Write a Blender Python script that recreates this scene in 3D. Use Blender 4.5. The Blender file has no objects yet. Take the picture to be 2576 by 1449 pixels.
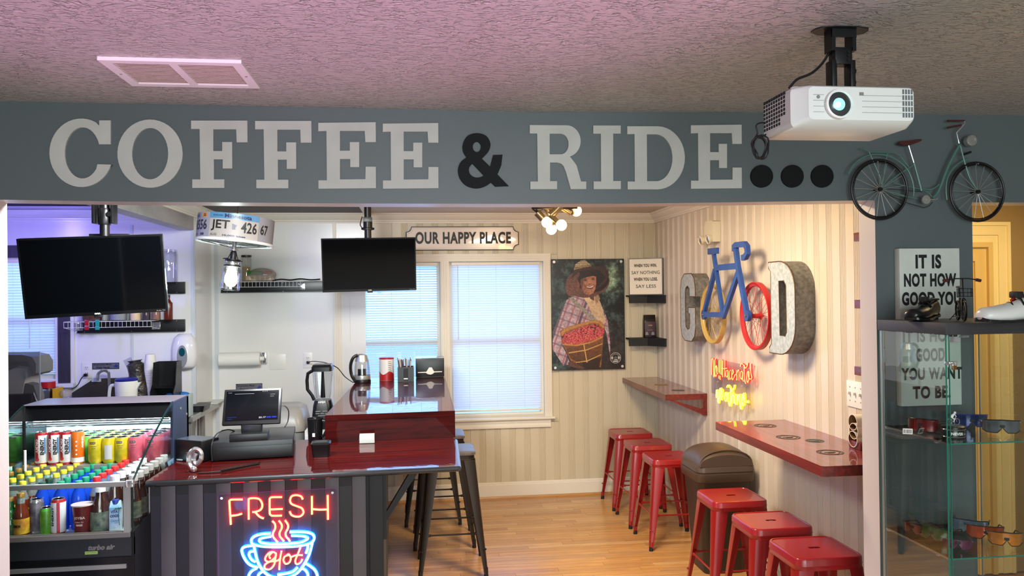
import bpy, bmesh, math, random
from mathutils import Vector, Matrix
from mathutils.geometry import tessellate_polygon
random.seed(7)
sc = bpy.context.scene
COL = sc.collection
PI = math.pi
# ---------------------------------------------------------------- camera
FPX = 2000.0; YAW = math.radians(7.07); PIT = math.radians(.42); ROLL = .012; EYE = 1.75
_F = Vector((math.sin(YAW)*math.cos(PIT), math.cos(YAW)*math.cos(PIT), math.sin(PIT)))
_R0 = Vector((math.cos(YAW), -math.sin(YAW), 0)); _U0 = _R0.cross(_F)
_R = _R0*math.cos(ROLL)-_U0*math.sin(ROLL); _U = _U0*math.cos(ROLL)+_R0*math.sin(ROLL)
cam = bpy.data.cameras.new('camera'); cam.sensor_width = 36; cam.lens = 36*FPX/2576
cam.clip_start = .05; cam.clip_end = 100
co = bpy.data.objects.new('camera', cam); COL.objects.link(co)
m = Matrix((( _R.x, _U.x, -_F.x, 0), (_R.y, _U.y, -_F.y, 0), (_R.z, _U.z, -_F.z, EYE), (0, 0, 0, 1)))
co.matrix_world = m; sc.camera = co
def ray(px, py):
    return _F + _R*((px-1288)/FPX) - _U*((py-724.5)/FPX)
def oY(px, py, Y):
    v = ray(px, py); t = Y/v.y; return Vector((v.x*t, Y, EYE+v.z*t))
def oX(px, py, X):
    v = ray(px, py); t = X/v.x; return Vector((X, v.y*t, EYE+v.z*t))
def oZ(px, py, Z):
    v = ray(px, py); t = (Z-EYE)/v.z; return Vector((v.x*t, v.y*t, Z))
# ---------------------------------------------------------------- view, world, big lights
sc.view_settings.view_transform = 'Standard'; sc.view_settings.look = 'None'
sc.view_settings.gamma = 1; sc.view_settings.use_curve_mapping = False
sc.view_settings.exposure = 0.24
try: sc.cycles.use_denoising = True
except Exception: pass
w = bpy.data.worlds.new('world'); sc.world = w; w.use_nodes = True
bg = w.node_tree.nodes['Background']; bg.inputs[0].default_value = (.50, .74, 1, 1); bg.inputs[1].default_value = 1.6
def area(name, loc, to, sx, sy, col, power, shape='RECTANGLE', spread=PI):
    l = bpy.data.lights.new(name, 'AREA'); l.shape = shape; l.size = sx; l.size_y = sy
    l.color = col; l.energy = power; l.spread = spread
    o = bpy.data.objects.new(name, l); COL.objects.link(o); o.location = loc
    o.rotation_euler = (Vector(to)-Vector(loc)).to_track_quat('-Z', 'Y').to_euler(); return o
def spot(name, loc, to, col, power, ang, blend=.3, rad=.05):
    l = bpy.data.lights.new(name, 'SPOT'); l.color = col; l.energy = power; l.spot_size = ang; l.spot_blend = blend
    l.shadow_soft_size = rad
    o = bpy.data.objects.new(name, l); COL.objects.link(o); o.location = loc
    o.rotation_euler = (Vector(to)-Vector(loc)).to_track_quat('-Z', 'Y').to_euler(); return o
# front room: cool daylight from the big window behind the camera and an added overhead fill light
area('front_window_light', (.4, -2.3, 1.6), (.6, 3, 1.7), 3.4, 1.6, (.87, .98, 1), 125)
area('front_fill_light', (1.6, .2, 2.36), (1.6, .2, 0), .5, .5, (.93, .97, 1), 22)
# pink coloured lamp on the floor of the front room, thrown up on the ceiling
spot('pink_lamp_light', (-.35, .15, .35), (-.38, .88, 2.44), (1, .42, .90), 260, math.radians(74), .45, .04)
spot('violet_lamp_light', (-1.0, 1.6, .3), (-1.5, 3.0, .6), (.35, .3, 1), 14, math.radians(70), .6, .05)
area('pink_floor_light', (-.9, 1.2, .2), (-1.45, 3.0, 1.2), .3, .3, (1, .35, .6), 1.3)
# daylight behind the blinds
area('sky_window_one', (-.16, 7.15, 1.6), (-.16, 5.5, 1.2), .9, 1.6, (.40, .62, 1), 20)
area('sky_window_two', (.70, 7.15, 1.5), (.70, 5.5, 1.1), .9, 1.6, (.40, .62, 1), 20)
area('sky_window_three', (-2.9, 6.7, 1.6), (-2.8, 5.5, 1.2), .9, 1.4, (.40, .62, 1), 28)
# kitchen: blue strip lamp, far left corner of the kitchen, and an added fill light that brightens the walls
area('blue_strip_light', (-2.93, 5.2, 2.2), (-2.2, 6.26, 1.9), .1, .6, (.28, .22, 1), 14)
area('kitchen_fill_light', (-.75, 3.5, 2.38), (-1.2, 4.9, 0), .6, .6, (.96, .99, 1), 80)
# warm fill added to boost the seating room; hallway lamp
area('seating_fill_light', (1.0, 4.1, 2.4), (1.1, 4.3, 0), .5, .5, (1, .80, .54), 54)
area('hall_lamp_light', (3.3, 3.6, 2.38), (3.3, 3.9, 0), .4, .4, (1, .76, .42), 15)
# ---------------------------------------------------------------- materials
def lin(c):
    c = c/255.0
    return c/12.92 if c <= .04045 else ((c+.055)/1.055)**2.4
def C(r, g, b): return (lin(r), lin(g), lin(b), 1)
def mat(name, col, rough=.5, metal=0, em=None, es=0, var=0, vs=8, bump=0, bs=60, stretch=(1, 1, 1), coat=0, alpha=1, trans=0, col2=None, spec=None, dist=.002):
    mt = bpy.data.materials.new(name); mt.use_nodes = True; nt = mt.node_tree; N = nt.nodes; L = nt.links
    p = N['Principled BSDF']
    p.inputs['Base Color'].default_value = C(*col); p.inputs['Roughness'].default_value = rough
    p.inputs['Metallic'].default_value = metal
    if coat: p.inputs['Coat Weight'].default_value = coat; p.inputs['Coat Roughness'].default_value = .04
    if spec is not None: p.inputs['Specular IOR Level'].default_value = spec
    if alpha < 1: p.inputs['Alpha'].default_value = alpha
    if trans: p.inputs['Transmission Weight'].default_value = trans
    if em: p.inputs['Emission Color'].default_value = C(*em); p.inputs['Emission Strength'].default_value = es
    if var or col2 or bump:
        tc = N.new('ShaderNodeTexCoord'); mp = N.new('ShaderNodeMapping'); L.new(tc.outputs['Object'], mp.inputs[0])
        mp.inputs['Scale'].default_value = stretch
    if var or col2:
        n = N.new('ShaderNodeTexNoise'); n.inputs['Scale'].default_value = vs; n.inputs['Detail'].default_value = 5
        L.new(mp.outputs[0], n.inputs['Vector'])
        r = N.new('ShaderNodeValToRGB'); L.new(n.outputs[0], r.inputs[0])
        a = C(*col); r.color_ramp.elements[0].position = .35; r.color_ramp.elements[1].position = .65
        if col2: r.color_ramp.elements[0].color = C(*col2); r.color_ramp.elements[1].color = a
        else:
            r.color_ramp.elements[0].color = tuple(x*(1-var) for x in a[:3])+(1,)
            r.color_ramp.elements[1].color = tuple(min(1, x*(1+var)) for x in a[:3])+(1,)
        L.new(r.outputs[0], p.inputs['Base Color'])
    if bump:
        n2 = N.new('ShaderNodeTexNoise'); n2.inputs['Scale'].default_value = bs; n2.inputs['Detail'].default_value = 4
        L.new(mp.outputs[0], n2.inputs['Vector'])
        b = N.new('ShaderNodeBump'); b.inputs['Strength'].default_value = bump; b.inputs['Distance'].default_value = dist
        L.new(n2.outputs[0], b.inputs['Height']); L.new(b.outputs[0], p.inputs['Normal'])
    return mt
def glassy(name, tint=(253, 255, 254), refl=.0, opac=0.0, rough=.01, body=(255, 255, 255), fk=.4):
    """thin clear sheet: straight-through light plus a Fresnel mirror"""
    mt = bpy.data.materials.new(name); mt.use_nodes = True; nt = mt.node_tree; N = nt.nodes; L = nt.links
    N.clear(); out = N.new('ShaderNodeOutputMaterial'); tr = N.new('ShaderNodeBsdfTransparent'); gl = N.new('ShaderNodeBsdfGlossy')
    tr.inputs[0].default_value = C(*tint); gl.inputs['Roughness'].default_value = rough
    lw = N.new('ShaderNodeFresnel'); lw.inputs[0].default_value = 1.45
    mx = N.new('ShaderNodeMixShader')
    ad = N.new('ShaderNodeMath'); ad.operation = 'MULTIPLY_ADD'; L.new(lw.outputs[0], ad.inputs[0]); ad.inputs[1].default_value = fk; ad.inputs[2].default_value = refl
    ad.use_clamp = True
    L.new(ad.outputs[0], mx.inputs[0]); L.new(tr.outputs[0], mx.inputs[1]); L.new(gl.outputs[0], mx.inputs[2])
    last = mx
    if opac:
        df = N.new('ShaderNodeBsdfDiffuse'); df.inputs[0].default_value = C(*body); m2 = N.new('ShaderNodeMixShader'); m2.inputs[0].default_value = opac
        L.new(mx.outputs[0], m2.inputs[1]); L.new(df.outputs[0], m2.inputs[2]); last = m2
    L.new(last.outputs[0], out.inputs[0]); return mt
def emis(name, col, s):
    mt = bpy.data.materials.new(name); mt.use_nodes = True; nt = mt.node_tree; nt.nodes.clear()
    o = nt.nodes.new('ShaderNodeOutputMaterial'); e = nt.nodes.new('ShaderNodeEmission'); e.inputs[0].default_value = C(*col); e.inputs[1].default_value = s
    nt.links.new(e.outputs[0], o.inputs[0]); return mt
M = {}
M['grey_wall'] = mat('grey wall paint', (88, 97, 99), .42, bump=.15, bs=180, dist=.001)
M['white_paint'] = mat('jamb white paint', (205, 196, 196), .38, bump=.2, bs=140, dist=.001)
M['trim_white'] = mat('trim white paint', (226, 219, 203), .35)
M['bead'] = mat('beadboard paint', (203, 192, 166), .33)
M['bead_r'] = mat('beadboard paint right', (208, 196, 180), .30, bump=.12, bs=35, dist=.002)
M['panel_white'] = mat('washable white panel', (226, 227, 225), .22)
M['panel_strip'] = mat('panel joint strip', (205, 212, 220), .3)
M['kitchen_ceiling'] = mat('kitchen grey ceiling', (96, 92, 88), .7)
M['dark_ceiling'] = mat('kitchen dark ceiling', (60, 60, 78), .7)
M['beam'] = mat('beam marbled grey', (150, 146, 142), .4, var=.25, vs=6, stretch=(1, .4, 1))
M['white'] = mat('white plastic', (225, 225, 222), .3)
M['white_matt'] = mat('white matt', (222, 221, 216), .7)
M['black'] = mat('black plastic', (18, 18, 20), .32)
M['black_matt'] = mat('black matt', (16, 17, 19), .6)
M['black_metal'] = mat('black powder metal', (20, 20, 22), .4, metal=.3)
M['screen'] = mat('television glass', (3, 4, 6), .07, spec=.2)
M['steel'] = mat('brushed steel', (176, 176, 172), .3, metal=.65, bump=.05, bs=200, stretch=(1, 1, 20))
M['steel_dark'] = mat('dull steel', (140, 138, 132), .38, metal=.6)
M['chrome'] = mat('chrome', (225, 225, 228), .12, metal=.85)
M['grey_plastic'] = mat('grey plastic', (120, 122, 124), .45)
M['letter'] = mat('painted letter board', (188, 188, 182), .5, var=.06, vs=7)
M['letter_black'] = mat('black painted board', (8, 11, 13), .6, spec=.2)
M['ink'] = mat('black ink', (14, 15, 18), .5)
M['ink_grey'] = mat('soft grey ink', (38, 40, 44), .5)
M['glass'] = glassy('clear glass')
M['glass_green'] = mat('green glass edge', (40, 120, 100), .15, alpha=.85)
M['glass_win'] = glassy('window glass', (220, 235, 250), .04)
M['glass_jar'] = glassy('jar glass', (245, 248, 248), .10)
M['acrylic'] = glassy('acrylic sheet', (230, 230, 236), .0, opac=.06, body=(190, 180, 200), fk=.04)
M['red_paint'] = mat('red powder paint', (146, 24, 26), .32, coat=.3)
M['rubber'] = mat('black rubber', (20, 18, 18), .7)
M['bronze'] = mat('dark bronze metal', (52, 44, 38), .42, metal=.6)
M['seat_wood'] = mat('grey wood seat', (110, 104, 104), .35, col2=(72, 66, 66), vs=6, stretch=(1, 12, 1))
M['brown_plastic'] = mat('brown plastic', (76, 60, 48), .42)
M['brown_plastic2'] = mat('dark brown plastic', (54, 45, 39), .5)
M['cable'] = mat('black cable', (14, 14, 15), .5)
M['teal'] = mat('teal enamel', (76, 116, 104), .35)
M['tyre'] = mat('black tyre', (12, 12, 13), .45)
M['leather'] = mat('dark red leather', (70, 30, 30), .4)
M['galv'] = mat('galvanised sheet', (190, 196, 194), .45, metal=.25, col2=(156, 164, 164), vs=45)
M['galv_side'] = mat('galvanised side', (136, 134, 128), .5, metal=.3, col2=(104, 102, 98), vs=45)
M['rust'] = mat('rusty rim', (92, 70, 52), .6, metal=.3)
M['blue_paint'] = mat('blue painted board', (36, 72, 140), .4, var=.12, vs=12)
M['red_rim'] = mat('red painted rim', (176, 32, 36), .35)
M['gold_rim'] = mat('yellow painted rim', (190, 158, 84), .4)
M['dark_blue'] = mat('navy plastic', (24, 34, 130), .3)
M['paper'] = mat('paper', (232, 230, 224), .8)
M['tan'] = mat('warm yellow paint', (214, 176, 100), .45)
M['hall_wall'] = mat('hall brown wall', (150, 120, 70), .6)
M['hall_trim'] = mat('hall cream trim', (236, 208, 140), .4)
def wood_stain(name, a, b, rough, coat, sc_=(1, 14, 14), bscale=3.0, spec=.5):
    mt = bpy.data.materials.new(name); mt.use_nodes = True; nt = mt.node_tree; N = nt.nodes; L = nt.links; p = N['Principled BSDF']
    tc = N.new('ShaderNodeTexCoord'); mp = N.new('ShaderNodeMapping'); mp.inputs['Scale'].default_value = sc_; L.new(tc.outputs['Object'], mp.inputs[0])
    n = N.new('ShaderNodeTexNoise'); n.inputs['Scale'].default_value = bscale; n.inputs['Detail'].default_value = 8; n.inputs['Distortion'].default_value = .6; L.new(mp.outputs[0], n.inputs[0])
    r = N.new('ShaderNodeValToRGB'); L.new(n.outputs[0], r.inputs[0]); r.color_ramp.elements[0].position = .3; r.color_ramp.elements[1].position = .7
    r.color_ramp.elements[0].color = C(*a); r.color_ramp.elements[1].color = C(*b); L.new(r.outputs[0], p.inputs['Base Color'])
    p.inputs['Roughness'].default_value = rough; p.inputs['Coat Weight'].default_value = coat; p.inputs['Coat Roughness'].default_value = .03; p.inputs['Specular IOR Level'].default_value = spec
    n2 = N.new('ShaderNodeTexNoise'); n2.inputs['Scale'].default_value = 14; L.new(tc.outputs['Object'], n2.inputs[0])
    bp = N.new('ShaderNodeBump'); bp.inputs['Strength'].default_value = .12; bp.inputs['Distance'].default_value = .002; L.new(n2.outputs[0], bp.inputs['Height']); L.new(bp.outputs[0], p.inputs['Coat Normal'])
    return mt
M['counter'] = wood_stain('dark red stained wood', (36, 4, 5), (84, 14, 11), .5, .7, spec=.02)
M['counter_side'] = wood_stain('dark red stained side', (34, 4, 5), (70, 12, 10), .5, .12, spec=.05)
M['shelf_wood'] = wood_stain('red stained shelf', (84, 24, 24), (134, 42, 38), .35, .8, (14, 1, 14))
M['shelf_side'] = wood_stain('red stained edge', (78, 22, 18), (128, 36, 28), .35, .4, (14, 1, 14))
M['counter_edge'] = mat('black lacquered edge', (22, 26, 30), .25, coat=.5)
def floor_mat(k):
    a = [(214, 160, 96), (206, 150, 86), (222, 172, 110), (196, 138, 78), (216, 158, 90), (202, 150, 96)][k]
    b = tuple(int(x*.84) for x in a)
    return wood_stain('oak plank', b, a, .32, .25, (2.2, 26, 1), 2.0)
OAK = [floor_mat(k) for k in range(6)]
def ceil_mat():
    mt = bpy.data.materials.new('textured plaster ceiling'); mt.use_nodes = True; nt = mt.node_tree; N = nt.nodes; L = nt.links; p = N['Principled BSDF']
    p.inputs['Base Color'].default_value = C(172, 168, 162); p.inputs['Roughness'].default_value = .42
    tc = N.new('ShaderNodeTexCoord')
    acc = None
    for rot, sc_, sx in ((.5, 38, 2.4), (-.7, 44, 2.8), (1.6, 34, 2.2)):
        mp = N.new('ShaderNodeMapping'); mp.inputs['Rotation'].default_value = (0, 0, rot); mp.inputs['Scale'].default_value = (1, sx, 1)
        d = N.new('ShaderNodeTexNoise'); d.inputs['Scale'].default_value = 5; L.new(tc.outputs['Object'], d.inputs[0])
        mx = N.new('ShaderNodeMixRGB'); mx.inputs[0].default_value = .10; L.new(tc.outputs['Object'], mx.inputs[1]); L.new(d.outputs['Color'], mx.inputs[2]); L.new(mx.outputs[0], mp.inputs[0])
        n = N.new('ShaderNodeTexNoise'); n.inputs['Scale'].default_value = sc_; n.inputs['Detail'].default_value = 2; L.new(mp.outputs[0], n.inputs[0])
        r = N.new('ShaderNodeMapRange'); r.inputs[1].default_value = .57; r.inputs[2].default_value = .70; L.new(n.outputs[0], r.inputs[0])
        if acc is None: acc = r.outputs[0]
        else: q = N.new('ShaderNodeMath'); q.operation = 'MAXIMUM'; L.new(acc, q.inputs[0]); L.new(r.outputs[0], q.inputs[1]); acc = q.outputs[0]
    b = N.new('ShaderNodeBump'); b.invert = True; b.inputs['Strength'].default_value = .9; b.inputs['Distance'].default_value = .008
    L.new(acc, b.inputs['Height']); L.new(b.outputs[0], p.inputs['Normal']); return mt
M['ceiling'] = ceil_mat()
def slat_mat():
    mt = bpy.data.materials.new('blind slat vinyl'); mt.use_nodes = True; nt = mt.node_tree; N = nt.nodes; L = nt.links; N.clear()
    o = N.new('ShaderNodeOutputMaterial'); d = N.new('ShaderNodeBsdfDiffuse'); t = N.new('ShaderNodeBsdfTranslucent'); x = N.new('ShaderNodeMixShader')
    d.inputs[0].default_value = C(232, 226, 214); t.inputs[0].default_value = C(215, 225, 240); x.inputs[0].default_value = .38
    L.new(d.outputs[0], x.inputs[1]); L.new(t.outputs[0], x.inputs[2]); L.new(x.outputs[0], o.inputs[0]); return mt
M['slat'] = slat_mat()
# ---------------------------------------------------------------- geometry helpers
class G:
    def __init__(s): s.v = []; s.f = []; s.m = []
    def add(s, vs, fs, m=0, X=None):
        o = len(s.v); s.v += [tuple(X @ Vector(q)) if X else tuple(q) for q in vs]
        s.f += [tuple(i+o for i in f) for f in fs]; s.m += [m]*len(fs); return s
    def box(s, x0, x1, y0, y1, z0, z1, m=0, bev=0, X=None):
        if not bev:
            vs = [(x, y, z) for z in (z0, z1) for y in (y0, y1) for x in (x0, x1)]
            return s.add(vs, [(0, 2, 3, 1), (4, 5, 7, 6), (0, 1, 5, 4), (2, 6, 7, 3), (0, 4, 6, 2), (1, 3, 7, 5)], m, X)
        b = bmesh.new(); bmesh.ops.create_cube(b, size=1)
        bmesh.ops.scale(b, vec=(x1-x0, y1-y0, z1-z0), verts=b.verts); bmesh.ops.translate(b, vec=((x0+x1)/2, (y0+y1)/2, (z0+z1)/2), verts=b.verts)
        bmesh.ops.bevel(b, geom=b.edges[:], offset=bev, segments=2, affect='EDGES', profile=.6)
        s.frombm(b, m, X); return s
    def frombm(s, b, m=0, X=None):
        b.verts.index_update(); s.add([v.co[:] for v in b.verts], [[v.index for v in f.verts] for f in b.faces], m, X); b.free()
    def hexa(s, p, m=0):  # p: 8 points, bottom 4 ccw then top 4
        return s.add(p, [(3, 2, 1, 0), (4, 5, 6, 7), (0, 1, 5, 4), (1, 2, 6, 5), (2, 3, 7, 6), (3, 0, 4, 7)], m)
    def prism(s, pts, d0, d1, m=0, holes=(), ms=None, fn=None, X=None):
        """outline pts (a,b) with holes, swept from d0 to d1; fn maps (a,b,d) to xyz (default x=a,z=b,y=d)"""
        fn = fn or (lambda a, b, d: (a, d, b)); ms = m if ms is None else ms
        loops = [list(pts)]+[list(h) for h in holes]; flat = [q for l in loops for q in l]
        tri = tessellate_polygon([[Vector((q[0], q[1], 0)) for q in l] for l in loops]); n = len(flat)
        vs = [fn(a, b, d0) for a, b in flat]+[fn(a, b, d1) for a, b in flat]
        s.add(vs, [tuple(t) for t in tri]+[tuple(i+n for i in reversed(t)) for t in tri], m, X)
        o = 0; fs = []
        for l in loops:
            k = len(l); fs += [(o+i, o+(i+1) % k, n+o+(i+1) % k, n+o+i) for i in range(k)]; o += k
        s.add(vs, fs, ms, X); return s
    def lathe(s, prof, c=(0, 0, 0), n=20, m=0, X=None, mm=None, sx=1, sy=1):
        vs = []; fs = []; ms = []
        for r, z in prof:
            for i in range(n):
                a = 2*PI*i/n; vs.append((c[0]+r*math.cos(a)*sx, c[1]+r*math.sin(a)*sy, c[2]+z))
        o = len(s.v); s.v += [tuple(X @ Vector(q)) if X else q for q in vs]
        for k in range(len(prof)-1):
            if prof[k] == prof[k+1]: continue
            for i in range(n):
                j = (i+1) % n; s.f.append((o+k*n+i, o+k*n+j, o+(k+1)*n+j, o+(k+1)*n+i)); s.m.append(mm[k] if mm else m)
        for k, rev in ((0, True), (len(prof)-1, False)):
            if prof[k][0] > 1e-5:
                q = [o+k*n+i for i in range(n)]; s.f.append(tuple(reversed(q) if rev else q)); s.m.append((mm[min(k, len(mm)-1)] if mm else m))
        return s
    def cyl(s, p0, p1, r0, r1=None, n=12, m=0):
        r1 = r0 if r1 is None else r1; p0 = Vector(p0); p1 = Vector(p1); q = (p1-p0).to_track_quat('Z', 'X').to_matrix().to_4x4()
        return s.lathe([(r0, 0), (r1, (p1-p0).length)], n=n, m=m, X=Matrix.Translation(p0) @ q)
    def tube(s, pts, r, n=8, m=0, closed=False, flat=None):
        P = [Vector(p) for p in pts]; k = len(P); R = r if isinstance(r, (list, tuple)) else [r]*k
        up = None; rings = []
        for i in range(k):
            a = P[(i-1) % k] if (closed or i > 0) else P[i]; b = P[(i+1) % k] if (closed or i < k-1) else P[i]
            t = (b-a).normalized() if (b-a).length > 1e-9 else Vector((0, 0, 1))
            if up is None: up = Vector((0, 0, 1)) if abs(t.z) < .9 else Vector((1, 0, 0))
            sd = t.cross(up)
            if sd.length < 1e-6: sd = t.orthogonal()
            sd.normalize(); up = sd.cross(t).normalized()
            rings.append([P[i]+(sd*math.cos(2*PI*j/n)+up*math.sin(2*PI*j/n))*R[i] for j in range(n)])
        vs = [q for rg in rings for q in rg]; fs = []
        for i in range(k if closed else k-1):
            i2 = (i+1) % k
            for j in range(n): fs.append((i*n+j, i*n+(j+1) % n, i2*n+(j+1) % n, i2*n+j))
        if not closed: fs += [tuple(reversed(range(n))), tuple((k-1)*n+j for j in range(n))]
        return s.add(vs, fs, m)
    def ball(s, c, r, n=14, m=0, sx=1, sy=1, sz=1):
        k = max(6, n//2); pr = [(max(r*math.sin(PI*i/k), 1e-6), -r*sz*math.cos(PI*i/k)) for i in range(k+1)]
        return s.lathe(pr, c, n, m, sx=sx, sy=sy)
    def grid(s, fn, nu, nv, m=0, cu=False):
        vs = [fn(u/nu, v/nv) for v in range(nv+1) for u in range(nu+1)]
        return s.add(vs, [(v*(nu+1)+u, v*(nu+1)+u+1, (v+1)*(nu+1)+u+1, (v+1)*(nu+1)+u) for v in range(nv) for u in range(nu)], m)
    def ob(s, name, mats, parent=None, label=None, cat=None, group=None, kind=None, loc=None, rz=None, smooth=35, rot=None):
        me = bpy.data.meshes.new(name); me.from_pydata(s.v, [], s.f); me.update()
        if not isinstance(mats, (list, tuple)): mats = [mats]
        for q in mats: me.materials.append(M[q] if isinstance(q, str) else q)
        if len(mats) > 1: me.polygons.foreach_set('material_index', s.m)
        bb = bmesh.new(); bb.from_mesh(me); bmesh.ops.recalc_face_normals(bb, faces=bb.faces); bb.to_mesh(me); bb.free()
        if smooth:
            me.polygons.foreach_set('use_smooth', [True]*len(me.polygons)); me.set_sharp_from_angle(angle=math.radians(smooth))
        o = bpy.data.objects.new(name, me); COL.objects.link(o); o.parent = parent
        if parent: CH.setdefault(parent.name, []).append(o)
        if loc is not None: o.location = loc
        if rz is not None: o.rotation_euler = (0, 0, rz)
        if rot is not None: o.rotation_euler = rot
        tag(o, label, cat, group, kind); return o
def tag(o, label=None, cat=None, group=None, kind=None):
    if label: o['label'] = label
    if cat: o['category'] = cat
    if group: o['group'] = group
    if kind: o['kind'] = kind
def T(name, label, cat, loc=(0, 0, 0), rz=0, group=None, rot=None):
    o = bpy.data.objects.new(name, None); COL.objects.link(o); o.location = loc; o.rotation_euler = rot or (0, 0, rz)
    o.empty_display_size = .05; tag(o, label, cat, group); return o
CH = {}
def kids(o): return CH.get(o.name, [])
def dup(root, label=None, loc=None, rz=None, group=None, parent=None, rot=None):
    """a copy of a thing with copies of its parts and sub-parts (mesh data shared)"""
    r = root.copy(); COL.objects.link(r)
    if parent: r.parent = parent; CH.setdefault(parent.name, []).append(r)
    if loc is not None: r.location = loc
    if rz is not None: r.rotation_euler = (0, 0, rz)
    if rot is not None: r.rotation_euler = rot
    if label: r['label'] = label
    if group: r['group'] = group
    for c in list(kids(root)): dup(c, parent=r)
    return r
ROT_R = -PI/2     # things hung on the right-hand wall: local x runs towards the camera, local -y into the room
def text_mesh(s, bold=0.0, res=2, shear=0, sp=1.0):
    cu = bpy.data.curves.new('t', 'FONT'); cu.body = s; cu.size = 1; cu.offset = bold; cu.resolution_u = res; cu.shear = shear; cu.space_character = sp; cu.fill_mode = 'FRONT'
    o = bpy.data.objects.new('t', cu); COL.objects.link(o); bpy.context.view_layer.update()
    me = bpy.data.meshes.new_from_object(o); bpy.data.objects.remove(o); bpy.data.curves.remove(cu)
    vs = [v.co.copy() for v in me.vertices]; fs = [tuple(p.vertices) for p in me.polygons]; bpy.data.meshes.remove(me); return vs, fs
def text(s, x0, x1, z0, z1, fn=None, mt='ink', parent=None, name='lettering', bold=.0, res=2, shear=0, y=0, sp=1.0, gg=None, m=0):
    """flat print: the string fitted into the box x0..x1, z0..z1 of the local wall frame (y = distance), or mapped by fn(x,z)"""
    vs, fs = text_mesh(s, bold, res, shear, sp)
    if not vs: return None
    ax = min(v.x for v in vs); bx = max(v.x for v in vs); az = min(v.y for v in vs); bz = max(v.y for v in vs)
    fn = fn or (lambda a, b: (a, y, b))
    P = [fn(x0+(v.x-ax)/(bx-ax)*(x1-x0), z0+(v.y-az)/(bz-az)*(z1-z0)) for v in vs]
    g = gg or G(); g.add(P, fs, m)
    return g if gg else g.ob(name, mt, parent, smooth=0)
def rrect(x0, x1, z0, z1, r, n=4):
    o = []
    for cx, cz, a in ((x1-r, z1-r, 0), (x0+r, z1-r, 90), (x0+r, z0+r, 180), (x1-r, z0+r, 270)):
        for i in range(n+1):
            t = math.radians(a+90*i/n); o.append((cx+r*math.cos(t), cz+r*math.sin(t)))
    return o
def arc(cx, cy, rx, ry, a0, a1, n=16):
    return [(cx+rx*math.cos(math.radians(a0+(a1-a0)*i/n)), cy+ry*math.sin(math.radians(a0+(a1-a0)*i/n))) for i in range(n+1)]
def spline(P, n=5, closed=False):
    P = [Vector(p) for p in P]; k = len(P); out = []
    for i in range(k if closed else k-1):
        g = lambda j: P[j % k] if closed else P[max(0, min(k-1, j))]
        a, b, c, d = g(i-1), g(i), g(i+1), g(i+2)
        for j in range(n):
            t = j/n; out.append(.5*((2*b)+(c-a)*t+(2*a-5*b+4*c-d)*t*t+(3*b-a-3*c+d)*t**3))
    if not closed: out.append(P[-1])
    return out
# ================================================================ THE SETTING
def struct(name, g, mats, parent=None, smooth=0, **k):
    return g.ob(name, mats, parent, kind=None if parent else 'structure', smooth=smooth, **k)
D = 2.95; DB = 3.065; YB = 6.79; XR = 2.12; YK = 6.26; XK = -1.645; CZ = 2.44
XH = 4.6
# floor: slab, oak planks in the seating room
fl = struct('floor', G().box(-3.6, XH, -2.6, 6.9, -.10, -.0125), OAK[3])
struct('front_flooring', G().box(-3.5, XH, -2.5, 3.06, -.012, 0), mat('front room floor', (178, 164, 150), .4), fl)
print('planks')
struct('kitchen_flooring', G().box(-3.4, -.55, 3.065, YB, -.012, 0), M['grey_plastic'], fl)
lens = [.45, .62, .8, 1.0, 1.25]; plank_me = {}
row = 0; y = 3.065; npl = 0
while y < YB-.01:
    y2 = min(y+.0572, YB); x = -.55-random.random()*.6
    while x < XR:
        L_ = random.choice(lens); x0 = max(x, -.55); x1 = min(x+L_, XR); x += L_
        if x1-x0 < .03: continue
        g = G(); a = .0009
        g.hexa([(x0, y, -.012), (x1, y, -.012), (x1, y2, -.012), (x0, y2, -.012), (x0+a, y+a, 0), (x1-a, y+a, 0), (x1-a, y2-a, 0), (x0+a, y2-a, 0)])
        c = Vector(((x0+x1)/2, (y+y2)/2, 0)); g.v = [tuple(Vector(q)-c) for q in g.v]
        g.ob('plank', OAK[random.randrange(6)], fl, loc=c, smooth=0); npl += 1
    y = y2
# ceilings
g = G(); xs = [-3.5, -1.4, -.25, .45, 1.2, 2.0, 3.0, XH]; zs = [2.44, 2.440, 2.437, 2.431, 2.444, 2.447, 2.455, 2.46]
ys = [-2.5, 1.2, D+.02]
vs = [(x, yy, z if yy > 2 else 2.44) for yy in ys for x, z in zip(xs, zs)]
k = len(xs); g.add(vs, [(j*k+i, j*k+i+1, (j+1)*k+i+1, (j+1)*k+i) for j in range(2) for i in range(k-1)])
g.box(-3.6, XH, -2.6, D+.05, 2.47, 2.56)
struct('ceiling', g, M['ceiling'])
g = G(); g.box(-.36, XR+.02, DB-.02, YB+.02, CZ, CZ+.08); struct('ceiling', g, mat('seating ceiling plaster', (206, 196, 180), .7, bump=.8, bs=70, dist=.004))
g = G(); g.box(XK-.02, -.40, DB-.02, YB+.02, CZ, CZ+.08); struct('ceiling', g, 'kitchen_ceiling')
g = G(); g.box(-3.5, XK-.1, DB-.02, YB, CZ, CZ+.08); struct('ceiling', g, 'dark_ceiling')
g = G(); g.box(XR+.1, XH, DB-.02, 4.55, CZ, CZ+.08); struct('ceiling', g, 'white_matt')
struct('trim_1', G().box(-.40, -.345, DB, YB, CZ-.022, CZ+.03, bev=.004), 'trim_white')
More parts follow.
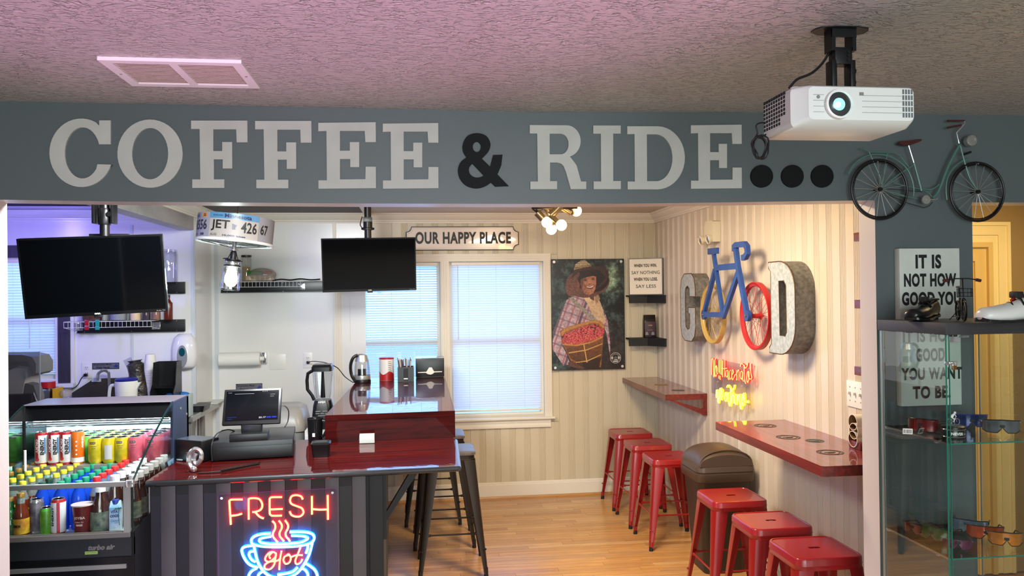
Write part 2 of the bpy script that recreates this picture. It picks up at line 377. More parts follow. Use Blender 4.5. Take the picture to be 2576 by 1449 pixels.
# front wall with the long opening and the hallway opening
def zl(px, py, yy=D): p = oY(px, py, yy); return (p.x, p.z)
und = [zl(18, 502), zl(300, 507), zl(860, 511.7), zl(1320, 513), zl(1560, 512.5), zl(1800, 509.5), zl(2000, 506.5), zl(2203, 504)]
und[0] = (-1.45, und[0][1]); und[-1] = (1.82, und[-1][1])
hz = oY(2445, 509, D); hz2 = oY(2576, 510, D)
out = [(-3.5, 0), (-1.45, 0)]+und+[(1.82, 0), (hz.x, 0), (hz.x, hz.z), (3.5, hz2.z), (3.5, 0), (XH, 0), (XH, 2.47), (-3.5, 2.47)]
g = G(); g.prism(out, D, DB, 0, ms=1)
struct('wall_front', g, ['grey_wall', 'white_paint'])
# outer walls of the building
struct('wall_left', G().box(-3.6, -3.5, -2.5, 6.9, 0, 2.5), mat('front room wall', (150, 152, 152), .6))
struct('wall_rear', G().box(-3.5, XH, -2.6, -2.5, 0, 2.5), mat('rear wall', (170, 172, 172), .6))
struct('wall_right', G().box(XH, XH+.1, -2.5, 4.6, 0, 2.5), mat('right outer wall', (160, 158, 150), .6))
struct('wall_hall', G().box(XR+.115, XH, 4.5, 4.6, 0, CZ+.02), 'hall_wall')
# hallway door casing
hc = oY(2535, 560, 4.5); ztop = oY(2500, 559, 4.5).z; x1 = hc.x
def ell(g, dx, w_, th, y=4.5):
    """one step of a mitred casing: upright and head in one L"""
    xr = x1-dx; zt = ztop-dx
    g.prism([(xr-w_, 0), (xr, 0), (xr, zt), (2.9, zt), (2.9, zt-w_), (xr-w_, zt-w_)], y-th, y)
door = struct('door_1', G().box(2.9, x1-.285, 4.475, 4.495, 0, ztop-.285), 'hall_trim')
g = G(); ell(g, 0, .022, .024); ell(g, .022, .033, .017); ell(g, .055, .025, .020); ell(g, .080, .045, .012)
struct('casing', g, 'hall_trim', door)
g = G(); ell(g, .125, .03, .03); ell(g, .155, .055, .008); ell(g, .21, .03, .022); ell(g, .24, .045, .008)
struct('jamb', g, 'tan', door)
# wall between seating room and hallway, boarded on the seating side
wr = struct('wall_right_inner', G().box(XR+.012, XR+.115, DB, YB+.1, 0, CZ+.02), 'bead_r')
wr.name = 'wall_right'
W = .129
def board_geo(w, h, grooves=True):
    """one beadboard: flat field and three rounded beads, front at y=0, back at y=.012"""
    pr = [(0, .0035), (.0015, 0), (w-.053, 0)]; x = w-.053
    for k in range(3):      # groove, low round bead
        pr += [(x+.0012, .0035), (x+.0028, .0035), (x+.0040, .0004), (x+.0085, -.0008), (x+.0130, .0004)]; x += .0135
    pr += [(w-.0105, .0035), (w-.0088, .0035), (w-.0075, .0), (w-.0012, 0), (w, .0035)]
    g = G(); n = len(pr); vs = [(a, b, 0) for a, b in pr]+[(a, b, h) for a, b in pr]+[(0, .012, 0), (w, .012, 0), (0, .012, h), (w, .012, h)]
    fs = [(i, i+1, n+i+1, n+i) for i in range(n-1)]+[(2*n, 2*n+1, 2*n+3, 2*n+2), (0, n, 2*n+2, 2*n), (n-1, 2*n+1, 2*n+3, 2*n-1)]
    g.add(vs, fs); return g
b0 = None
yy = YB
HB = CZ
while yy > DB+.02:
    if b0 is None: b0 = board_geo(W, HB).ob('board', 'bead_r', wr, loc=(XR, yy, 0), rz=ROT_R, smooth=22)
    else:
        b = b0.copy(); COL.objects.link(b); b.parent = wr; b.location = (XR, yy, 0)
    yy -= W
    if yy-W < DB: break
# back wall with two windows
wx0, wx1, wz0, wz1 = -.60, 1.115, .705, 2.03; mx0, mx1 = .232, .30
g = G()
g.box(-3.5, wx0, YB+.012, YB+.14, 0, 2.5); g.box(wx1, 2.3, YB+.012, YB+.14, 0, 2.5); g.box(wx0, wx1, YB+.012, YB+.14, 0, wz0); g.box(wx0, wx1, YB+.012, YB+.14, wz1, 2.5)
g.box(mx0, mx1, YB+.012, YB+.14, wz0, wz1)
wb = struct('wall_back', g, 'bead')
xb = oY(1215.4, 1200, YB).x+.025-W*5     # boards lined up on the photographed beads
seg = {}
def board(x, z0, z1, w=W):
    key = round(z1-z0, 3)
    if key not in seg: seg[key] = board_geo(W, z1-z0).ob('board', 'bead', wb, loc=(x, YB, z0), smooth=22)
    else:
        b = seg[key].copy(); COL.objects.link(b); b.parent = wb; b.location = (x, YB, z0)
i = 0; x = xb-W
while x < XR-.06:
    if x > 1.13 or x+W < -.62: board(x, 0.0, HB)
    elif x+W > 1.19: board(x, 0, HB) if x > 1.16 else (board(x, 0, .64), board(x, 2.09, HB))
    elif x > -.40: board(x, 0.0, .64); board(x, 2.09, HB)
    x += W
g = G(); g.box(x, XR, YB+.001, YB+.012, 0, HB); g.box(1.12, 1.16, YB+.002, YB+.012, 0, HB); struct('filler_strip', g, 'bead', wb)
# kitchen wall lining on the same wall
kp = struct('lining', G().box(XK, -.40, YB-.004, YB+.012, 0, HB), 'panel_white', wb)
for xx in (-.665, -1.62): struct('joint_strip', G().box(xx, xx+.028, YB-.012, YB-.003, .4, 2.36, bev=.002), 'trim_white' if xx > -1 else 'panel_strip', wb)
# kitchen left wall with its window
kx0, kx1, kz0, kz1 = -3.25, -2.61, 1.16, 2.06
g = G(); g.box(-3.5, kx0, YK, YK+.12, 0, 2.5); g.box(kx1, XK, YK, YK+.12, 0, 2.5); g.box(kx0, kx1, YK, YK+.12, 0, kz0); g.box(kx0, kx1, YK, YK+.12, kz1, 2.5)
g.box(XK-.1, XK, YK+.12, YB+.01, 0, 2.46)
wk = struct('wall_kitchen', g, 'panel_white'); wk.name = 'wall_left'
for xx in (-2.10, -1.664): struct('joint_strip', G().box(xx, xx+.018, YK-.006, YK, .5, 2.3), 'panel_strip', wk)
struct('joint_strip', G().box(XK, XK+.006, YK-.002, YK+.02, .5, 2.26), 'panel_strip', wk)
# crown mouldings
CR = [(0, 0), (0, -.082), (-.012, -.082), (-.014, -.070), (-.020, -.066), (-.022, -.056), (-.030, -.050), (-.052, -.026), (-.058, -.014), (-.066, -.012), (-.070, 0)]
def crown(name, p0, p1, nrm, m_='trim_white'):
    p0 = Vector(p0); p1 = Vector(p1); n = Vector(nrm); g = G(); k = len(CR)
    vs = [tuple(p0-n*a+Vector((0, 0, b))) for a, b in CR]+[tuple(p1-n*a+Vector((0, 0, b))) for a, b in CR]
    g.add(vs, [(i, (i+1) % k, k+(i+1) % k, k+i) for i in range(k)]+[tuple(range(k)), tuple(range(2*k-1, k-1, -1))])
    return struct(name, g, m_, smooth=25)
crown('trim_2', (XK, YB, CZ), (XR, YB, CZ), (0, -1, 0)); crown('trim_3', (XR, DB, CZ), (XR, YB, CZ), (-1, 0, 0))
crown('trim_4', (-3.4, YK, CZ-.035), (XK-.1, YK, CZ-.035), (0, -1, 0), M['panel_white'])
# soffit beam between the kitchen halves, crown on its right side
bz = oY(503, 583, 6.4).z
struct('beam', G().box(XK-.11, XK, DB, YK+.02, bz, CZ+.02, bev=.004), 'beam').name = 'trim_5'
crown('trim_6', (XK, DB, CZ), (XK, YB, CZ), (1, 0, 0))
# baseboards and oak shoe moulding
BP = [(0, 0), (-.014, 0), (-.014, .095), (-.010, .10), (-.010, .108), (-.004, .113), (0, .118)]
def skirt(name, p0, p1, nrm, prof, m_, z=0):
    p0 = Vector(p0); p1 = Vector(p1); n = Vector(nrm); g = G(); k = len(prof)
    vs = [tuple(p0-n*a+Vector((0, 0, b+z))) for a, b in prof]+[tuple(p1-n*a+Vector((0, 0, b+z))) for a, b in prof]
    g.add(vs, [(i, (i+1) % k, k+(i+1) % k, k+i) for i in range(k)]+[tuple(range(k)), tuple(range(2*k-1, k-1, -1))])
    return struct(name, g, m_, smooth=25)
SH = [(0, 0), (-.018, 0), (-.018, .008), (-.012, .017), (0, .019)]
skirt('baseboard_back', (-.4, YB, 0), (XR, YB, 0), (0, -1, 0), BP, 'trim_white', .019)
skirt('baseboard_right', (XR, DB, 0), (XR, YB, 0), (-1, 0, 0), BP, 'trim_white', .019)
skirt('trim_7', (-.4, YB, 0), (XR, YB, 0), (0, -1, 0), SH, OAK[1]); skirt('trim_8', (XR, DB, 0), (XR, YB, 0), (-1, 0, 0), SH, OAK[1])
# windows
def fluted(g, x0, x1, z0, z1, vert=True, y=YB):
    g.box(x0, x1, y-.016, y+.012, z0, z1)
    n = 3; w_ = (x1-x0) if vert else (z1-z0)
    for i in range(n):
        a = w_*(.12+.27*i); b = a+w_*.18
        if vert: g.box(x0+a, x0+b, y-.021, y-.015, z0, z1, bev=.0015)
        else: g.box(x0, x1, y-.021, y-.015, z0+a, z0+b, bev=.0015)
def window(n, x0, x1, z0, z1, y, slat_tilt, open_gap, casing_fn, zs0, mfr='trim_white'):
    """sash window set in the wall; blinds are a thing of their own"""
    g = G(); f = .035; yo = y+.05
    zm = (z0+z1)/2-.02
    for a, b, c, d_ in ((x0, x0+f, z0, z1), (x1-f, x1, z0, z1), (x0+f, x1-f, z0, z0+f), (x0+f, x1-f, z1-f, z1), (x0+f, x1-f, zm-.02, zm+.02)): g.box(a, b, yo, yo+.035, c, d_)
    w_ = struct('window_%d' % n, g, mfr)
    struct('pane', G().box(x0+f, x1-f, yo+.015, yo+.018, z0+f, zm-.02), 'glass_win', w_); struct('pane', G().box(x0+f, x1-f, yo+.022, yo+.025, zm+.02, z1-f), 'glass_win', w_)
    if casing_fn: casing_fn(w_)
    return w_
def casing_1(w_):
    g = G(); fluted(g, -.665, -.60, .69, 2.03); fluted(g, mx0-.002, mx1+.002, .69, 2.03); struct('casing', g, 'trim_white', w_)
    struct('sill', G().box(-.70, 1.20, YB-.05, YB+.06, .673, .692, bev=.004), 'trim_white', w_)
    g = G(); g.box(-.66, 1.165, YB-.016, YB+.012, .62, .673); g.box(-.66, 1.165, YB-.024, YB, .60, .625, bev=.004); g.box(-.66, 1.165, YB-.022, YB, .645, .65); struct('apron', g, 'trim_white', w_)
def casing_2(w_):
    g = G(); fluted(g, 1.115, 1.178, .69, 2.03); fluted(g, -.665, 1.178, 2.03, 2.095, False); struct('casing', g, 'trim_white', w_)
window(1, -.60, mx0, wz0-.012, wz1, YB, 0, 0, casing_1, .7)
window(2, mx1, wx1, wz0-.012, wz1, YB, 0, 0, casing_2, .7)
def casing_3(w_):
    g = G(); dk = mat('dark walnut casing', (48, 44, 56), .5, var=.2, vs=5, stretch=(14, 1, 1))
    g.box(kx1+.0, kx1+.085, YK-.02, YK, kz0-.04, kz1); g.box(kx0-.09, kx1+.085, YK-.022, YK, kz1, kz1+.09); struct('casing', g, dk, w_)
    g = G(); g.box(kx0-.1, kx1+.12, YK-.06, YK+.05, kz0-.06, kz0-.03, bev=.004); g.box(kx1+.085, kx1+.11, YK-.012, YK, kz0-.04, kz1+.09); g.box(kx1-.02, kx1, YK-.012, YK+.05, kz0-.03, kz1); struct('sill', g, 'white', w_)
window(3, kx0, kx1, kz0, kz1, YK, 0, 0, casing_3, kz0)
# plain stand-in for the plants and sky outside is the world itself; blinds:
def blind(label, x0, x1, ztop, zbot, y, tilt, pitch=.0205, wand=None, cut=0):
    t = T('window_blind', label, 'blind', ((x0+x1)/2, y, ztop)); w_ = (x1-x0)/2
    G().box(-w_, w_, -.014, .014, -.028, 0, bev=.003).ob('head_rail', 'trim_white', t)
    n = int((ztop-zbot-.05)/pitch); s0 = None
    for i in range(n):
        z = -.038-i*pitch
        if s0 is None:
            g = G(); h = .0125; vs = []
            for xx in (-w_+.002, w_-.002):
                for a in (-1, -.5, 0, .5, 1): vs.append((xx, a*h, .0016*(1-a*a)))
            g.add(vs, [(i_, i_+1, i_+6, i_+5) for i_ in range(4)])
            s0 = g.ob('slat', 'slat', t, loc=(0, 0, z), rot=(tilt, 0, 0), smooth=60)
        else:
            s = s0.copy(); COL.objects.link(s); s.parent = t; s.location = (0, 0, z)
            s.rotation_euler = (tilt+random.uniform(-.03, .03), 0, 0)
    zb = -.038-n*pitch
    G().box(-w_, w_, -.012, .012, zb-.012, zb+.004, bev=.003).ob('bottom_rail', 'trim_white', t)
    g = G()
    for a in (-.62, 0, .62): g.tube([(a*w_, -.0135, -.03), (a*w_, -.0135, zb)], .0008, 4)
    g.ob('ladder_cord', 'white', t)
    if wand: G().tube([(wand, -.022, -.02), (wand, -.024, -.66)], .0035, 6).ob('wand', 'trim_white', t)
    return t
blind('white slatted blind tilted half open over the left pane beside the television', -.575, .205, 2.025, .745, YB+.022, math.radians(14), wand=-.345)
blind('nearly closed white slatted blind glowing blue right of the bar top', .325, 1.088, 2.025, .735, YB+.022, math.radians(52), wand=-.33)
blind('blue tinted slatted blind in the dark framed kitchen window', kx0+.02, kx1-.02, kz1-.01, kz0+.03, YK+.02, math.radians(48), wand=.12)
# ================================================================ HEADER LETTERS
YL = D-.0045
def letter_obj(label, pts, holes=(), s=3.22, ox=0, oy=0, name='letter', mt='letter', th=.013, cat='letter', group=None):
    f = lambda P: [(lambda q: (q.x, q.z))(oY(ox+a/s, oy+b/s, YL)) for a, b in P]
    P = f(pts); cx = sum(p[0] for p in P)/len(P); cz = min(p[1] for p in P); sh = lambda L: [(a-cx, b-cz) for a, b in L]
    g = G().prism(sh(P), -.004, D-YL-.0002, 0, holes=[sh(f(h)) for h in holes])
    return g.ob(name, mt, None, label, cat, group, loc=(cx, YL, cz), smooth=30)
def boxmap(P, x0, x1, y0, y1):
    ax = min(p[0] for p in P); bx = max(p[0] for p in P); ay = min(p[1] for p in P); by = max(p[1] for p in P)
    return [(x0+(a-ax)/(bx-ax)*(x1-x0), y0+(b-ay)/(by-ay)*(y1-y0)) for a, b in P]
Cc = [(578, 655), (485, 655), (485, 698)]+arc(340, 917, 258, -277, 54, 340, 34)[1:]+[(587, 1013), (470, 1010)]+arc(350, 918, 143, -207, 332, 20, 28)[1:]+[(480, 848), (578, 848)]
LG = 'white slab letters on the grey header'
letter_obj('white letter C, first of the word COFFEE on the grey header', Cc, ox=100, oy=100)
letter_obj('white letter O of COFFEE on the grey header', arc(896, 924, 264, 276, 0, 348, 40), [arc(897, 924, 146, 208, 0, 348, 36)], ox=100, oy=100)
Fl = [(1228, 657), (1683, 657), (1685, 832), (1597, 832), (1593, 727), (1408, 727), (1408, 903), (1480, 903), (1480, 830), (1560, 830), (1561, 1044), (1484, 1044), (1484, 970), (1412, 970), (1413, 1132), (1497, 1132), (1497, 1201), (1238, 1201), (1238, 1132), (1303, 1132), (1297, 724), (1228, 724)]
letter_obj('first white letter F of COFFEE, next to the O', Fl, ox=100, oy=100)
letter_obj('second white letter F of COFFEE, stained at its foot, before the E', [(a+518, b+3) for a, b in Fl], ox=100, oy=100)
El = [(2052, 115), (2462, 110), (2463, 265), (2388, 265), (2383, 178), (2207, 178), (2207, 332), (2277, 332), (2277, 265), (2344, 265), (2344, 460), (2280, 460), (2280, 397), (2207, 397), (2207, 556), (2388, 554), (2390, 457), (2463, 457), (2464, 624), (2053, 628), (2053, 563), (2113, 563), (2110, 178), (2052, 180)]
letter_obj('first white letter E of COFFEE, right after the two F letters', boxmap(El, 801, 946, 308, 475), s=1)
letter_obj('last white letter E of COFFEE, beside the black ampersand', boxmap(El, 963, 1103, 310, 475), s=1)
letter_obj('white letter E at the end of RIDE, before the black dots', El, ox=1100, oy=280)
Rl = [(748, 113), (1045, 115)]+arc(1045, 243, 115, -128, 90, -76, 16)[1:]+[(1100, 402), (1127, 440), (1163, 570), (1205, 570), (1205, 631), (1080, 631), (1040, 490), (1022, 445), (1000, 424), (970, 416), (912, 416), (912, 567), (969, 567), (969, 631), (753, 632), (753, 570), (813, 570), (808, 181), (748, 181)]
letter_obj('white letter R, first of the word RIDE on the grey header', Rl, [[(909, 183), (1000, 183)]+arc(1000, 267, 62, -83, 80, -80, 10)+[(1000, 350), (909, 350)]], ox=1100, oy=280)
letter_obj('white letter I of RIDE on the grey header', [(1262, 117), (1484, 117), (1484, 182), (1423, 182), (1423, 566), (1485, 566), (1485, 631), (1265, 631), (1265, 569), (1325, 569), (1323, 183), (1262, 183)], ox=1100, oy=280)
letter_obj('white letter D of RIDE on the grey header', [(1537, 123), (1780, 123)]+arc(1780, 378, 223, -255, 88, -88, 20)+[(1780, 633), (1540, 633), (1540, 570), (1598, 570), (1596, 186), (1537, 186)], [[(1695, 188), (1768, 188)]+arc(1768, 378, 135, -190, 86, -86, 18)+[(1768, 567), (1697, 567)]], ox=1100, oy=280)
up = spline([(435, 578), (380, 612), (310, 625), (235, 603), (185, 550), (167, 480), (187, 415), (235, 374)], 4)+spline([(235, 372), (208, 325), (207, 265), (245, 200), (320, 178), (395, 200), (430, 262), (415, 325), (360, 384)], 4)
amp = [(p.x, p.y) for p in [Vector(q) for q in [tuple(v) for v in up]]]+[(428, 450), (452, 355), (528, 352), (518, 440), (487, 512), (578, 606), (470, 611)]
letter_obj('black ampersand between COFFEE and RIDE', amp, [arc(320, 289, 33, 42, 0, 340, 16), [tuple(v) for v in spline([(285, 425), (262, 450), (256, 485), (275, 520), (312, 537), (348, 534), (376, 521)], 3)]], ox=1100, oy=280, mt='letter_black', name='ampersand', cat='sign')
for px, lb in ((1916, 'black round dot right beside the last white letter E'), (1993, 'middle one of three black round dots on the header'), (2068, 'black round dot nearest the wall bicycle')):
    letter_obj(lb, arc(px, 443.5, 28, 28.5, 0, 348, 30), s=1, mt='letter_black', name='round_dot', cat='sign', group='black dots after RIDE')
# ================================================================ CEILING VENT
c4 = [oZ(241, 146, 2.43), oZ(609, 161, 2.43), oZ(656, 223, 2.43), oZ(329, 213.5, 2.43)]
vx0 = (c4[0].x+c4[3].x)/2; vx1 = (c4[1].x+c4[2].x)/2; vy0 = (c4[2].y+c4[3].y)/2; vy1 = (c4[0].y+c4[1].y)/2
vy0, vy1 = min(vy0, vy1), max(vy0, vy1); w_ = vx1-vx0; d_ = vy1-vy0
t = T('ceiling_vent', 'white twin-panel return air grille on the pink lit ceiling', 'vent', ((vx0+vx1)/2, (vy0+vy1)/2, 2.428))
g = G(); b = .03
for a in ((-w_/2, w_/2, -d_/2, -d_/2+b), (-w_/2, w_/2, d_/2-b, d_/2), (-w_/2, -w_/2+b, -d_/2+b, d_/2-b), (w_/2-b, w_/2, -d_/2+b, d_/2-b), (-.012, .012, -d_/2+b, d_/2-b)): g.box(*a, 0, .011)
g.ob('frame', 'white', t, smooth=0)
G().box(-w_/2+.01, w_/2-.01, -d_/2+.01, d_/2-.01, .0115, .012).ob('backing', mat('dusty duct', (86, 70, 56), .9), t)
n = 15; s0 = None
for side in (-1, 1):
    x0, x1 = (-w_/2+b, -.012) if side < 0 else (.012, w_/2-b)
    for i in range(n):
        yy = -d_/2+b+(d_-2*b)*(i+.5)/n; o = G().box(x0, x1, -.004, .004, -.0005, .0007).ob('slat', mat('vent slat', (205, 190, 175), .5) if s0 is None else s0, t, loc=(0, yy, .005), rot=(.6, 0, 0), smooth=0)
        if s0 is None: s0 = o.data.materials[0]
for x in (-w_/2+.015, w_/2-.015): G().cyl((x, 0, -.001), (x, 0, .003), .004, n=8).ob('screw', 'steel_dark', t)
# ================================================================ PROJECTOR
mc = oZ(2113, 78, 2.44)
t = T('projector_mount', 'black metal ceiling mount holding the white projector', 'mount', (mc.x, mc.y, 2.447))
g = G(); g.prism([(a*.5, b*.5) for a, b in [(-.15, -.02), (-.13, -.055), (-.06, -.075), (.06, -.075), (.13, -.055), (.15, -.02), (.15, .03), (.09, .075), (-.09, .075), (-.15, .03)]], -.008, 0, fn=lambda a, b, d: (a, b, d))
g.ob('ceiling_plate', 'black_metal', t)
g = G(); g.box(-.034, -.024, -.02, .02, -.065, -.008); g.box(.024, .034, -.02, .02, -.065, -.008); g.box(-.034, .034, -.022, -.016, -.030, -.008); g.ob('upper_yoke', 'black_metal', t, smooth=0)
g = G(); g.box(-.024, .024, -.018, .018, -.10, -.055, bev=.003); 
for z in (-.068, -.078, -.09): g.cyl((.012, -.021, z), (.012, -.017, z), .004, n=8)
g.ob('swivel_block', 'black_metal', t)
g = G(); g.box(-.033, -.019, -.018, .018, -.175, -.088, bev=.003); g.box(.019, .033, -.018, .018, -.175, -.088, bev=.003); g.cyl((.033, 0, -.115), (.040, 0, -.115), .009); g.cyl((.033, 0, -.145), (.039, 0, -.145), .009); g.ob('lower_yoke', 'black_metal', t)
g = G(); g.lathe([(.075, -.183), (.075, -.176), (.02, -.174)], n=20); g.cyl((0, -.005, -.174), (0, -.005, -.163), .007)
for a in (.4, 2.2, 3.6, 5.2): g.tube([(0, 0, -.185), (.09*math.cos(a), .09*math.sin(a), -.188), (.115*math.cos(a), .115*math.sin(a), -.2)], .007, 6)
g.ob('spider_plate', 'black_metal', t)
# body in its own frame: front towards the camera (local -y)
pf = 1.83; BL = oY(2031, 304, pf); BR = oY(2303, 306, pf); TL_ = oY(2031, 213, pf)
t = T('projector', 'white ceiling projector with its lens lit, over the last header letters', 'projector', ((BL.x+BR.x)/2, pf, BL.z), rot=(0, 0, math.radians(0)))
pw = (BR.x-BL.x)/2; ph = TL_.z-BL.z; pd = .20
g = G()
def pbody(a, b, d): return (a, d, b)
def ring(y, x0, x1, z0, z1, r): return [(x, y, z) for x, z in rrect(x0, x1, z0, z1, r, 4)]
R_ = [ring(0.004, -pw+.003, pw-.003, .003, ph-.003, .012), ring(0, -pw+.006, pw-.006, .006, ph-.006, .012)]
rings = [ring(0, -pw+.004, pw-.004, .004, ph-.004, .012), ring(.006, -pw, pw, 0, ph, .014), ring(.03, -pw-.028, pw+.002, -.012, ph+.002, .016), ring(pd-.02, -pw-.028, pw+.002, -.012, ph+.002, .016), ring(pd, -pw-.01, pw-.012, 0, ph-.01, .012)]
k = len(rings[0]); vs = [q for r_ in rings for q in r_]; fs = [(i*k+j, i*k+(j+1) % k, (i+1)*k+(j+1) % k, (i+1)*k+j) for i in range(len(rings)-1) for j in range(k)]
g.add(vs, fs+[tuple(range(k)), tuple(range(len(vs)-1, len(vs)-k-1, -1))]); g.ob('body', mat('projector white plastic', (214, 218, 214), .32), t, smooth=40)
lx = oY(2109, 263, pf).x-t.location.x; lz = oY(2109, 263, pf).z-BL.z
RX = Matrix.Translation((lx, 0, lz)) @ Matrix.Rotation(PI/2, 4, 'X')
G().lathe([(.034, -.002), (.037, .004), (.036, .010), (.031, .011), (.030, .004), (.0302, -.002)], n=28, X=RX).ob('lens_collar', 'white', t)
G().lathe([(.030, .004), (.028, .0045), (.024, -.002), (.020, .0025), (.019, .0025)], n=28, X=RX).ob('lens_barrel', 'black', t)
o = G().lathe([(.019, .002), (.012, .006), (.004, .0075), (.0001, .0078)], n=24, X=RX).ob('lens', mat('lens glass', (30, 60, 60), .03, em=(150, 255, 250), es=1.3), t)
G().ball((lx-.006, -.0078, lz-.002), .007, 12).ob('lamp_glow', emis('projector lamp', (215, 255, 255), 30), o)
# grilles: right front, left side
g = G(); gx0 = oY(2268, 240, pf).x-t.location.x; gx1 = pw-.006
for r_ in range(5):
    for c in range(4):
        x = gx0+(gx1-gx0)*c/4; z = .012+r_*.0145; g.box(x+.002, x+(gx1-gx0)/4-.001, -.0012, .001, z, z+.0115)
g.ob('front_grille', mat('grille shade', (96, 104, 104), .6), t, kind='stuff', smooth=0)
g = G(); sx = -pw-.0288
for r_ in range(8):
    for c in range(9):
        if r_ < 2 and c > 6: continue
        y = .17-.014*c; z = .008+r_*.0102; g.box(sx, sx+.002, y, y+.009, z, z+.0072)
g.ob('side_grille', 'black_matt', t, kind='stuff', smooth=0)
g = G()
for z in (.022, .036, .050, .064): g.box(-pw+.016, lx-.037, -.0008, .001, z, z+.0012); g.box(lx+.062, gx0, -.0008, .001, z, z+.0012)
g.ob('groove_lines', mat('groove', (150, 156, 152), .5), t, smooth=0)
G().lathe([(.012, 0), (.012, .007), (.010, .009)], (lx+.03, .05, ph), 16).ob('zoom_ring', 'white', t)
G().cyl((-pw+.0, .06, ph), (-pw+.0, .06, ph+.008), .012).ob('foot', 'white', t)
G().box(-pw+.04, pw-.03, .035, .16, ph, ph+.007, bev=.003).ob('top_cover', 'white', t)
G().box(lx+.055, lx+.066, -.0012, .001, ph-.024, ph-.016).ob('badge', 'steel_dark', t, smooth=0)
G().cyl((lx-.052, -.001, lz+.018), (lx-.052, .002, lz+.018), .0045).ob('sensor', 'grey_plastic', t)
# cables
P = [oY(2090, 125, 2.0), oY(2068, 160, 2.0), oY(2040, 185, 2.0), oY(2005, 200, 2.0), oY(1985, 222, 2.0)]
c1 = G().tube(spline(P, 6), .0035, 8).ob('power_cable', 'cable', None, 'black cable from the ceiling mount down to the projector', 'cable')
P = [oY(1938, 311, 2.0), oY(1915, 309, 2.0), oY(1902, 316, 2.0), oY(1905, 335, 2.0), oY(1900, 345, 2.0)]
P2 = [oY(1938, 318, 2.0), oY(1930, 335, 2.0), oY(1915, 345, 2.0)]
t = T('coiled_cable', 'coil of spare black cable hanging left of the projector', 'cable', tuple(oY(1909, 372, 2.0))); lo = t.location.copy()
def rel(P): return [p-lo for p in P]
G().tube(spline(rel(P), 5), .0022, 6).ob('lead', 'cable', t); G().tube(spline(rel(P2), 5), .0022, 6).ob('lead', 'cable', t)
for i, (dx, ph_) in enumerate(((0, 0), (.002, .3), (-.003, .7), (.004, 1.1))):
    G().tube([(dx+.019*math.cos(a*PI/12+ph_)*(1+.12*math.sin(3*a*PI/12+i)), -.004*i+.003*math.sin(a), (.026+.002*i)*math.sin(a*PI/12+ph_)) for a in range(24)], .0023, 6, closed=True).ob('loop', 'cable', t)
# ================================================================ WALL BICYCLE
YW = D-.035
def cb(a, b, y=YW): return oY(2080+a/4.139, 270+b/4.139, y)
org = cb(900, 1000)
t = T('wall_bicycle', 'flat green metal bicycle sculpture with black tyres on the wall', 'wall decoration', tuple(org))
def L_(P, y=0): return [cb(a, b)-org+Vector((0, y, 0)) for a, b in P]
for nm, (cx, cy), fx in (('rear_wheel', (548, 855), 0), ('front_wheel', (1565, 880), 1)):
    c = cb(cx, cy)-org; r = .1165
    wh = G().tube([(c.x+r*math.cos(a*PI/24), 0, c.z+r*math.sin(a*PI/24)) for a in range(48)], .0048, 8, closed=True).ob(nm, 'tyre', t)
    G().tube([(c.x+(r-.008)*math.cos(a*PI/24), 0, c.z+(r-.008)*math.sin(a*PI/24)) for a in range(48)], .003, 6, closed=True).ob('rim', 'black_metal', wh)
    for i in range(17):
        a = 2*PI*i/17+.15; G().tube([(c.x+.01*math.cos(a), -.003, c.z+.01*math.sin(a)), (c.x+(r-.008)*math.cos(a), -.001, c.z+(r-.008)*math.sin(a))], .0012, 5).ob('spoke', 'steel', wh)
    G().cyl((c.x, -.012, c.z), (c.x, .028, c.z), .007).ob('hub', 'black_metal', wh)
TB = lambda nm, P, r, m_='teal', n=8, y=0, sm=0: G().tube(spline(L_(P, y), 6) if sm else L_(P, y), r, n).ob(nm, m_, t)
TB('down_tube', [(1385, 385), (1330, 480), (1270, 600), (1220, 720), (1185, 820), (1150, 890), (1100, 945)], .0052, sm=1)
TB('lower_tube', [(1170, 800), (1120, 840), (1060, 855), (990, 845)], .0028, sm=1)
TB('seat_tube', [(905, 575), (940, 700), (985, 870)], .0042); TB('seat_post', [(850, 395), (905, 575)], .0026, 'chrome')
TB('chain_stay', [(565, 840), (700, 905), (940, 950)], .0025); TB('chain_stay', [(690, 785), (830, 820), (1000, 860), (1060, 890), (1090, 930)], .002, sm=1); TB('seat_stay', [(565, 840), (760, 690), (905, 600)], .0028)
TB('fork', [(1385, 385), (1430, 560), (1480, 720), (1530, 810), (1575, 870)], .0038, sm=1)
TB('stem', [(1375, 375), (1350, 265), (1395, 215), (1440, 160), (1430, 140), (1400, 140)], .0028, 'chrome', sm=0)
TB('grip', [(1430, 140), (1255, 140)], .0036, 'leather'); TB('grip', [(1400, 185), (1255, 213)], .0036, 'leather')
g = G(); P = L_([(740, 375), (760, 355), (850, 350), (930, 335), (975, 335), (970, 355), (920, 375), (850, 400), (790, 398), (750, 385)]); g.prism([(p.x, p.z) for p in P], -.01, .01); g.ob('saddle', 'leather', t)
TB('rack', [(350, 435), (375, 425), (440, 462), (700, 470), (760, 500), (820, 580), (855, 620)], .0022); TB('rack_stay', [(440, 465), (500, 600), (560, 740), (565, 830)], .002); TB('rack_stay', [(630, 480), (600, 640), (575, 830)], .002)
TB('rear_mudguard', [(225, 700), (260, 620), (330, 550), (430, 500), (540, 490), (650, 510), (760, 570), (840, 650), (885, 750), (905, 850), (900, 930)], .003, sm=1)
TB('front_mudguard', [(1250, 965), (1240, 860), (1255, 740), (1310, 640), (1390, 570), (1440, 550), (1490, 535)], .003, sm=1)
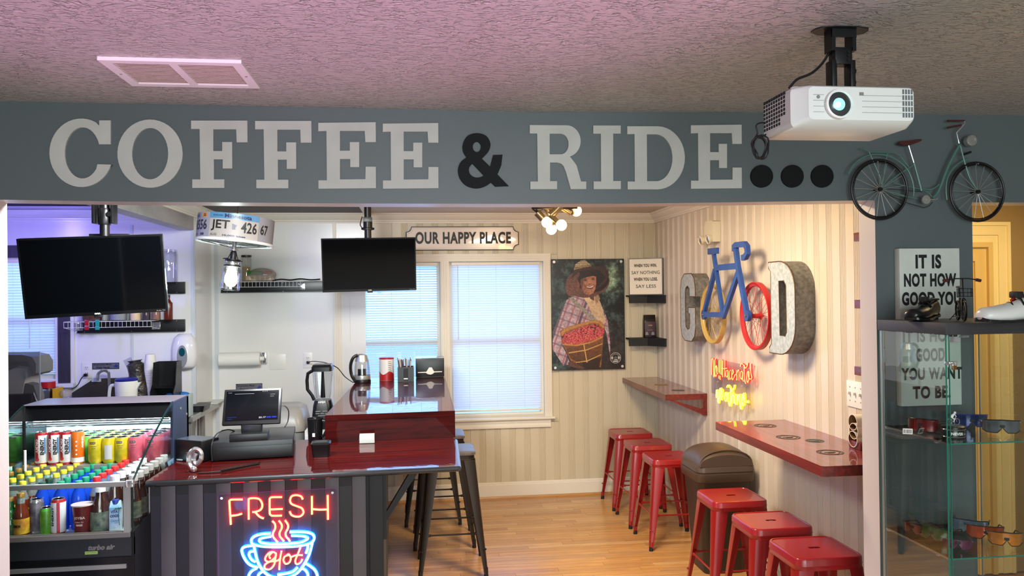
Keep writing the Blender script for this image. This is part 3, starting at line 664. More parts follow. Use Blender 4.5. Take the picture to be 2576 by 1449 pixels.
c = cb(1010, 965)-org; w1 = G().cyl((c.x, -.016, c.z), (c.x, -.008, c.z), .0175, n=28).ob('chain_disc', 'steel', t); G().tube([(c.x, -.018, c.z), (c.x+.039, -.018, c.z)], .0018, 6).ob('crank', 'chrome', w1); G().tube([(c.x+.036, -.03, c.z+.001), (c.x+.050, -.012, c.z+.001)], .002, 6).ob('pedal', 'chrome', w1)
TB('chain', [(545, 840), (990, 880)], .0012, 'cable'); TB('chain', [(560, 880), (850, 1000), (1010, 1045), (1060, 1030), (1100, 990)], .0014, 'cable')
c = cb(1487, 350)-org; X = Matrix.Translation((c.x, -.01, c.z)) @ Matrix.Rotation(PI/2, 4, 'X')
G().lathe([(.021, -.02), (.0225, 0), (.0225, .004), (.019, .008), (.014, .0085), (.0135, .006), (.0001, .006)], n=28, X=X).ob('headlamp', 'steel', t)
TB('bracket', [(1430, 490), (1500, 465)], .0045, 'black'); TB('bracket', [(1555, 580), (1555, 635)], .0035, 'black')
for a, b in ((520, 570), (1565, 590)): p = cb(a, b)-org; G().cyl((p.x, -.008, p.z), (p.x, .035, p.z), .0022, n=8).ob('wall_screw', 'chrome', t)
# ================================================================ CANVAS QUOTE ON THE PILLAR
yc = D-.036
a = oY(2262, 625, yc); b = oY(2420, 1018, yc); dpt = .034
t = T('canvas_sign', 'tall white canvas with black quote hung on the grey pillar behind the glass case', 'sign', ((a.x+b.x)/2, yc, b.z))
hw = (b.x-a.x)/2; hh = a.z-b.z
G().box(-hw, hw, 0, dpt, 0, hh, bev=.003).ob('canvas', mat('aged white canvas', (200, 206, 198), .7, var=.07, vs=9), t)
def qt(s, px0, px1, py0, py1, col='ink'):
    p = oY(px0, py1, yc)-t.location; q = oY(px1, py0, yc)-t.location
    text(s, p.x, q.x, p.z, q.z, mt=col, parent=t, y=-.0012, bold=.045, res=4, sp=1.12)
qt('IT IS', 2303, 2367, 640, 676); qt('NOT HOW', 2274, 2405, 687, 722); qt('GOOD YOU', 2269, 2416, 733, 769)
qt('IT IS HOW', 2271, 2412, 828, 862, 'ink_grey'); qt('GOOD', 2304, 2376, 875, 910); qt('YOU WANT', 2267, 2420, 922, 957); qt('TO BE.', 2296, 2391, 969, 1004)
# ================================================================ GLASS DISPLAY CASE
cy1 = 2.90; cx0 = oY(2213, 900, cy1).x; cx1 = oY(2464, 900, cy1).x; cy0 = oX(2380, 850, cx0).y; ct = oY(2380, 813, cy0).z
print('case', cx0, cx1, cy0, ct)
t = T('display_case', 'tall square glass display case with a dark grey top in front of the pillar', 'display case', ((cx0+cx1)/2, (cy0+cy1)/2, 0))
hx = (cx1-cx0)/2; hy = (cy1-cy0)/2
G().box(-hx-.005, hx+.005, -hy-.005, hy+.005, ct-.040, ct, bev=.0015).ob('top_board', mat('dark grey board', (52, 50, 54), .45), t)
G().box(-hx-.005, hx+.005, -hy-.005, hy+.005, 0, .08, bev=.002).ob('base_board', mat('dark grey base', (50, 50, 54), .5), t)
zsh1 = oY(2386, 1117, cy0).z; zsh2 = oY(2386, 1408, cy0).z
th = .004
for nm, bx in (('glass_side', (-hx, -hx+th, -hy+.006, hy)), ('glass_side', (hx-th, hx, -hy+.006, hy)), ('glass_back', (-hx+th, hx-th, hy-th, hy)), ('glass_door', (-hx+.012, hx-.001, -hy, -hy+th))):
    o = G().box(*bx, .085, ct-.042).ob(nm, 'glass', t, smooth=0)
def gedge(x0, x1, y0, y1, m_='glass_green'):
    G().box(x0, x1, y0, y1, .085, ct-.042).ob('glass_edge', m_, t, smooth=0)
gedge(-hx-.0003, -hx+.0042, -hy+.004, -hy+.006); gedge(-hx+.0105, -hx+.0125, -hy-.0003, -hy+.0042)
gedge(-hx-.0005, -hx+.005, hy-.001, hy+.0005); gedge(hx-.005, hx+.0005, hy-.001, hy+.0005, 'grey_plastic')
G().box(-hx-.001, -hx+.003, hy-.014, hy-.004, .085, ct-.042).ob('corner_strip', 'steel', t, smooth=0)
for nm, z in (('shelf', zsh1), ('shelf', zsh2), ('shelf', .50)):
    o = G().box(-hx+.008, hx-.008, -hy+.008, hy-.008, z-.005, z).ob(nm, 'glass', t, smooth=0)
    G().box(-hx+.008, hx-.008, -hy+.0065, -hy+.008, z-.005, z).ob('edge', 'glass_green', o, smooth=0)
    G().box(-hx+.0055, -hx+.008, -hy+.008, hy-.008, z-.006, z+.001).ob('edge', 'chrome', o, smooth=0)
    for y in (-hy+.07, hy-.03): G().box(-hx+.003, -hx+.018, y-.006, y+.006, z-.009, z-.0052).ob('shelf_clip', 'chrome', t)
G().box(-hx+.012, -hx+.045, -hy-.003, -hy+.006, ct-.066, ct-.046, bev=.001).ob('hinge', 'chrome', t)
G().box(-hx+.05, -hx+.085, -hy+.0, -hy+.006, ct-.05, ct-.043, bev=.001).ob('hinge', 'chrome', t)
l = oY(2392, 915, cy0-.004)-t.location
lk = G().box(l.x-.022, l.x+.024, l.y-.004, l.y+.003, l.z-.004, l.z+.008, bev=.0015).ob('lock_hasp', 'chrome', t)
G().cyl((l.x, l.y-.012, l.z+.003), (l.x, l.y+.006, l.z+.003), .005).ob('lock_barrel', 'chrome', lk)
t2 = T('padlock', 'small brass padlock hanging from the glass case lock', 'padlock', (t.location.x+l.x+.006, cy0-.012, l.z-.016)); t2.location.z = l.z-.018
G().box(-.008, .008, -.004, .004, -.002, .013, bev=.002).ob('lock_body', mat('brass', (186, 140, 90), .3, metal=1), t2)
G().tube([(-.005, 0, .012), (-.005, 0, .020), (0, 0, .025), (.005, 0, .020), (.005, 0, .012)], .0013, 6).ob('shackle', 'chrome', t2)
# ---------------------------------------------------------------- sunglasses
def shades(label, px, py, Y, zs, lens_col, frame_col, rz, w=.145, em=None, frame=True, hgt=.052):
    p = oY(px, py, Y)
    t = T('sunglasses', label, 'sunglasses', (p.x, p.y, zs), rz-.62, 'cycling sunglasses in the glass case')
    ml = mat('mirror lens', lens_col, .12, metal=.35, col2=tuple(int(c*.6) for c in lens_col), vs=9, coat=.8)
    mf = mat('glasses frame', frame_col, .3)
    r = .078
    def front(u, z, off=0): a = (u-.5)*1.75; return ((r+off)*math.sin(a)*w/.145*1.0, -(r+off)*math.cos(a)+r*.62, z)
    g = G()
    def ln(u, v):
        uu = abs(u-.5)*2; lo = .006+.020*max(0, 1-uu*4.5)+.012*max(0, uu-.75)*3; hi = hgt-.004*uu-.008*max(0, uu-.85)*4
        return front(u, lo+(hi-lo)*v)
    g.grid(ln, 28, 3); g.grid(lambda u, v: tuple(a+b for a, b in zip(ln(u, v), (0, .0018, 0))), 28, 3); g.ob('lens', ml, t, smooth=60)
    g = G().tube([front(i/24, hgt-.004*abs(i/24-.5)*2, .0006) for i in range(25)], .0022 if frame else .0012, 6); g.ob('brow_frame', mf, t)
    if frame: G().tube([front(i/24, .005+.020*max(0, 1-abs(i/24-.5)*9)+.012*max(0, abs(i/24-.5)*2-.75)*3, .0004) for i in range(25)], .0014, 6).ob('lower_frame', mf, t)
    G().box(-.008, .008, -.033, -.022, .024, .034, bev=.003).ob('nose_pad', 'rubber', t)
    for s in (-1, 1):
        a = front(.5+.5*s, hgt-.010); G().tube([a, (a[0]*1.02, a[1]+.05, hgt-.014), (a[0]*.98, a[1]+.09, hgt-.02), (a[0]*.9, a[1]+.115, hgt-.045)], [.0028, .0022, .0022, .0028], 6).ob('temple', mf, t)
    return t
U, Lw = zsh1+.0005, zsh2+.0005
shades('red mirror sunglasses with a price tag on the upper glass shelf', 2322, 1085, 2.74, U, (150, 40, 44), (30, 10, 14), -.35, w=.13)
tg = shades('blue mirror sunglasses at the back of the upper glass shelf', 2440, 1080, 2.80, U, (22, 50, 120), (40, 50, 120), .25)
shades('clear smoke grey sunglasses at the front right of the upper shelf', 2518, 1085, 2.66, U, (110, 114, 120), (26, 24, 24), .12)
shades('rose brown sunglasses at the back left of the lower glass shelf', 2305, 1335, 2.80, Lw, (150, 74, 52), (60, 14, 24), -.5, w=.12, hgt=.042)
shades('green mirror sunglasses on the left of the lower glass shelf', 2352, 1340, 2.72, Lw, (30, 104, 60), (16, 40, 34), -.45, w=.13)
shades('silver blue mirror sunglasses at the back of the lower shelf', 2440, 1330, 2.78, Lw, (110, 140, 160), (20, 24, 30), -.1)
shades('small purple tinted sunglasses at the front of the lower shelf', 2408, 1375, 2.61, Lw, (110, 48, 84), (80, 40, 60), .1, w=.115, frame=False, hgt=.038)
shades('orange red mirror sunglasses in the middle of the lower shelf', 2478, 1350, 2.70, Lw, (196, 74, 24), (24, 16, 16), .1)
shades('yellow orange mirror sunglasses at the front right of the lower shelf', 2528, 1365, 2.62, Lw, (224, 132, 30), (34, 22, 16), .15, w=.13)
p = oY(2283, 1078, 2.70)
o = G().box(-.016, .016, -.0008, .0008, 0, .022).ob('price_tag', 'paper', None, 'white barcode tag leaning beside the red mirror sunglasses', 'tag', loc=(p.x, p.y, U+.001), rot=(.35, 0, -.5))
g = G(); x = -.013
while x < .012: w_ = random.choice((.0006, .0012, .002)); g.box(x, x+w_, -.0012, -.0008, .004, .019); x += w_+.0012
g.ob('bar_code', 'ink', o, smooth=0, kind='stuff')
# tin with cyclist
p = oY(2398, 1098, 2.64); t = T('round_tin', 'round black tin printed with white letters on the upper glass shelf', 'tin', (p.x, p.y, U))
G().lathe([(.036, 0), (.038, .002), (.038, .024), (.037, .026)], n=32).ob('tin_body', 'black', t)
G().lathe([(.0372, .026), (.039, .027), (.039, .036), (.036, .038), (.0001, .038)], n=32).ob('lid', 'black', t)
g = G().tube([(.0392*math.cos(a*PI/20), .0392*math.sin(a*PI/20), .0265) for a in range(40)], .0008, 5, closed=True); g.tube([(.0385*math.cos(a*PI/20), .0385*math.sin(a*PI/20), .001) for a in range(40)], .0008, 5, closed=True); g.ob('silver_line', 'chrome', t)
cyl = lambda a, b: (.0384*math.sin(a/.038), -.0384*math.cos(a/.038), b)
text('NEVER', -.030, .012, .008, .018, fn=cyl, mt='white', parent=t, bold=.03); text('be done', .017, .036, .008, .016, fn=cyl, mt='white', parent=t, shear=.3)
t3 = T('cyclist_figurine', 'tiny silver cyclist figurine standing on the round tin', 'figurine', (p.x, p.y, U+.038))
for x in (-.015, .015): G().tube([(x+.011*math.cos(a*PI/10), 0, .0125+.011*math.sin(a*PI/10)) for a in range(20)], .0011, 5, closed=True).ob('wheel', 'chrome', t3)
g = G().tube([(-.015, 0, .012), (-.004, 0, .024), (.009, 0, .025), (.015, 0, .012)], .001, 5); g.tube([(-.004, 0, .024), (0, 0, .012), (.009, 0, .025), (.011, 0, .03)], .001, 5); g.ob('bike_frame', 'chrome', t3)
g = G().tube([(-.005, 0, .027), (-.001, 0, .036), (.006, 0, .041)], [.004, .0048, .003], 8); g.tube([(.005, -.003, .04), (.009, -.003, .034), (.011, -.002, .030)], .0014, 6); g.tube([(-.004, -.003, .027), (.003, -.003, .022), (.001, -.003, .012)], [.0026, .002, .0014], 6); g.ball((.008, 0, .045), .0045, 10); g.ob('rider', 'white', t3)
# ---------------------------------------------------------------- things on top of the case
def shoe(label, loc, rz, up, sole, dial, s=1.0):
    t = T('cycling_shoe', label, 'shoe', loc, rz)
    L = .27*s
    st = [(0, .014, .014, .036), (.012, .027, .010, .048), (.05, .036, .007, .056), (.18, .043, .004, .060), (.36, .047, .003, .068), (.55, .041, .006, .078), (.72, .035, .012, .098), (.88, .034, .014, .108), (.97, .029, .016, .104), (1, .020, .022, .094)]
    g = G(); n = 16; vs = []
    for u, hw, z0, z1 in st:
        for i in range(n):
            a = 2*PI*i/n; c, s_ = math.cos(a), math.sin(a); z = (z0+z1)/2-(z1-z0)/2*abs(s_)**.8*(1 if s_ < 0 else -1)
            k = 1-.35*max(0, s_); vs.append((hw*s*c*k, -L/2+L*u, z*s))
    m_ = len(st); fs = [(k*n+i, k*n+(i+1) % n, (k+1)*n+(i+1) % n, (k+1)*n+i) for k in range(m_-1) for i in range(n)]+[tuple(range(n))]
    g.add(vs, fs); g.ob('upper', up, t, smooth=60)
    g = G(); P = [(hw*s*1.03*(1 if j else -1), 0) for j in (0, 1)]
    for k in range(m_-1):
        (u0, h0, a0, b0_), (u1, h1, a1, b1) = st[k], st[k+1]; y0 = -L/2+L*u0; y1 = -L/2+L*u1
        g.hexa([(-h0*s, y0, (a0-.002)*s), (h0*s, y0, (a0-.002)*s), (h1*s, y1, (a1-.002)*s), (-h1*s, y1, (a1-.002)*s), (-h0*s*1.02, y0, (a0+.008)*s), (h0*s*1.02, y0, (a0+.008)*s), (h1*s*1.02, y1, (a1+.008)*s), (-h1*s*1.02, y1, (a1+.008)*s)])
    g.ob('sole', sole, t, smooth=50)
    G().box(-.018*s, .018*s, -.07*s, -.02*s, -.0005, .006*s, bev=.002).ob('cleat', 'rubber', t); G().box(-.02*s, .02*s, .095*s, .125*s, -.0005, .016*s, bev=.003).ob('heel_pad', 'rubber', t)
    G().lathe([(.010*s, 0), (.0095*s, .008*s), (.006*s, .010*s)], n=16, X=Matrix.Translation((-.022*s, .028*s, .078*s)) @ Matrix.Rotation(-.8, 4, 'Y')).ob('dial', dial, t)
    for y, z in ((-.045, .060), (-.015, .070), (.025, .083)): G().tube([(-.032*s, y*s, (z-.020)*s), (-.012*s, (y+.006)*s, (z+.002)*s), (.012*s, y*s, (z+.002)*s), (.032*s, (y-.005)*s, (z-.020)*s)], [.004*s, .0035*s, .0035*s, .004*s], 6).ob('strap', 'black', t)
    g = G().tube([(-.022*s, .12*s, .098*s), (-.026*s, .08*s, .098*s), (-.018*s, .045*s, .094*s), (0, .03*s, .094*s), (.018*s, .045*s, .094*s), (.026*s, .08*s, .098*s), (.022*s, .12*s, .098*s)], .005*s, 8); g.ob('collar', 'black_matt', t)
    G().grid(lambda u, v: ((u-.5)*.034*s, (.035+.08*v)*s, (.094+.002)*s), 2, 2).ob('opening', 'rubber', t)
    G().box(-.016*s, .016*s, .0, .035*s, .088*s, .112*s, bev=.006*s).ob('tongue', 'black_matt', t)
    return t
p = oY(2322, 806, 2.72); shoe('black cycling shoe on the dark top of the glass case, toe to the left', (p.x, p.y, ct+.002), -1.0, mat('black shoe upper', (20, 22, 24), .3, col2=(10, 11, 12), vs=20), 'black', 'black', .78)
p = oZ(2556, 815, ct); shoe('white cycling shoe with red dial at the right end of the case top', (p.x+.02, p.y+.04, ct+.002), -1.5, mat('white shoe upper', (214, 214, 210), .3), 'black', mat('red dial', (170, 30, 36), .3), .93)
# miniature folding bicycle
p = oY(2418, 808, 2.64); t = T('miniature_bicycle', 'black miniature bicycle model with a front basket on the case top', 'model', (p.x, p.y, ct+.001), math.radians(-116))
def wheel(x, r, n=24):
    wh = G().tube([(x+r*math.cos(a*2*PI/n), 0, r+.003+r*math.sin(a*2*PI/n)) for a in range(n)], .0035, 8, closed=True).ob('wheel', 'tyre', t)
    G().tube([(x+r*.82*math.cos(a*2*PI/n), 0, r+.003+r*.82*math.sin(a*2*PI/n)) for a in range(n)], .0016, 6, closed=True).ob('rim', 'black_metal', wh)
    for i in range(8): a = PI*i/4; G().tube([(x, 0, r+.003), (x+r*.82*math.cos(a), 0, r+.003+r*.82*math.sin(a))], .0007, 4).ob('spoke', 'black_metal', wh)
wheel(.055, .034); wheel(-.055, .034)
B = lambda nm, P, r, m_='black_metal': G().tube(P, r, 8).ob(nm, m_, t)
B('fork', [(.055, -.008, .037), (.046, -.006, .075), (.043, 0, .085)], .0022); B('fork', [(.055, .008, .037), (.046, .006, .075), (.043, 0, .085)], .0022)
B('steerer', [(.043, 0, .080), (.030, 0, .150)], .0028); B('handlebar', [(.022, -.050, .146), (.030, -.02, .152), (.030, .02, .152), (.022, .050, .146)], .0022)
for s in (-1, 1): B('grip', [(.024, .042*s, .148), (.018, .060*s, .144)], .006, 'leather')
B('top_tube', [(.040, 0, .075), (0, 0, .040), (-.02, 0, .042)], .003); B('seat_tube', [(-.005, 0, .035), (-.028, 0, .120)], .0025); B('seat_stay', [(-.055, 0, .037), (-.02, 0, .085)], .0018); B('chain_stay', [(-.055, 0, .037), (-.005, 0, .037)], .0018)
G().box(-.045, -.010, -.008, .008, .118, .126, bev=.003).ob('saddle', 'leather', t)
bk = G(); 
for z in (.088, .102, .116): bk.tube([(.052, -.022, z), (.078, -.022, z), (.078, .022, z), (.052, .022, z)], .0012, 5, closed=True)
for x, y in ((.052, -.022), (.065, -.022), (.078, -.022), (.078, -.007), (.078, .007), (.078, .022), (.065, .022), (.052, .022)): bk.tube([(x, y, .086), (x, y, .117)], .001, 5)
bk.box(.052, .078, -.022, .022, .085, .087); bk.ob('basket', 'black_metal', t)
B('crank', [(-.002, -.008, .037), (.020, -.012, .018)], .0018); G().box(.012, .032, -.030, -.012, .014, .019).ob('pedal', 'black_metal', t); B('crank', [(-.002, .008, .037), (-.022, .012, .052)], .0018); G().box(-.032, -.012, .012, .030, .050, .055).ob('pedal', 'black_metal', t)
B('kickstand', [(-.030, -.006, .035), (-.035, -.032, .002)], .0014)
# ================================================================ SEATING ROOM
# stools
def stool(name, label, cat, h, sw, spread, metal, seat_m, rung_z, wood=False):
    t = T(name, label, cat)
    hs = sw/2; g = G(); slot = [(a, b) for a, b in rrect(-.028, .028, -.011, .011, .0105, 4)]
    o = rrect(-hs, hs, -hs, hs, .045, 5); fn = lambda a, b, d: (a, b, d)
    if not wood:
        g.prism(rrect(-hs+.014, hs-.014, -hs+.014, hs-.014, .036, 5), h-.006, h-.003, holes=[slot], fn=fn)
        n = len(o)
        def rg(k, z): q = rrect(-hs+k, hs-k, -hs+k, hs-k, max(.045-k, .01), 5); return [(a, b, z) for a, b in q]
        rings = [rg(.016, h-.005), rg(.012, h), rg(.005, h-.001), rg(0, h-.008), rg(0, h-.028), rg(-.0015, h-.030), rg(-.0015, h-.033), rg(0, h-.035), rg(0, h-.052)]
        vs = [q for r in rings for q in r]; g.add(vs, [(i*n+j, i*n+(j+1) % n, (i+1)*n+(j+1) % n, (i+1)*n+j) for i in range(len(rings)-1) for j in range(n)])
        g.ob('seat', metal, t, smooth=40)
    else:
        n = len(o)
        def rg(k, z): q = rrect(-hs+k, hs-k, -hs+k, hs-k, .04, 5); return [(a, b, z) for a, b in q]
        rings = [rg(.006, h), rg(0, h-.006), rg(0, h-.020), rg(.004, h-.024)]
        vs = [q for r in rings for q in r]; g.add(vs, [(i*n+j, i*n+(j+1) % n, (i+1)*n+(j+1) % n, (i+1)*n+j) for i in range(3) for j in range(n)]+[tuple(range(n)), tuple(range(4*n-1, 3*n-1, -1))])
        g.ob('seat', seat_m, t, smooth=40)
        g = G(); rings = [rg(.008, h-.0245), rg(.008, h-.045), rg(.006, h-.047), rg(.008, h-.062)]; vs = [q for r in rings for q in r]
        g.add(vs, [(i*n+j, i*n+(j+1) % n, (i+1)*n+(j+1) % n, (i+1)*n+j) for i in range(3) for j in range(n)]); g.ob('seat_band', metal, t, smooth=40)
    # legs: folded sheet, wide at the seat, narrow at the foot
    zt = h-.05; f = spread/2; wt = .072; wb_ = .026
    def leg():
        g = G(); e = .003
        def pl(z): 
            u = (zt-z)/(zt-.02); c = hs-.004+(f-hs+.004)*u; w = wt+(wb_-wt)*min(1, u*1.02)
            return c, w
        zs_ = [zt, zt-.02, zt*.5, .06, .02]; vs = []; fs = []
        for z in zs_:
            c, w = pl(z); r = min(.022, w*.45)
            sec = [(c-w, c), (c-r, c), (c-r*.3, c-r*.3), (c, c-r), (c, c-w), (c-e, c-w), (c-e, c-r), (c-r*.3-e, c-r*.3-e), (c-r, c-e), (c-w, c-e)]
            vs += [(a, b, z) for a, b in sec]
        n = 10; fs = [(k*n+j, k*n+(j+1) % n, (k+1)*n+(j+1) % n, (k+1)*n+j) for k in range(4) for j in range(n)]
        g.add(vs, fs); c, w = pl(.2*h); g.ball((c-w*.35, c, .22*h), .006, 8); g.ball((c, c-w*.35, .22*h), .006, 8)
        return g
    l0 = leg().ob('leg', metal, t, smooth=30)
    ft = G().cyl((f-.012, f-.012, 0), (f-.013, f-.013, .028), .0145, .013).ob('rubber_foot', 'rubber', l0)
    G().cyl((f-.0128, f-.0128, .028), (f-.014, f-.014, .058), .0135, .014).ob('ferrule', metal, l0)
    for a in (1, 2, 3): dup(l0, parent=t, rz=a*PI/2)
    u = (zt-rung_z)/(zt-.02); c = hs-.004+(f-hs+.004)*u
    r0 = None
    for a in range(4):
        if r0 is None: r0 = G().tube([(-c+.03, c-.010, rung_z), (-c+.055, c-.010, rung_z), (-c+.06, c-.010, rung_z), (c-.06, c-.010, rung_z), (c-.055, c-.010, rung_z), (c-.03, c-.010, rung_z)], [.009, .009, .0055, .0055, .009, .009], 8).ob('rung', metal, t)
        else: dup(r0, parent=t, rz=a*PI/2)
    g = G().box(-hs+.03, hs-.03, -.012, .012, h-.06, h-.057); g.box(-.012, .012, -hs+.03, hs-.03, h-.0635, h-.0605); g.ob('cross_brace', metal, t, smooth=0)
    return t
gs = 'red metal stools under the wall shelves'
sx = 1.77
L6 = [('red metal stool in the far corner by the coffee farmer poster, first of the row', 6.435), ('red metal stool second from the back wall', 5.945), ('red metal stool right behind the brown bin, third from the back wall', 5.43),
      ('red metal stool right in front of the brown bin', 4.32), ('red metal stool second nearest the camera under the right shelf', 3.815), ('red metal stool nearest the camera, cut off at the bottom edge', 3.38)]
s0 = stool('metal_stool', L6[0][0], 'stool', .60, .312, .412, 'red_paint', None, .23); s0.location = (sx, L6[0][1], 0); s0['group'] = gs
for lb, yy in L6[1:]: dup(s0, lb, (sx, yy, 0))
s0 = stool('bar_stool', 'dark metal bar stool with grey wood seat nearest the camera at the counter', 'stool', .765, .305, .43, 'bronze', 'seat_wood', .265, True); s0.location = (.225, 5.12, 0); s0['group'] = 'dark bar stools along the counter'
dup(s0, 'second dark bar stool with grey wood seat, its seat seen above the nearest one', (.195, 5.70, 0)); dup(s0, 'farthest dark bar stool, mostly hidden behind the other two', (.13, 6.27, 0))
# swing-top bin
t = T('swing_bin', 'brown plastic swing-top bin standing between the red stools', 'bin', (1.90, 4.86, 0))
def rr(hx_, hy_, z, r=.05): return [(a, b, z) for a, b in rrect(-hx_, hx_, -hy_, hy_, r, 5)]
def loft(g, rings, m=0, cap=True):
    n = len(rings[0]); vs = [q for r in rings for q in r]
    g.add(vs, [(i*n+j, i*n+(j+1) % n, (i+1)*n+(j+1) % n, (i+1)*n+j) for i in range(len(rings)-1) for j in range(n)]+([tuple(range(n)), tuple(range(len(vs)-1, len(vs)-n-1, -1))] if cap else []), m); return g
loft(G(), [rr(.125, .115, 0, .04), rr(.13, .12, .01, .04), rr(.175, .16, .60, .05), rr(.18, .165, .605, .05), rr(.18, .165, .62, .05)]).ob('body', 'brown_plastic2', t, smooth=50)
loft(G(), [rr(.182, .167, .575, .05), rr(.188, .172, .58), rr(.192, .176, .628), rr(.186, .170, .630), rr(.186, .170, .636), rr(.190, .174, .640), rr(.186, .170, .668), rr(.170, .155, .675)]).ob('rim', 'brown_plastic', t, smooth=50)
g = G(); n = 14
P = [(.170*math.cos(PI-PI*i/n)*(1 if i not in (0, n) else 1), .672+.115*math.sin(PI*i/n)**.8) for i in range(n+1)]
rings = [[(x*k, y, .672+(z-.672)*k2) for x, z in P] for y, k, k2 in ((-.165, 1, .62), (-.145, 1, .80), (-.05, 1, .97), (.05, 1, .97), (.145, 1, .80), (.165, 1, .62))]
k = n+1; vs = [q for r in rings for q in r]; g.add(vs, [(i*k+j, i*k+j+1, (i+1)*k+j+1, (i+1)*k+j) for i in range(5) for j in range(n)]+[tuple(range(k)), tuple(range(6*k-1, 5*k-1, -1))])
lid = g.ob('swing_lid', 'brown_plastic', t, smooth=40)
G().tube([(.168*math.cos(PI-PI*i/n)+.0, -.150, .675+.095*math.sin(PI*i/n)**.8) for i in range(n+1)], .005, 6).ob('flap_edge', 'brown_plastic', lid)
G().box(-.012, .012, -.03, .03, 0, .006, bev=.003).ob('finger_pull', 'brown_plastic', lid, loc=(-.115, -.03, .745), rot=(0, -.75, 0))
# wall shelves on the right wall
def plate(label, x0, x1, y0, y1, z, th, cham, bracket):
    t = T('wall_shelf', label, 'shelf', (XR, (y0+y1)/2, z)); a0, a1 = y0-(y0+y1)/2, y1-(y0+y1)/2; w_ = XR-x0
    P = [(-w_, a0+(cham if cham else 0)), (-.0005, a0), (-.0005, a1), (-w_, a1)] if not cham else [(-w_+cham, a0), (-.0005, a0), (-.0005, a1), (-w_, a1), (-w_, a0+.01)]
    P = [(-w_, a0), (-.0005, a0), (-.0005, a1), (-w_, a1)] if not cham else [(-w_, a0+cham*.1), (-w_+cham*.15, a0), (-.0005, a0), (-.0005, a1), (-w_, a1)]
    G().prism(P, -th, 0, 0, ms=1, fn=lambda a, b, d: (a, b, d)).ob('board', ['shelf_wood', 'shelf_side'], t, smooth=0)
    for by in bracket:
        b = by-(y0+y1)/2; g = G(); g.box(-.032, -.0005, b-.019, b+.019, -.16, -th-.0005, 1); g.ob('wall_batten', 'shelf_side', t, smooth=0)
        G().prism([(-.032, -.155), (-.032, -.115), (-w_+.06, -th-.001), (-w_+.03, -th-.001)], b-.019, b+.019).ob('diagonal_brace', 'seat_wood' if 0 else 'shelf_side', t, smooth=0)
    return t
ZS = 1.005
p1 = oZ(1674, 993, ZS); p2 = oZ(1800, 1061, ZS); p3 = oZ(2082, 1173, ZS)
sh1 = plate('red stained wall shelf in the far corner, above the first stools', p1.x, XR, p1.y, YB-.001, ZS, .042, 0, [p1.y+.022])
sh2 = plate('long red stained wall shelf nearer the camera with round badges under its gloss', p2.x, XR, p3.y, p2.y, ZS, .045, .1, [])
def roundel(px, py, r, col, par):
    p = oZ(px, py, ZS); g = G(); c = p-par.location
    for a0, a1 in ((r, r-.006), (r-.016, r-.020)):
        g.prism(arc(c.x, c.y, a0, a0, 0, 349, 32), .0006, .0010, holes=[arc(c.x, c.y, a1, a1, 0, 349, 32)], fn=lambda a, b, d: (a, b, d))
    for k in range(10): a = 2*PI*k/10; g.box(c.x+(r-.011)*math.cos(a)-.003, c.x+(r-.011)*math.cos(a)+.003, c.y+(r-.011)*math.sin(a)-.003, c.y+(r-.011)*math.sin(a)+.003, .0006, .0010)
    g.box(c.x-r*.45, c.x+r*.45, c.y-.004, c.y+.006, .0006, .0010); g.box(c.x-r*.3, c.x+r*.25, c.y-.02, c.y-.012, .0006, .0010)
    g.ob('badge', col, par, smooth=0)
gold = mat('gold print', (150, 120, 40), .5); dkg = mat('dark green print', (34, 52, 40), .5); teal_ = mat('teal print', (40, 74, 70), .5)
roundel(1663, 968, .055, gold, sh1); roundel(1706, 982, .05, teal_, sh1); roundel(1925, 1071, .06, dkg, sh2); roundel(1983, 1100, .06, dkg, sh2); roundel(2050, 1109, .045, teal_, sh2); roundel(2088, 1138, .06, dkg, sh2)
# emergency light
p = oX(1802, 590, XR); t = T('emergency_light', 'cream twin-head emergency light high on the right wall', 'emergency light', (XR, p.y, p.z), ROT_R)
cream = mat('cream plastic', (222, 214, 190), .4)
G().prism([(-.085, -.045), (.08, -.055), (.085, .085), (.05, .095), (-.06, .095), (-.09, .06)], -.055, -.001).ob('housing', cream, t, smooth=30)
for x in (-.10, .045):
    G().cyl((x, -.065, -.055), (x, -.04, -.045), .010).ob('swivel', cream, t)
    X = Matrix.Translation((x, -.075, -.035)) @ Matrix.Rotation(PI/2+.25, 4, 'X')
    h_ = G().lathe([(.018, -.03), (.034, -.004), (.036, .008), (.033, .010), (.032, .004)], n=20, X=X).ob('lamp_head', cream, t)
    G().lathe([(.032, .006), (.016, .0085), (.0001, .009)], n=20, X=X).ob('lens', 'chrome', h_)
# galvanised letters and the wheel-and-frame O's
XF = 2.005
def wp(px, py, X=XF): p = oX(px, py, X); return (-p.y, p.z)      # wall frame: a = -y, b = z
def wall_letter(label, name, pts, holes, depth, py_ref):
    ca = sum(a for a, b in pts)/len(pts); cz_ = min(b for a, b in pts)
    t = T(name, label, 'letter', (XR, -ca, cz_), ROT_R); q = lambda P: [(a-ca, b-cz_) for a, b in P]
    n = len(pts)
    G().prism(q(pts), -(XR-XF), -(XR-XF)+.003, 0, holes=[q(h) for h in holes]).ob('face', 'galv', t, smooth=0)
    g = G()
    for L in [pts]+list(holes):
        P = q(L); k = len(P); vs = [(a, -(XR-XF)+.003, b) for a, b in P]+[(a, -.0005, b) for a, b in P]; g.add(vs, [(i, (i+1) % k, k+(i+1) % k, k+i) for i in range(k)])
    g.ob('side_band', 'galv_side', t, smooth=30)
    g = G(); 
    for L in [pts]+list(holes): g.tube([(a, -(XR-XF)+.001, b) for a, b in q(L)], .0035, 6, closed=True)
    g.ob('rim', 'rust', t)
    return t
a0, z1 = wp(1933, 660); a1, _ = wp(1999, 700); _, z0 = wp(1938, 887); w_ = a1-a0; h_ = z1-z0
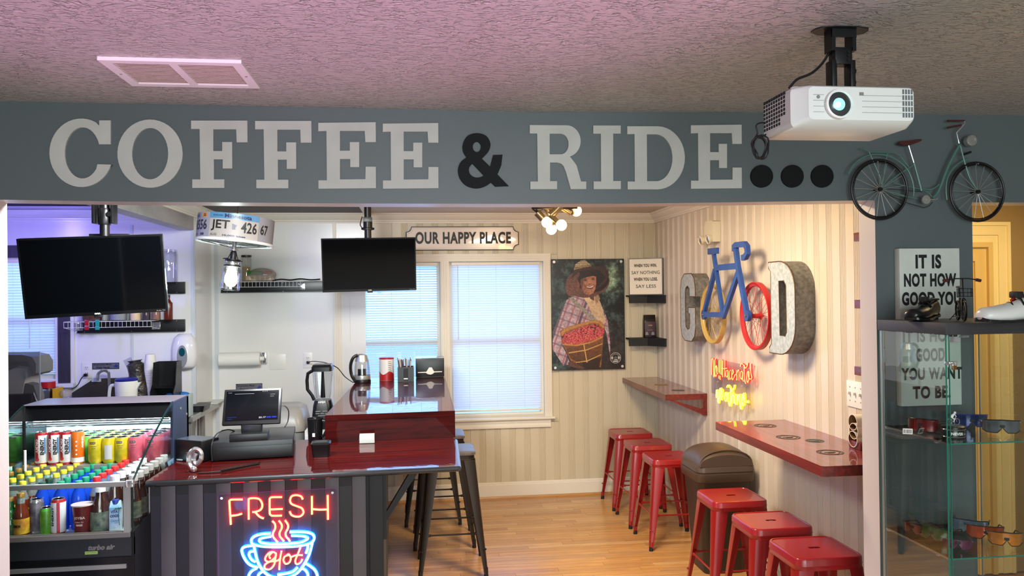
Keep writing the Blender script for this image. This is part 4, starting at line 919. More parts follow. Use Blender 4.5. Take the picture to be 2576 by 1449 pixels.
D_ = [(0, 0), (.42, 0)]+arc(.42, .32, .58, .32, -80, 0, 6)+arc(.42, .68, .58, .32, 0, 80, 6)+[(.42, 1), (0, 1), (0, .93), (.08, .90), (.08, .10), (0, .06)]
Dh = [(.42, .20), (.62, .20), (.68, .24), (.68, .74), (.60, .79), (.40, .79)]
sc2 = lambda P: [(a0+u*w_, z0+v*h_) for u, v in P]
wall_letter('galvanised metal letter D on the right wall beside the red wheel', 'letter_d', sc2(D_), [sc2(Dh)], .11, 0)
a0, z1 = wp(1711, 690); a1, _ = wp(1748, 700); _, z0 = wp(1722, 856); w_ = a1-a0; h_ = z1-z0
G_ = [(1, .28), (1, .50), (.55, .50), (.55, .41), (.64, .41), (.64, .27), (.60, .19), (.48, .17), (.36, .21), (.34, .28), (.34, .72), (.38, .79), (.50, .82), (.62, .78), (.64, .66), (1, .66), (1, .80), (.93, .93), (.75, 1), (.28, 1), (.08, .92), (0, .78), (0, .20), (.08, .06), (.28, 0), (.72, 0), (.92, .08), (1, .20)]
wall_letter('galvanised metal letter G on the right wall, left of the yellow wheel', 'letter_g', sc2(G_), [], .11, 0)
# wheels
def wall_wheel(label, px, py, Xc, ry, m_rim, m_sp, seed):
    c = oX(px, py, Xc); t = T('spoked_wall_decoration', label, 'wheel', tuple(c), ROT_R, 'bicycle wheels on the right wall')
    g = G(); n = 48; pr = [(ry, -.016), (ry, .016), (ry-.004, .018), (ry-.010, .012), (ry-.022, .010), (ry-.026, 0), (ry-.022, -.010), (ry-.010, -.012), (ry-.004, -.018)]
    vs = []; 
    for i in range(n):
        a = 2*PI*i/n; vs += [(r*math.cos(a), y, r*math.sin(a)) for r, y in pr]
    k = len(pr); g.add(vs, [(i*k+j, i*k+(j+1) % k, ((i+1) % n)*k+(j+1) % k, ((i+1) % n)*k+j) for i in range(n) for j in range(k)]); g.ob('rim', m_rim, t, smooth=40)
    ns = 36
    for i in range(ns):
        a = 2*PI*i/ns; s_ = 1 if i % 2 else -1; b = a+s_*(.9 if (i//2) % 2 else -.9); hy = .026*(1 if (i//2) % 2 else -1)
        G().tube([(.018*math.cos(b), hy, .018*math.sin(b)), ((ry-.024)*math.cos(a), 0, (ry-.024)*math.sin(a))], .0012, 4).ob('spoke', m_sp, t)
    X = Matrix.Rotation(PI/2, 4, 'X'); G().lathe([(.006, -.05), (.006, -.034), (.022, -.032), (.022, -.028), (.014, -.024), (.014, .024), (.022, .028), (.022, .032), (.006, .034), (.006, .06)], n=16, X=X).ob('hub', m_rim, t)
    return c
xw = 2.05
wy = wall_wheel('yellow rimmed bicycle wheel on the right wall beside the letter G', 1794, 790, xw, .205, 'gold_rim', 'gold_rim', 1)
wr_ = wall_wheel('red bicycle wheel on the right wall beside the letter D', 1902, 795, xw, .205, 'red_rim', 'red_rim', 2)
# blue board frame, cut flat
fo = oX(1850, 740, 1.985); t = T('bicycle_frame_board', 'blue painted wooden bicycle frame cut-out joining the two wall wheels', 'wall decoration', tuple(fo), ROT_R)
def fp(a, b, X=1.985): p = oX(1500+a/2.634, 500+b/2.634, X); return Vector((-(p.y-fo.y), 0, p.z-fo.z))
BN = [0]
def bar(nm, P, w, cl=None):
    g = G(); BN[0] += 1; e_ = .0005*BN[0]; Q = [fp(*p) for p in P]; k = len(Q); Lf = []; Rt = []
    for i in range(k):
        tn = (Q[min(i+1, k-1)]-Q[max(i-1, 0)]).normalized(); nn = Vector((-tn.z, 0, tn.x))*w/2; Lf.append(Q[i]+nn); Rt.append(Q[i]-nn)
    pts = [(q.x, q.z) for q in Lf]+[(q.x, q.z) for q in reversed(Rt)]; g.prism(pts, -.009-e_, .009+e_); g.ob(nm, 'blue_paint', t, smooth=0)
bar('seat_tube', [(778, 360), (790, 440), (842, 780)], .032); bar('saddle_block', [(746, 350), (804, 344)], .040); bar('top_tube', [(795, 458), (935, 445)], .038)
bar('down_tube', [(948, 470), (842, 785)], .034); bar('fork', [(925, 330), (940, 450), (1004, 790)], .036); bar('chain_stay', [(848, 768), (712, 768)], .034); bar('seat_stay', [(788, 470), (714, 762)], .026)
bar('handlebar', [(918, 345), (916, 318), (930, 306), (985, 300), (1000, 320), (1003, 360), (990, 385), (972, 392)], .034)
for a, b in ((716, 768), (1003, 775)):
    c = fp(a, b); X = Matrix.Translation((c.x, 0, c.z)) @ Matrix.Rotation(PI/2, 4, 'X'); o = G().lathe([(.034, -.011), (.034, .011)], n=24, X=X).ob('dropout', 'blue_paint', t); G().lathe([(.008, .010), (.008, .016), (.004, .018)], n=10, X=X).ob('bolt', mat('brass bolt', (200, 170, 90), .3, metal=1), o)
# neon script sign on the right wall
XN = 2.065
def npx(a, b, X=XN): return oX(1720+a/7.246, 860+b/7.246, X)
no = npx(850, 800, XR); t = T('neon_sign', 'red and yellow handwritten neon sign on a clear acrylic sheet on the right wall', 'neon sign', tuple(no))
def rel3(P, X=XN): return [npx(a, b, X)-no for a, b in P]
NR = mat('red neon tube', (255, 150, 90), .4, em=(255, 170, 90), es=1.4); NY = mat('yellow neon tube', (255, 250, 120), .4, em=(255, 250, 130), es=1.5)
NRb = mat('red neon glow backing', (200, 20, 30), .5, em=(255, 8, 20), es=3); NYb = mat('yellow neon glow backing', (220, 200, 30), .5, em=(255, 200, 0), es=3)  # wider emissive backing draws the coloured halo around each tube
red = [[(505, 600), (505, 480), (508, 340), (520, 305), (535, 330), (540, 450), (545, 600), (552, 640), (562, 600), (566, 480), (568, 340), (580, 310)],
       [(590, 440), (572, 470), (568, 560), (580, 630), (600, 600), (612, 500), (600, 440), (592, 445), (600, 560), (625, 580)],
       [(640, 330), (640, 560)], [(665, 325), (662, 590)], [(690, 325), (688, 600)], [(640, 610), (640, 670)], [(665, 620), (662, 690)], [(712, 340), (706, 640)], [(690, 480), (730, 490), (790, 480)], [(745, 340), (745, 640)],
       [(800, 520), (775, 530), (765, 600), (780, 640), (800, 610), (806, 520), (806, 650), (820, 690)], [(855, 520), (835, 540), (828, 620), (840, 680), (862, 660)], [(880, 600), (905, 560), (895, 510), (878, 540), (876, 640), (890, 690), (915, 650), (935, 600), (955, 600)],
       [(965, 520), (968, 700)], [(968, 580), (985, 530), (1005, 525), (1005, 700)], [(1065, 540), (1040, 545), (1030, 620), (1045, 680), (1065, 650), (1070, 545), (1072, 680), (1090, 720)],
       [(1105, 420), (1100, 560), (1110, 700), (1130, 760)], [(1030, 450), (1040, 410), (1065, 400), (1100, 440), (1125, 480), (1150, 450), (1160, 385)], [(1175, 540), (1150, 570), (1148, 680), (1165, 740), (1185, 690), (1190, 560), (1170, 540), (1180, 640), (1215, 680), (1240, 650), (1220, 560), (1215, 400)]]
yel = [[(588, 1020), (588, 930), (592, 885), (605, 880), (612, 940), (618, 1060), (630, 1115), (640, 1060), (645, 930), (655, 860), (670, 850), (672, 960)], [(690, 870), (670, 920), (668, 1020), (680, 1060), (695, 1010), (700, 900), (690, 870), (695, 960), (720, 1000)],
       [(745, 1010), (768, 960), (758, 920), (745, 960), (745, 1050), (765, 1085), (785, 1040), (785, 930)], [(785, 980), (800, 935), (812, 940), (812, 1080), (830, 1160), (845, 1160), (850, 1080), (852, 850)], [(780, 830), (795, 795), (815, 795), (850, 850), (880, 880), (910, 840), (918, 785)], [(852, 880), (880, 900), (890, 930), (875, 1000), (872, 1120)],
       [(905, 940), (910, 1060), (915, 1120)], [(950, 960), (932, 980), (928, 1080), (945, 1140), (965, 1110), (970, 990), (955, 960)], [(990, 960), (990, 1080)], [(990, 1010), (1005, 965), (1020, 970), (1022, 1100), (1030, 1200), (1042, 1220), (1055, 1130), (1060, 960)], [(1085, 940), (1068, 990), (1066, 1100), (1080, 1160), (1100, 1120), (1105, 990), (1090, 935), (1095, 1060), (1130, 1100), (1165, 1105), (1150, 1070)]]
for L, m1, m2, nm in ((red, NR, NRb, 'red_stroke'), (yel, NY, NYb, 'yellow_stroke')):
    for P in L:
        Q = spline(rel3(P), 4) if len(P) > 2 else rel3(P)
        o = G().tube(Q, .0026, 6).ob(nm, m1, t); G().tube([q+Vector((.010, 0, 0)) for q in Q], .0040, 5).ob('glow_channel', m2, o)
a = npx(500, 290, 2.092)-no; b = npx(1215, 1160, 2.092)-no
G().box(a.x-.001, a.x+.001, b.y, a.y, b.z, a.z).ob('acrylic_sheet', 'acrylic', t, smooth=0)
for p in ((625, 725), (1075, 805), (560, 330), (1215, 430)):
    c = npx(*p, 2.09)-no; G().cyl((c.x-.006, c.y, c.z), (XR-no.x-.0005, c.y, c.z), .006).ob('standoff', 'chrome', t)
c = [oX(1857, 1040, XR-.004), oX(1859, 1100, XR-.004), oX(1861, 1190, XR-.004)]
G().tube(c, .004, 6).ob('white_wire', 'white', None, 'thin white cord running down from the neon script sign', 'cord')
# switch plate by the opening, three stacked mugs, small shelf ends
p = oX(2132, 955, XR); q = oX(2132, 1020, XR); t = T('switch_plate', 'white triple light switch plate at the right edge of the seating wall', 'switch', (XR, p.y-.085, (p.z+q.z)/2), ROT_R)
hz_ = (p.z-q.z)/2; G().box(-.085, .085, -.007, -.0005, -hz_, hz_, bev=.003).ob('plate', 'white', t)
for x in (-.052, -.005, .042):
    G().box(x-.004, x+.004, -.019, -.007, -.004, .010, bev=.001).ob('toggle', 'white', t)
    for z in (-.033, .033): G().cyl((x, -.0085, z), (x, -.007, z), .003, n=8).ob('screw', 'steel_dark', t)
mg = mat('mug glaze outside', (226, 214, 196), .35); mi = mat('mug glaze inside', (120, 88, 56), .5)
for i, (px, py) in enumerate(((2158, 1062), (2160, 1084), (2158, 1104))):
    p = oX(px, py, XR-.06)
    t = T('hanging_mug', ['cream mug lying open end out at the top of the little wall pile', 'middle cream mug of the wall pile by the opening', 'lowest cream mug of the wall pile by the opening'][i], 'mug', (XR-.001, p.y, p.z), group='mugs by the right shelf')
    X = Matrix.Rotation(-PI/2, 4, 'Y'); G().lathe([(.030, 0), (.036, .01), (.038, .085), (.035, .085), (.034, .012), (.0001, .008)], n=20, X=X, mm=[0, 0, 0, 1, 1]).ob('cup', [mg, mi], t); G().tube([(-.02, .034, .0), (-.02, .056, .0), (-.065, .056, .0), (-.07, .036, .0)], .004, 6).ob('handle', mg, t)
for i, (px, py, h_) in enumerate(((2147, 597, .02), (2149, 765, .02), (2149, 932, .02))):
    p = oX(px, py, XR-.10); G().box(-.10, -.0005, -.45, 0, -.02, .02, bev=.002).ob('small_shelf', 'shelf_side', None, ['topmost', 'middle', 'lowest'][i]+' small red wall shelf seen end-on beside the right jamb', 'shelf', 'small shelves by the jamb', loc=(XR, p.y, p.z))
p = oX(2166, 1140, XR-.03); G().box(-.03, .03, -.05, .05, 0, .035, bev=.003).ob('wood_block', 'shelf_side', None, 'small brown wood block on the right shelf by the jamb', 'block', loc=(XR-.05, p.y-.03, ZS+.0005))
# ---------------------------------------------------------------- back wall things
def on_back(px, py, y=YB-.002): return oY(px, py, y)
# OUR HAPPY PLACE
yq = YB-.02; a = oY(1021, 570, yq); b = oY(1305, 629, yq); t = T('metal_street_sign', 'long white metal sign reading OUR HAPPY PLACE above the window', 'sign', ((a.x+b.x)/2, yq, b.z)); hw = (b.x-a.x)/2; hh = a.z-b.z
def plaque(e):
    P = []; c_ = .045
    for sx_, sz_, k in ((1, 1, 0), (-1, 1, 1), (-1, -1, 2), (1, -1, 3)):
        cx_ = sx_*(hw-e); cz__ = hh/2+sz_*(hh/2-e); st_ = {0: (270, 180), 1: (0, -90), 2: (90, 0), 3: (180, 90)}[k]; A = arc(cx_, cz__, c_-e*.3, c_-e*.3, st_[0], st_[1], 6)
        ex = .008; P += [(A[0][0], A[0][1]-0)]+A[1:-1]+[A[-1]]
    return P
G().prism(plaque(0), 0, .012).ob('plate_edge', 'ink', t, smooth=0); G().prism(plaque(.007), -.003, 0).ob('plate', mat('enamel white', (228, 216, 204), .18, coat=.6), t, smooth=0)
o = G().prism(plaque(.016), -.0045, -.003, holes=[plaque(.020)]).ob('raised_line', mat('enamel line', (205, 192, 178), .2), t, smooth=0)
p = oY(1045, 614, yq)-t.location; q = oY(1285, 583, yq)-t.location
text('OUR HAPPY PLACE', p.x, q.x, p.z, q.z, parent=t, y=-.005, bold=.038, res=4, sp=1.1)
# poster
yp = YB-.03; a = oY(1386, 652, yp); b = oY(1573, 928, yp); pc = Vector(((a.x+b.x)/2, yp, b.z)); pw_ = b.x-a.x; ph_ = a.z-b.z
t = T('photo_poster', 'large photo poster of a smiling coffee picker in a straw hat', 'poster', tuple(pc))
G().box(-pw_/2, pw_/2, 0, .006, 0, ph_).ob('panel', 'black', t, smooth=0)
# printed picture: colours painted on a fine grid of the flat panel
import numpy as np
NX, NZ = 230, 340
uu, vv = np.meshgrid((np.arange(NX+1))/NX, (np.arange(NZ+1))/NZ)   # v downwards
px_, py_ = uu*750, vv*1110
rs = np.random.RandomState(3)
def vnoise(f, seed=0):
    r = np.random.RandomState(seed); gx = r.rand(int(f*1.5)+3, f+3); X_ = uu*f; Y_ = vv*f*1.48; xi = X_.astype(int); yi = np.minimum(Y_.astype(int), gx.shape[0]-2); fx = X_-xi; fy = Y_-yi
    fx = fx*fx*(3-2*fx); fy = fy*fy*(3-2*fy)
    return (gx[yi, xi]*(1-fx)+gx[yi, xi+1]*fx)*(1-fy)+(gx[yi+1, xi]*(1-fx)+gx[yi+1, xi+1]*fx)*fy
img = np.zeros(uu.shape+(3,)); 
nz = vnoise(14, 1)*.5+vnoise(34, 2)*.35+vnoise(70, 3)*.25
base = np.clip((nz-.42)*2.6, 0, 1)
img[:] = np.array([20, 24, 26])+base[..., None]*np.array([44, 60, 52])
fade = np.clip((vv-.45)*2, 0, 1)*np.clip((uu-.1)*3, 0, 1); img = img*(1-.62*fade[..., None])+np.array([34, 18, 20])*.62*fade[..., None]
sky = np.exp(-(((px_-620)/90)**2+((py_-190)/140)**2)); img += sky[..., None]*np.array([90, 100, 74])*(.5+nz[..., None])
def ell_(cx, cy, rx, ry, rot=0):
    c, s_ = math.cos(rot), math.sin(rot); dx = px_-cx; dy = py_-cy; return ((dx*c+dy*s_)/rx)**2+((-dx*s_+dy*c)/ry)**2 < 1
def poly(P):
    ins = np.zeros(uu.shape, bool); k = len(P)
    for i in range(k):
        x0_, y0_ = P[i]; x1_, y1_ = P[(i+1) % k]
        if y0_ == y1_: continue
        cnd = ((y0_ > py_) != (y1_ > py_)) & (px_ < (x1_-x0_)*(py_-y0_)/(y1_-y0_)+x0_); ins ^= cnd
    return ins
def put(mask, col, nn=None, amt=0, grad=None):
    c = np.array(col, float)*np.ones(uu.shape+(3,))
    if nn is not None: c = c*(1+amt*(nn[..., None]-.5)*2)
    if grad is not None: c = c*grad[..., None]
    img[mask] = c[mask]
n2 = vnoise(60, 5); n3 = vnoise(110, 6)
jacket = poly([(250, 350), (150, 410), (90, 520), (40, 640), (5, 730), (0, 900), (40, 960), (110, 1070), (180, 1050), (150, 960), (90, 850), (200, 760), (330, 640), (420, 660), (520, 650), (560, 740), (600, 1000), (600, 860), (575, 620), (540, 520), (495, 430), (480, 360), (380, 330), (290, 310)])
put(jacket, (176, 152, 160), n2, .18)
st = (np.sin((px_*.94+py_*.34)/11.5) > .72) & jacket; img[st] = img[st]*.45+np.array([150, 60, 70])*.55
st = (np.sin((py_*.94-px_*.34)/13.5) > .84) & jacket; img[st] = img[st]*.5+np.array([90, 80, 96])*.5
st = (np.sin((px_*.94+py_*.34)/34) > .93) & jacket; img[st] = img[st]*.3+np.array([60, 46, 66])*.7
put(poly([(290, 330), (360, 440), (420, 560), (500, 640), (560, 640), (530, 520), (500, 430), (440, 360), (380, 330)]), (196, 166, 130), n2, .10)
put(poly([(290, 320), (370, 440), (420, 410), (410, 330)]), (208, 180, 142), n2, .08); put(poly([(440, 360), (455, 460), (500, 400), (480, 350)]), (150, 122, 92), n2, .1)
put(poly([(370, 340), (440, 345), (440, 420), (400, 400)]), (96, 58, 44), n2, .2)
put(poly([(170, 385), (215, 378), (470, 620), (440, 640), (350, 560)]), (140, 134, 120), n3, .25)
# hat
put(ell_(372, 235, 230, 150, -.12), (96, 62, 52), n3, .3); put(ell_(430, 215, 165, 120, -.10), (36, 24, 22), n3, .3); put(ell_(215, 280, 70, 95, .3), (104, 66, 54), n3, .3)
put(poly([(228, 110), (245, 50), (300, 12), (350, 8), (400, 50), (412, 72), (300, 95)]), (168, 148, 118), n3, .2); ring_ = poly([(228, 110), (240, 78), (405, 50), (414, 74), (300, 95)]); put(ring_, (140, 116, 84), n3, .3)
rb = (np.sin(py_/3.2+px_/40) > .5) & poly([(228, 110), (245, 50), (300, 12), (350, 8), (400, 50), (412, 72), (300, 95)]); img[rb] *= .8
put(poly([(225, 108), (300, 90), (414, 72), (520, 68), (590, 110), (596, 170), (560, 230), (500, 280), (430, 320), (560, 190), (500, 110), (380, 105), (280, 130), (200, 200)]), (60, 40, 36), n3, .3)
# face
sk = np.clip(1.15-((px_-420)/150)**2*.5-((py_-150)/260)*.1, .4, 1.2)
put(ell_(272, 258, 17, 30), (118, 70, 56), n2, .15)
put(poly([(300, 170), (296, 250), (312, 310), (345, 350), (385, 362), (425, 345), (452, 300), (462, 240), (460, 175), (430, 140), (330, 140)]), (150, 98, 76), n2, .14, sk)
put(poly([(286, 120), (478, 100), (466, 176), (430, 168), (380, 176), (330, 190), (298, 214)]), (40, 26, 24), n2, .2)
put(poly([(298, 205), (330, 186), (322, 240), (314, 300), (300, 260)]), (104, 66, 52), n2, .1)
put(ell_(347, 212, 17, 5), (44, 28, 24)); put(ell_(428, 203, 15, 5), (44, 28, 24)); put(ell_(345, 199, 24, 4), (60, 42, 36)); put(ell_(430, 190, 20, 4), (60, 42, 36))
put(poly([(386, 195), (398, 195), (412, 238), (402, 250), (384, 248), (378, 238)]), (176, 120, 94), n2, .06); put(ell_(396, 249, 16, 4), (96, 54, 44))
put(ell_(352, 240, 15, 15), (170, 116, 92), n2, .05); put(ell_(436, 232, 13, 15), (166, 112, 88), n2, .05)
put(poly([(350, 270), (395, 278), (440, 258), (428, 290), (395, 300), (362, 292)]), (84, 40, 36)); put(poly([(358, 273), (395, 281), (434, 264), (424, 280), (395, 288), (366, 283)]), (232, 220, 204))
put(poly([(340, 262), (346, 262), (352, 300), (346, 300)]), (110, 66, 52)); put(poly([(448, 246), (453, 246), (450, 280), (445, 282)]), (110, 66, 52)); put(poly([(360, 318), (420, 308), (410, 330), (378, 334)]), (166, 114, 90), n2, .06)
# basket
put(poly([(80, 720), (120, 690), (300, 640), (420, 615), (500, 620), (545, 680), (530, 760), (500, 1090), (350, 1110), (260, 1040), (190, 1030), (130, 900), (95, 830)]), (140, 88, 42), n2, .16)
put(poly([(120, 840), (530, 760), (505, 1000), (470, 1110), (330, 1110), (250, 1030), (190, 1000), (150, 930)]), (104, 62, 30), n2, .2, np.clip(1.25-(vv-.7)*2.2, .35, 1.2))
put(poly([(300, 1035), (500, 990), (480, 1110), (330, 1110)]), (42, 24, 18), n2, .2)
ch = poly([(95, 760), (130, 750), (300, 680), (430, 650), (500, 680), (535, 720), (520, 770), (400, 820), (250, 850), (130, 850), (100, 820)]); put(ch, (60, 22, 24))
for i in range(900):
    x_, y_ = rs.uniform(90, 540), rs.uniform(650, 855); r_ = 6+5*(y_-650)/200
    if not bool(ch[min(NZ, int(y_/1110*NZ)), min(NX, int(x_/750*NX))]): continue
    k = rs.rand(); put(ell_(x_, y_, r_, r_), (150+60*k, 40+50*k*k, 48+40*k*k)); put(ell_(x_-2, y_-2, r_*.3, r_*.3), (236, 170, 160))
put(poly([(85, 735), (125, 695), (300, 645), (420, 618), (500, 622), (548, 690), (525, 700), (480, 650), (420, 642), (300, 672), (140, 720), (100, 770)]), (176, 122, 62), n2, .12)
put(poly([(100, 845), (250, 858), (400, 830), (525, 775), (525, 790), (400, 846), (250, 874), (100, 858)]), (184, 130, 66), n2, .1)
for P in ([(318, 850), (328, 850), (360, 1040), (350, 1042)], [(165, 935), (350, 910), (520, 850), (520, 858), (350, 920), (165, 945)], [(240, 1035), (360, 1020), (505, 960), (505, 968), (360, 1030), (240, 1042)]): put(poly(P), (206, 160, 92))
put(poly([(150, 1040), (200, 1020), (330, 1100), (300, 1110), (180, 1075)]), (88, 54, 44), n2, .2)
lv = np.array([[lin(max(0, min(255, c))) for c in range(256)]]).ravel(); out_ = lv[np.clip(img, 0, 255).astype(int)]
me = bpy.data.meshes.new('printed_picture'); mgn = .004
vs = [(-pw_/2+mgn+(pw_-2*mgn)*u, -.0006, ph_-mgn-(ph_-2*mgn)*v) for v in np.arange(NZ+1)/NZ for u in np.arange(NX+1)/NX]
me.from_pydata(vs, [], [(j*(NX+1)+i, (j+1)*(NX+1)+i, (j+1)*(NX+1)+i+1, j*(NX+1)+i+1) for j in range(NZ) for i in range(NX)])
ca = me.color_attributes.new('print', 'FLOAT_COLOR', 'POINT'); ca.data.foreach_set('color', np.concatenate([out_, np.ones(uu.shape+(1,))], 2).astype(np.float32).ravel())
pm = bpy.data.materials.new('photo print'); pm.use_nodes = True; at_ = pm.node_tree.nodes.new('ShaderNodeAttribute'); at_.attribute_name = 'print'; pb_ = pm.node_tree.nodes['Principled BSDF']; pm.node_tree.links.new(at_.outputs['Color'], pb_.inputs['Base Color']); pb_.inputs['Roughness'].default_value = .3
me.materials.append(pm); o = bpy.data.objects.new('printed_picture', me); COL.objects.link(o); o.parent = t
for sx_ in (-1, 1):
    for z in (.024, ph_-.024): c = (sx_*(pw_/2-.026), 0, z); G().cyl((c[0], -.004, z), (c[0], .028, z), .0115, n=20).ob('standoff_cap', mat('satin cap', (214, 210, 206), .35, metal=.6), t)
# round emblem at the lower right of the poster
ex, ez = (840/4.03+1340), (1210/4.03+600); c = oY(ex, ez, yp)-pc; g = G()
for r0, r1 in ((.047, .0445), (.034, .0325)): g.prism(arc(c.x, c.z, r0, r0, 0, 350, 36), -.0014, -.0009, holes=[arc(c.x, c.z, r1, r1, 0, 350, 36)])
g.prism(arc(c.x, c.z, .009, .009, 0, 345, 20), -.0014, -.0009, holes=[arc(c.x, c.z, .0075, .0075, 0, 345, 20)])
fn = lambda a, b: (a, -.0014, b)
text('G', c.x-.040, c.x-.022, c.z-.008, c.z+.011, fn, gg=g, bold=.05); text('D', c.x+.021, c.x+.040, c.z-.008, c.z+.011, fn, gg=g, bold=.05); text('COFFEE', c.x-.016, c.x+.018, c.z-.022, c.z-.013, fn, gg=g, bold=.04)
g.box(c.x-.021, c.x+.021, -.0014, -.0009, c.z-.035, c.z-.027); g.ob('round_emblem', 'white', t, smooth=0, kind='stuff')
# WHEN YOU WIN frame on the upper black ledge
a = oY(1582, 742, YB-.11); b = oY(1668, 741, YB-.25); c = oY(1668, 647, YB-.25); an_ = math.atan2(b.y-a.y, b.x-a.x); hw = math.hypot(b.x-a.x, b.y-a.y)/2; hh = c.z-b.z
t = T('framed_quote', 'small black framed quote standing on the upper black ledge', 'picture', ((a.x+b.x)/2, (a.y+b.y)/2, b.z), an_); fq = t
g = G(); g.box(-hw, hw, .003, .035, 0, hh); g.ob('frame', 'black', t, smooth=0); G().box(-hw+.008, hw-.008, .0005, .003, .008, hh-.008).ob('sheet', mat('cream sheet', (226, 218, 204), .6), t, smooth=0)
for s_, y0_, y1_, x0_, x1_, b_ in (('WHEN YOU WIN.', .845, .755, .16, .83, .05), ('SAY NOTHING', .655, .565, .09, .91, 0), ('WHEN YOU LOSE.', .475, .385, .15, .85, .05), ('SAY LESS', .285, .195, .21, .80, 0)):
    text(s_, -hw+x0_*2*hw, -hw+x1_*2*hw, y1_*hh, y0_*hh, parent=t, y=-.0005, bold=b_*.8+.008, res=3, sp=1+b_*2)
def ledge(label, py0, py1):
    a = oY(1583, py0, YB-.12); b = oY(1583, py1, YB-.12); h = a.z-b.z; X0 = a.x; t = T('wall_ledge', label, 'shelf', (XR, YB, a.z)); x0 = X0-XR
    P = [(x0, -.0005), (x0, -.12), (-.12, -.13), (-.015, -.28), (-.0005, -.28), (-.0005, -.0005)]; f_ = lambda a, b, d: (a, b, d)
    G().prism(P, -.012, 0, fn=f_).ob('ledge_board', 'black_matt', t, smooth=0)
    Q = [(x0+.002, -.10), (x0+.002, -.118), (-.121, -.128), (-.017, -.278), (-.002, -.278), (-.002, -.25), (-.13, -.11)]
    G().prism(Q, -h, -.0125, fn=f_).ob('front_lip', 'black_matt', t, smooth=0); return t
l1 = ledge('upper black wall ledge carrying the small framed quote', 743, 763); l2 = ledge('lower black wall ledge carrying the coffee bag', 851, 871)
fq.location.z = l1.location.z+.0005
p = oY(1634, 849, YB-.075); t = T('coffee_bag', 'dark coffee bag with gold print standing on the lower black ledge', 'bag', (p.x, YB-.075, l2.location.z+.0005), -.12)
def bagr(hx_, hy_, z): return [(a, b, z) for a, b in rrect(-hx_, hx_, -hy_, hy_, min(hx_, hy_)*.5, 3)]
foil = mat('dark foil bag', (34, 26, 28), .3, metal=.2, bump=.4, bs=50, dist=.004)
loft(G(), [bagr(.052, .034, 0), bagr(.056, .036, .01), bagr(.055, .034, .12), bagr(.053, .022, .165), bagr(.052, .006, .188), bagr(.052, .004, .198)]).ob('pouch', foil, t, smooth=50)
G().box(-.046, .046, -.0385, -.036, .02, .14, bev=.001).ob('label_panel', mat('plum label', (58, 34, 46), .5), t)
g = G(); text('COFFEE', -.018, .018, .102, .112, lambda a, b: (a, -.0390, b), gg=g, bold=.04); text('ROASTED', -.026, .022, .064, .070, lambda a, b: (a, -.0390, b), gg=g); g.ob('bag_print', mat('copper print', (190, 130, 110), .4), t, smooth=0, kind='stuff')
for x in (-.028, .024): G().prism([(x-.014, .024), (x+.012, .024), (x+.010, .044), (x, .054), (x-.012, .046)], -.0392, -.0386).ob('bean_motif', 'grey_plastic', t, smooth=0)
# spot cluster on the ceiling
yb_ = 5.4; c0 = oY(1395, 500, yb_); t = T('ceiling_spot_fixture', 'bronze ceiling fixture with four spot tubes and glowing globe bulbs', 'lamp', (c0.x, yb_, CZ)); to = t.location.copy()
G().lathe([(.06, -.025), (.06, 0)], n=24).ob('canopy', 'black_metal', t); G().tube([(0, 0, -.025), (0, 0, -.10)], .012, 10).ob('stem', 'black_metal', t); G().tube([(-.16, 0, -.10), (.16, 0, -.10)], .010, 8).ob('crossbar', 'black_metal', t)
brz = mat('spot bronze', (110, 98, 78), .3, metal=.7); BULB = emis('warm bulb glow', (255, 196, 110), 34)
def S_(a, b, y=yb_): return oY(1320+a/14.31, 500+b/14.31, y)-to
for (a0_, b0_, a1_, b1_, bx_, by_, dy) in ((440, 500, 650, 720, 800, 850, -.02), (760, 300, 1010, 700, 960, 1100, .05), (1290, 250, 920, 610, 1320, 950, -.08), (1330, 280, 1680, 500, 1860, 440, .03)):
    A = S_(a0_, b0_, yb_+dy); B_ = S_(a1_, b1_, yb_+dy); Cb = S_(bx_, by_, yb_+dy*1.5)
    G().tube([(max(-.14, min(.14, A.x)), 0, -.10), A], .005, 6).ob('arm', 'black_metal', t)
    sp_ = G().cyl(A, B_, .026, .026, 20).ob('spot_tube', brz, t); bl_ = G().ball(Cb, .037, 20).ob('globe_bulb', BULB, sp_)
    G().tube([B_, Cb], [.02, .016], 10).ob('bulb_neck', brz, sp_)
G().tube(spline([S_(280, 370), S_(420, 430), S_(600, 430), S_(660, 330)], 4), .004, 6).ob('fixture_wire', 'cable', t); G().tube(spline([S_(290, 380), S_(400, 470), S_(480, 510)], 4), .004, 6).ob('fixture_wire', 'cable', t)
# ================================================================ COUNTER
def oP(px, py, p0, n):
    v = ray(px, py); t = (Vector(p0)-Vector((0, 0, EYE))).dot(Vector(n))/v.dot(Vector(n)); return Vector((0, 0, EYE))+v*t
ZC, ZB = .95, 1.10
fl_ = oZ(366, 1211, ZC); fr_ = oZ(1153, 1172, ZC); ang = math.atan2(fr_.y-fl_.y, fr_.x-fl_.x); CL = (fr_-fl_).length
t = T('counter', 'dark counter with black and grey striped front and red stained glossy top', 'counter', (fl_.x, fl_.y, 0), ang); tc = t
inv = (Matrix.Translation(t.location) @ Matrix.Rotation(ang, 4, 'Z')).inverted()
lc = lambda p: inv @ Vector(p)
r1 = lc(oZ(1146, 1106, ZC)); rl = lc(oZ(817, 1113, ZC))
TH = .026
G().prism([(0, 0), (CL, 0), (r1.x+.005, r1.y+.20), (.42, r1.y+.20), (.42, r1.y+.02), (.05, r1.y+.02)], ZC-TH, ZC, 0, ms=1, fn=lambda a, b, d: (a, b, d)).ob('top', ['counter', 'counter_edge'], t, smooth=0)
e = G(); e.tube([(0.002, -.002, ZC-.013), (CL-.002, -.002, ZC-.013)], .0125, 10); e.tube([(CL+.002, 0, ZC-.013), (r1.x+.002, r1.y+.02, ZC-.013)], .0125, 10); e.ob('rounded_edge', 'counter_edge', t)
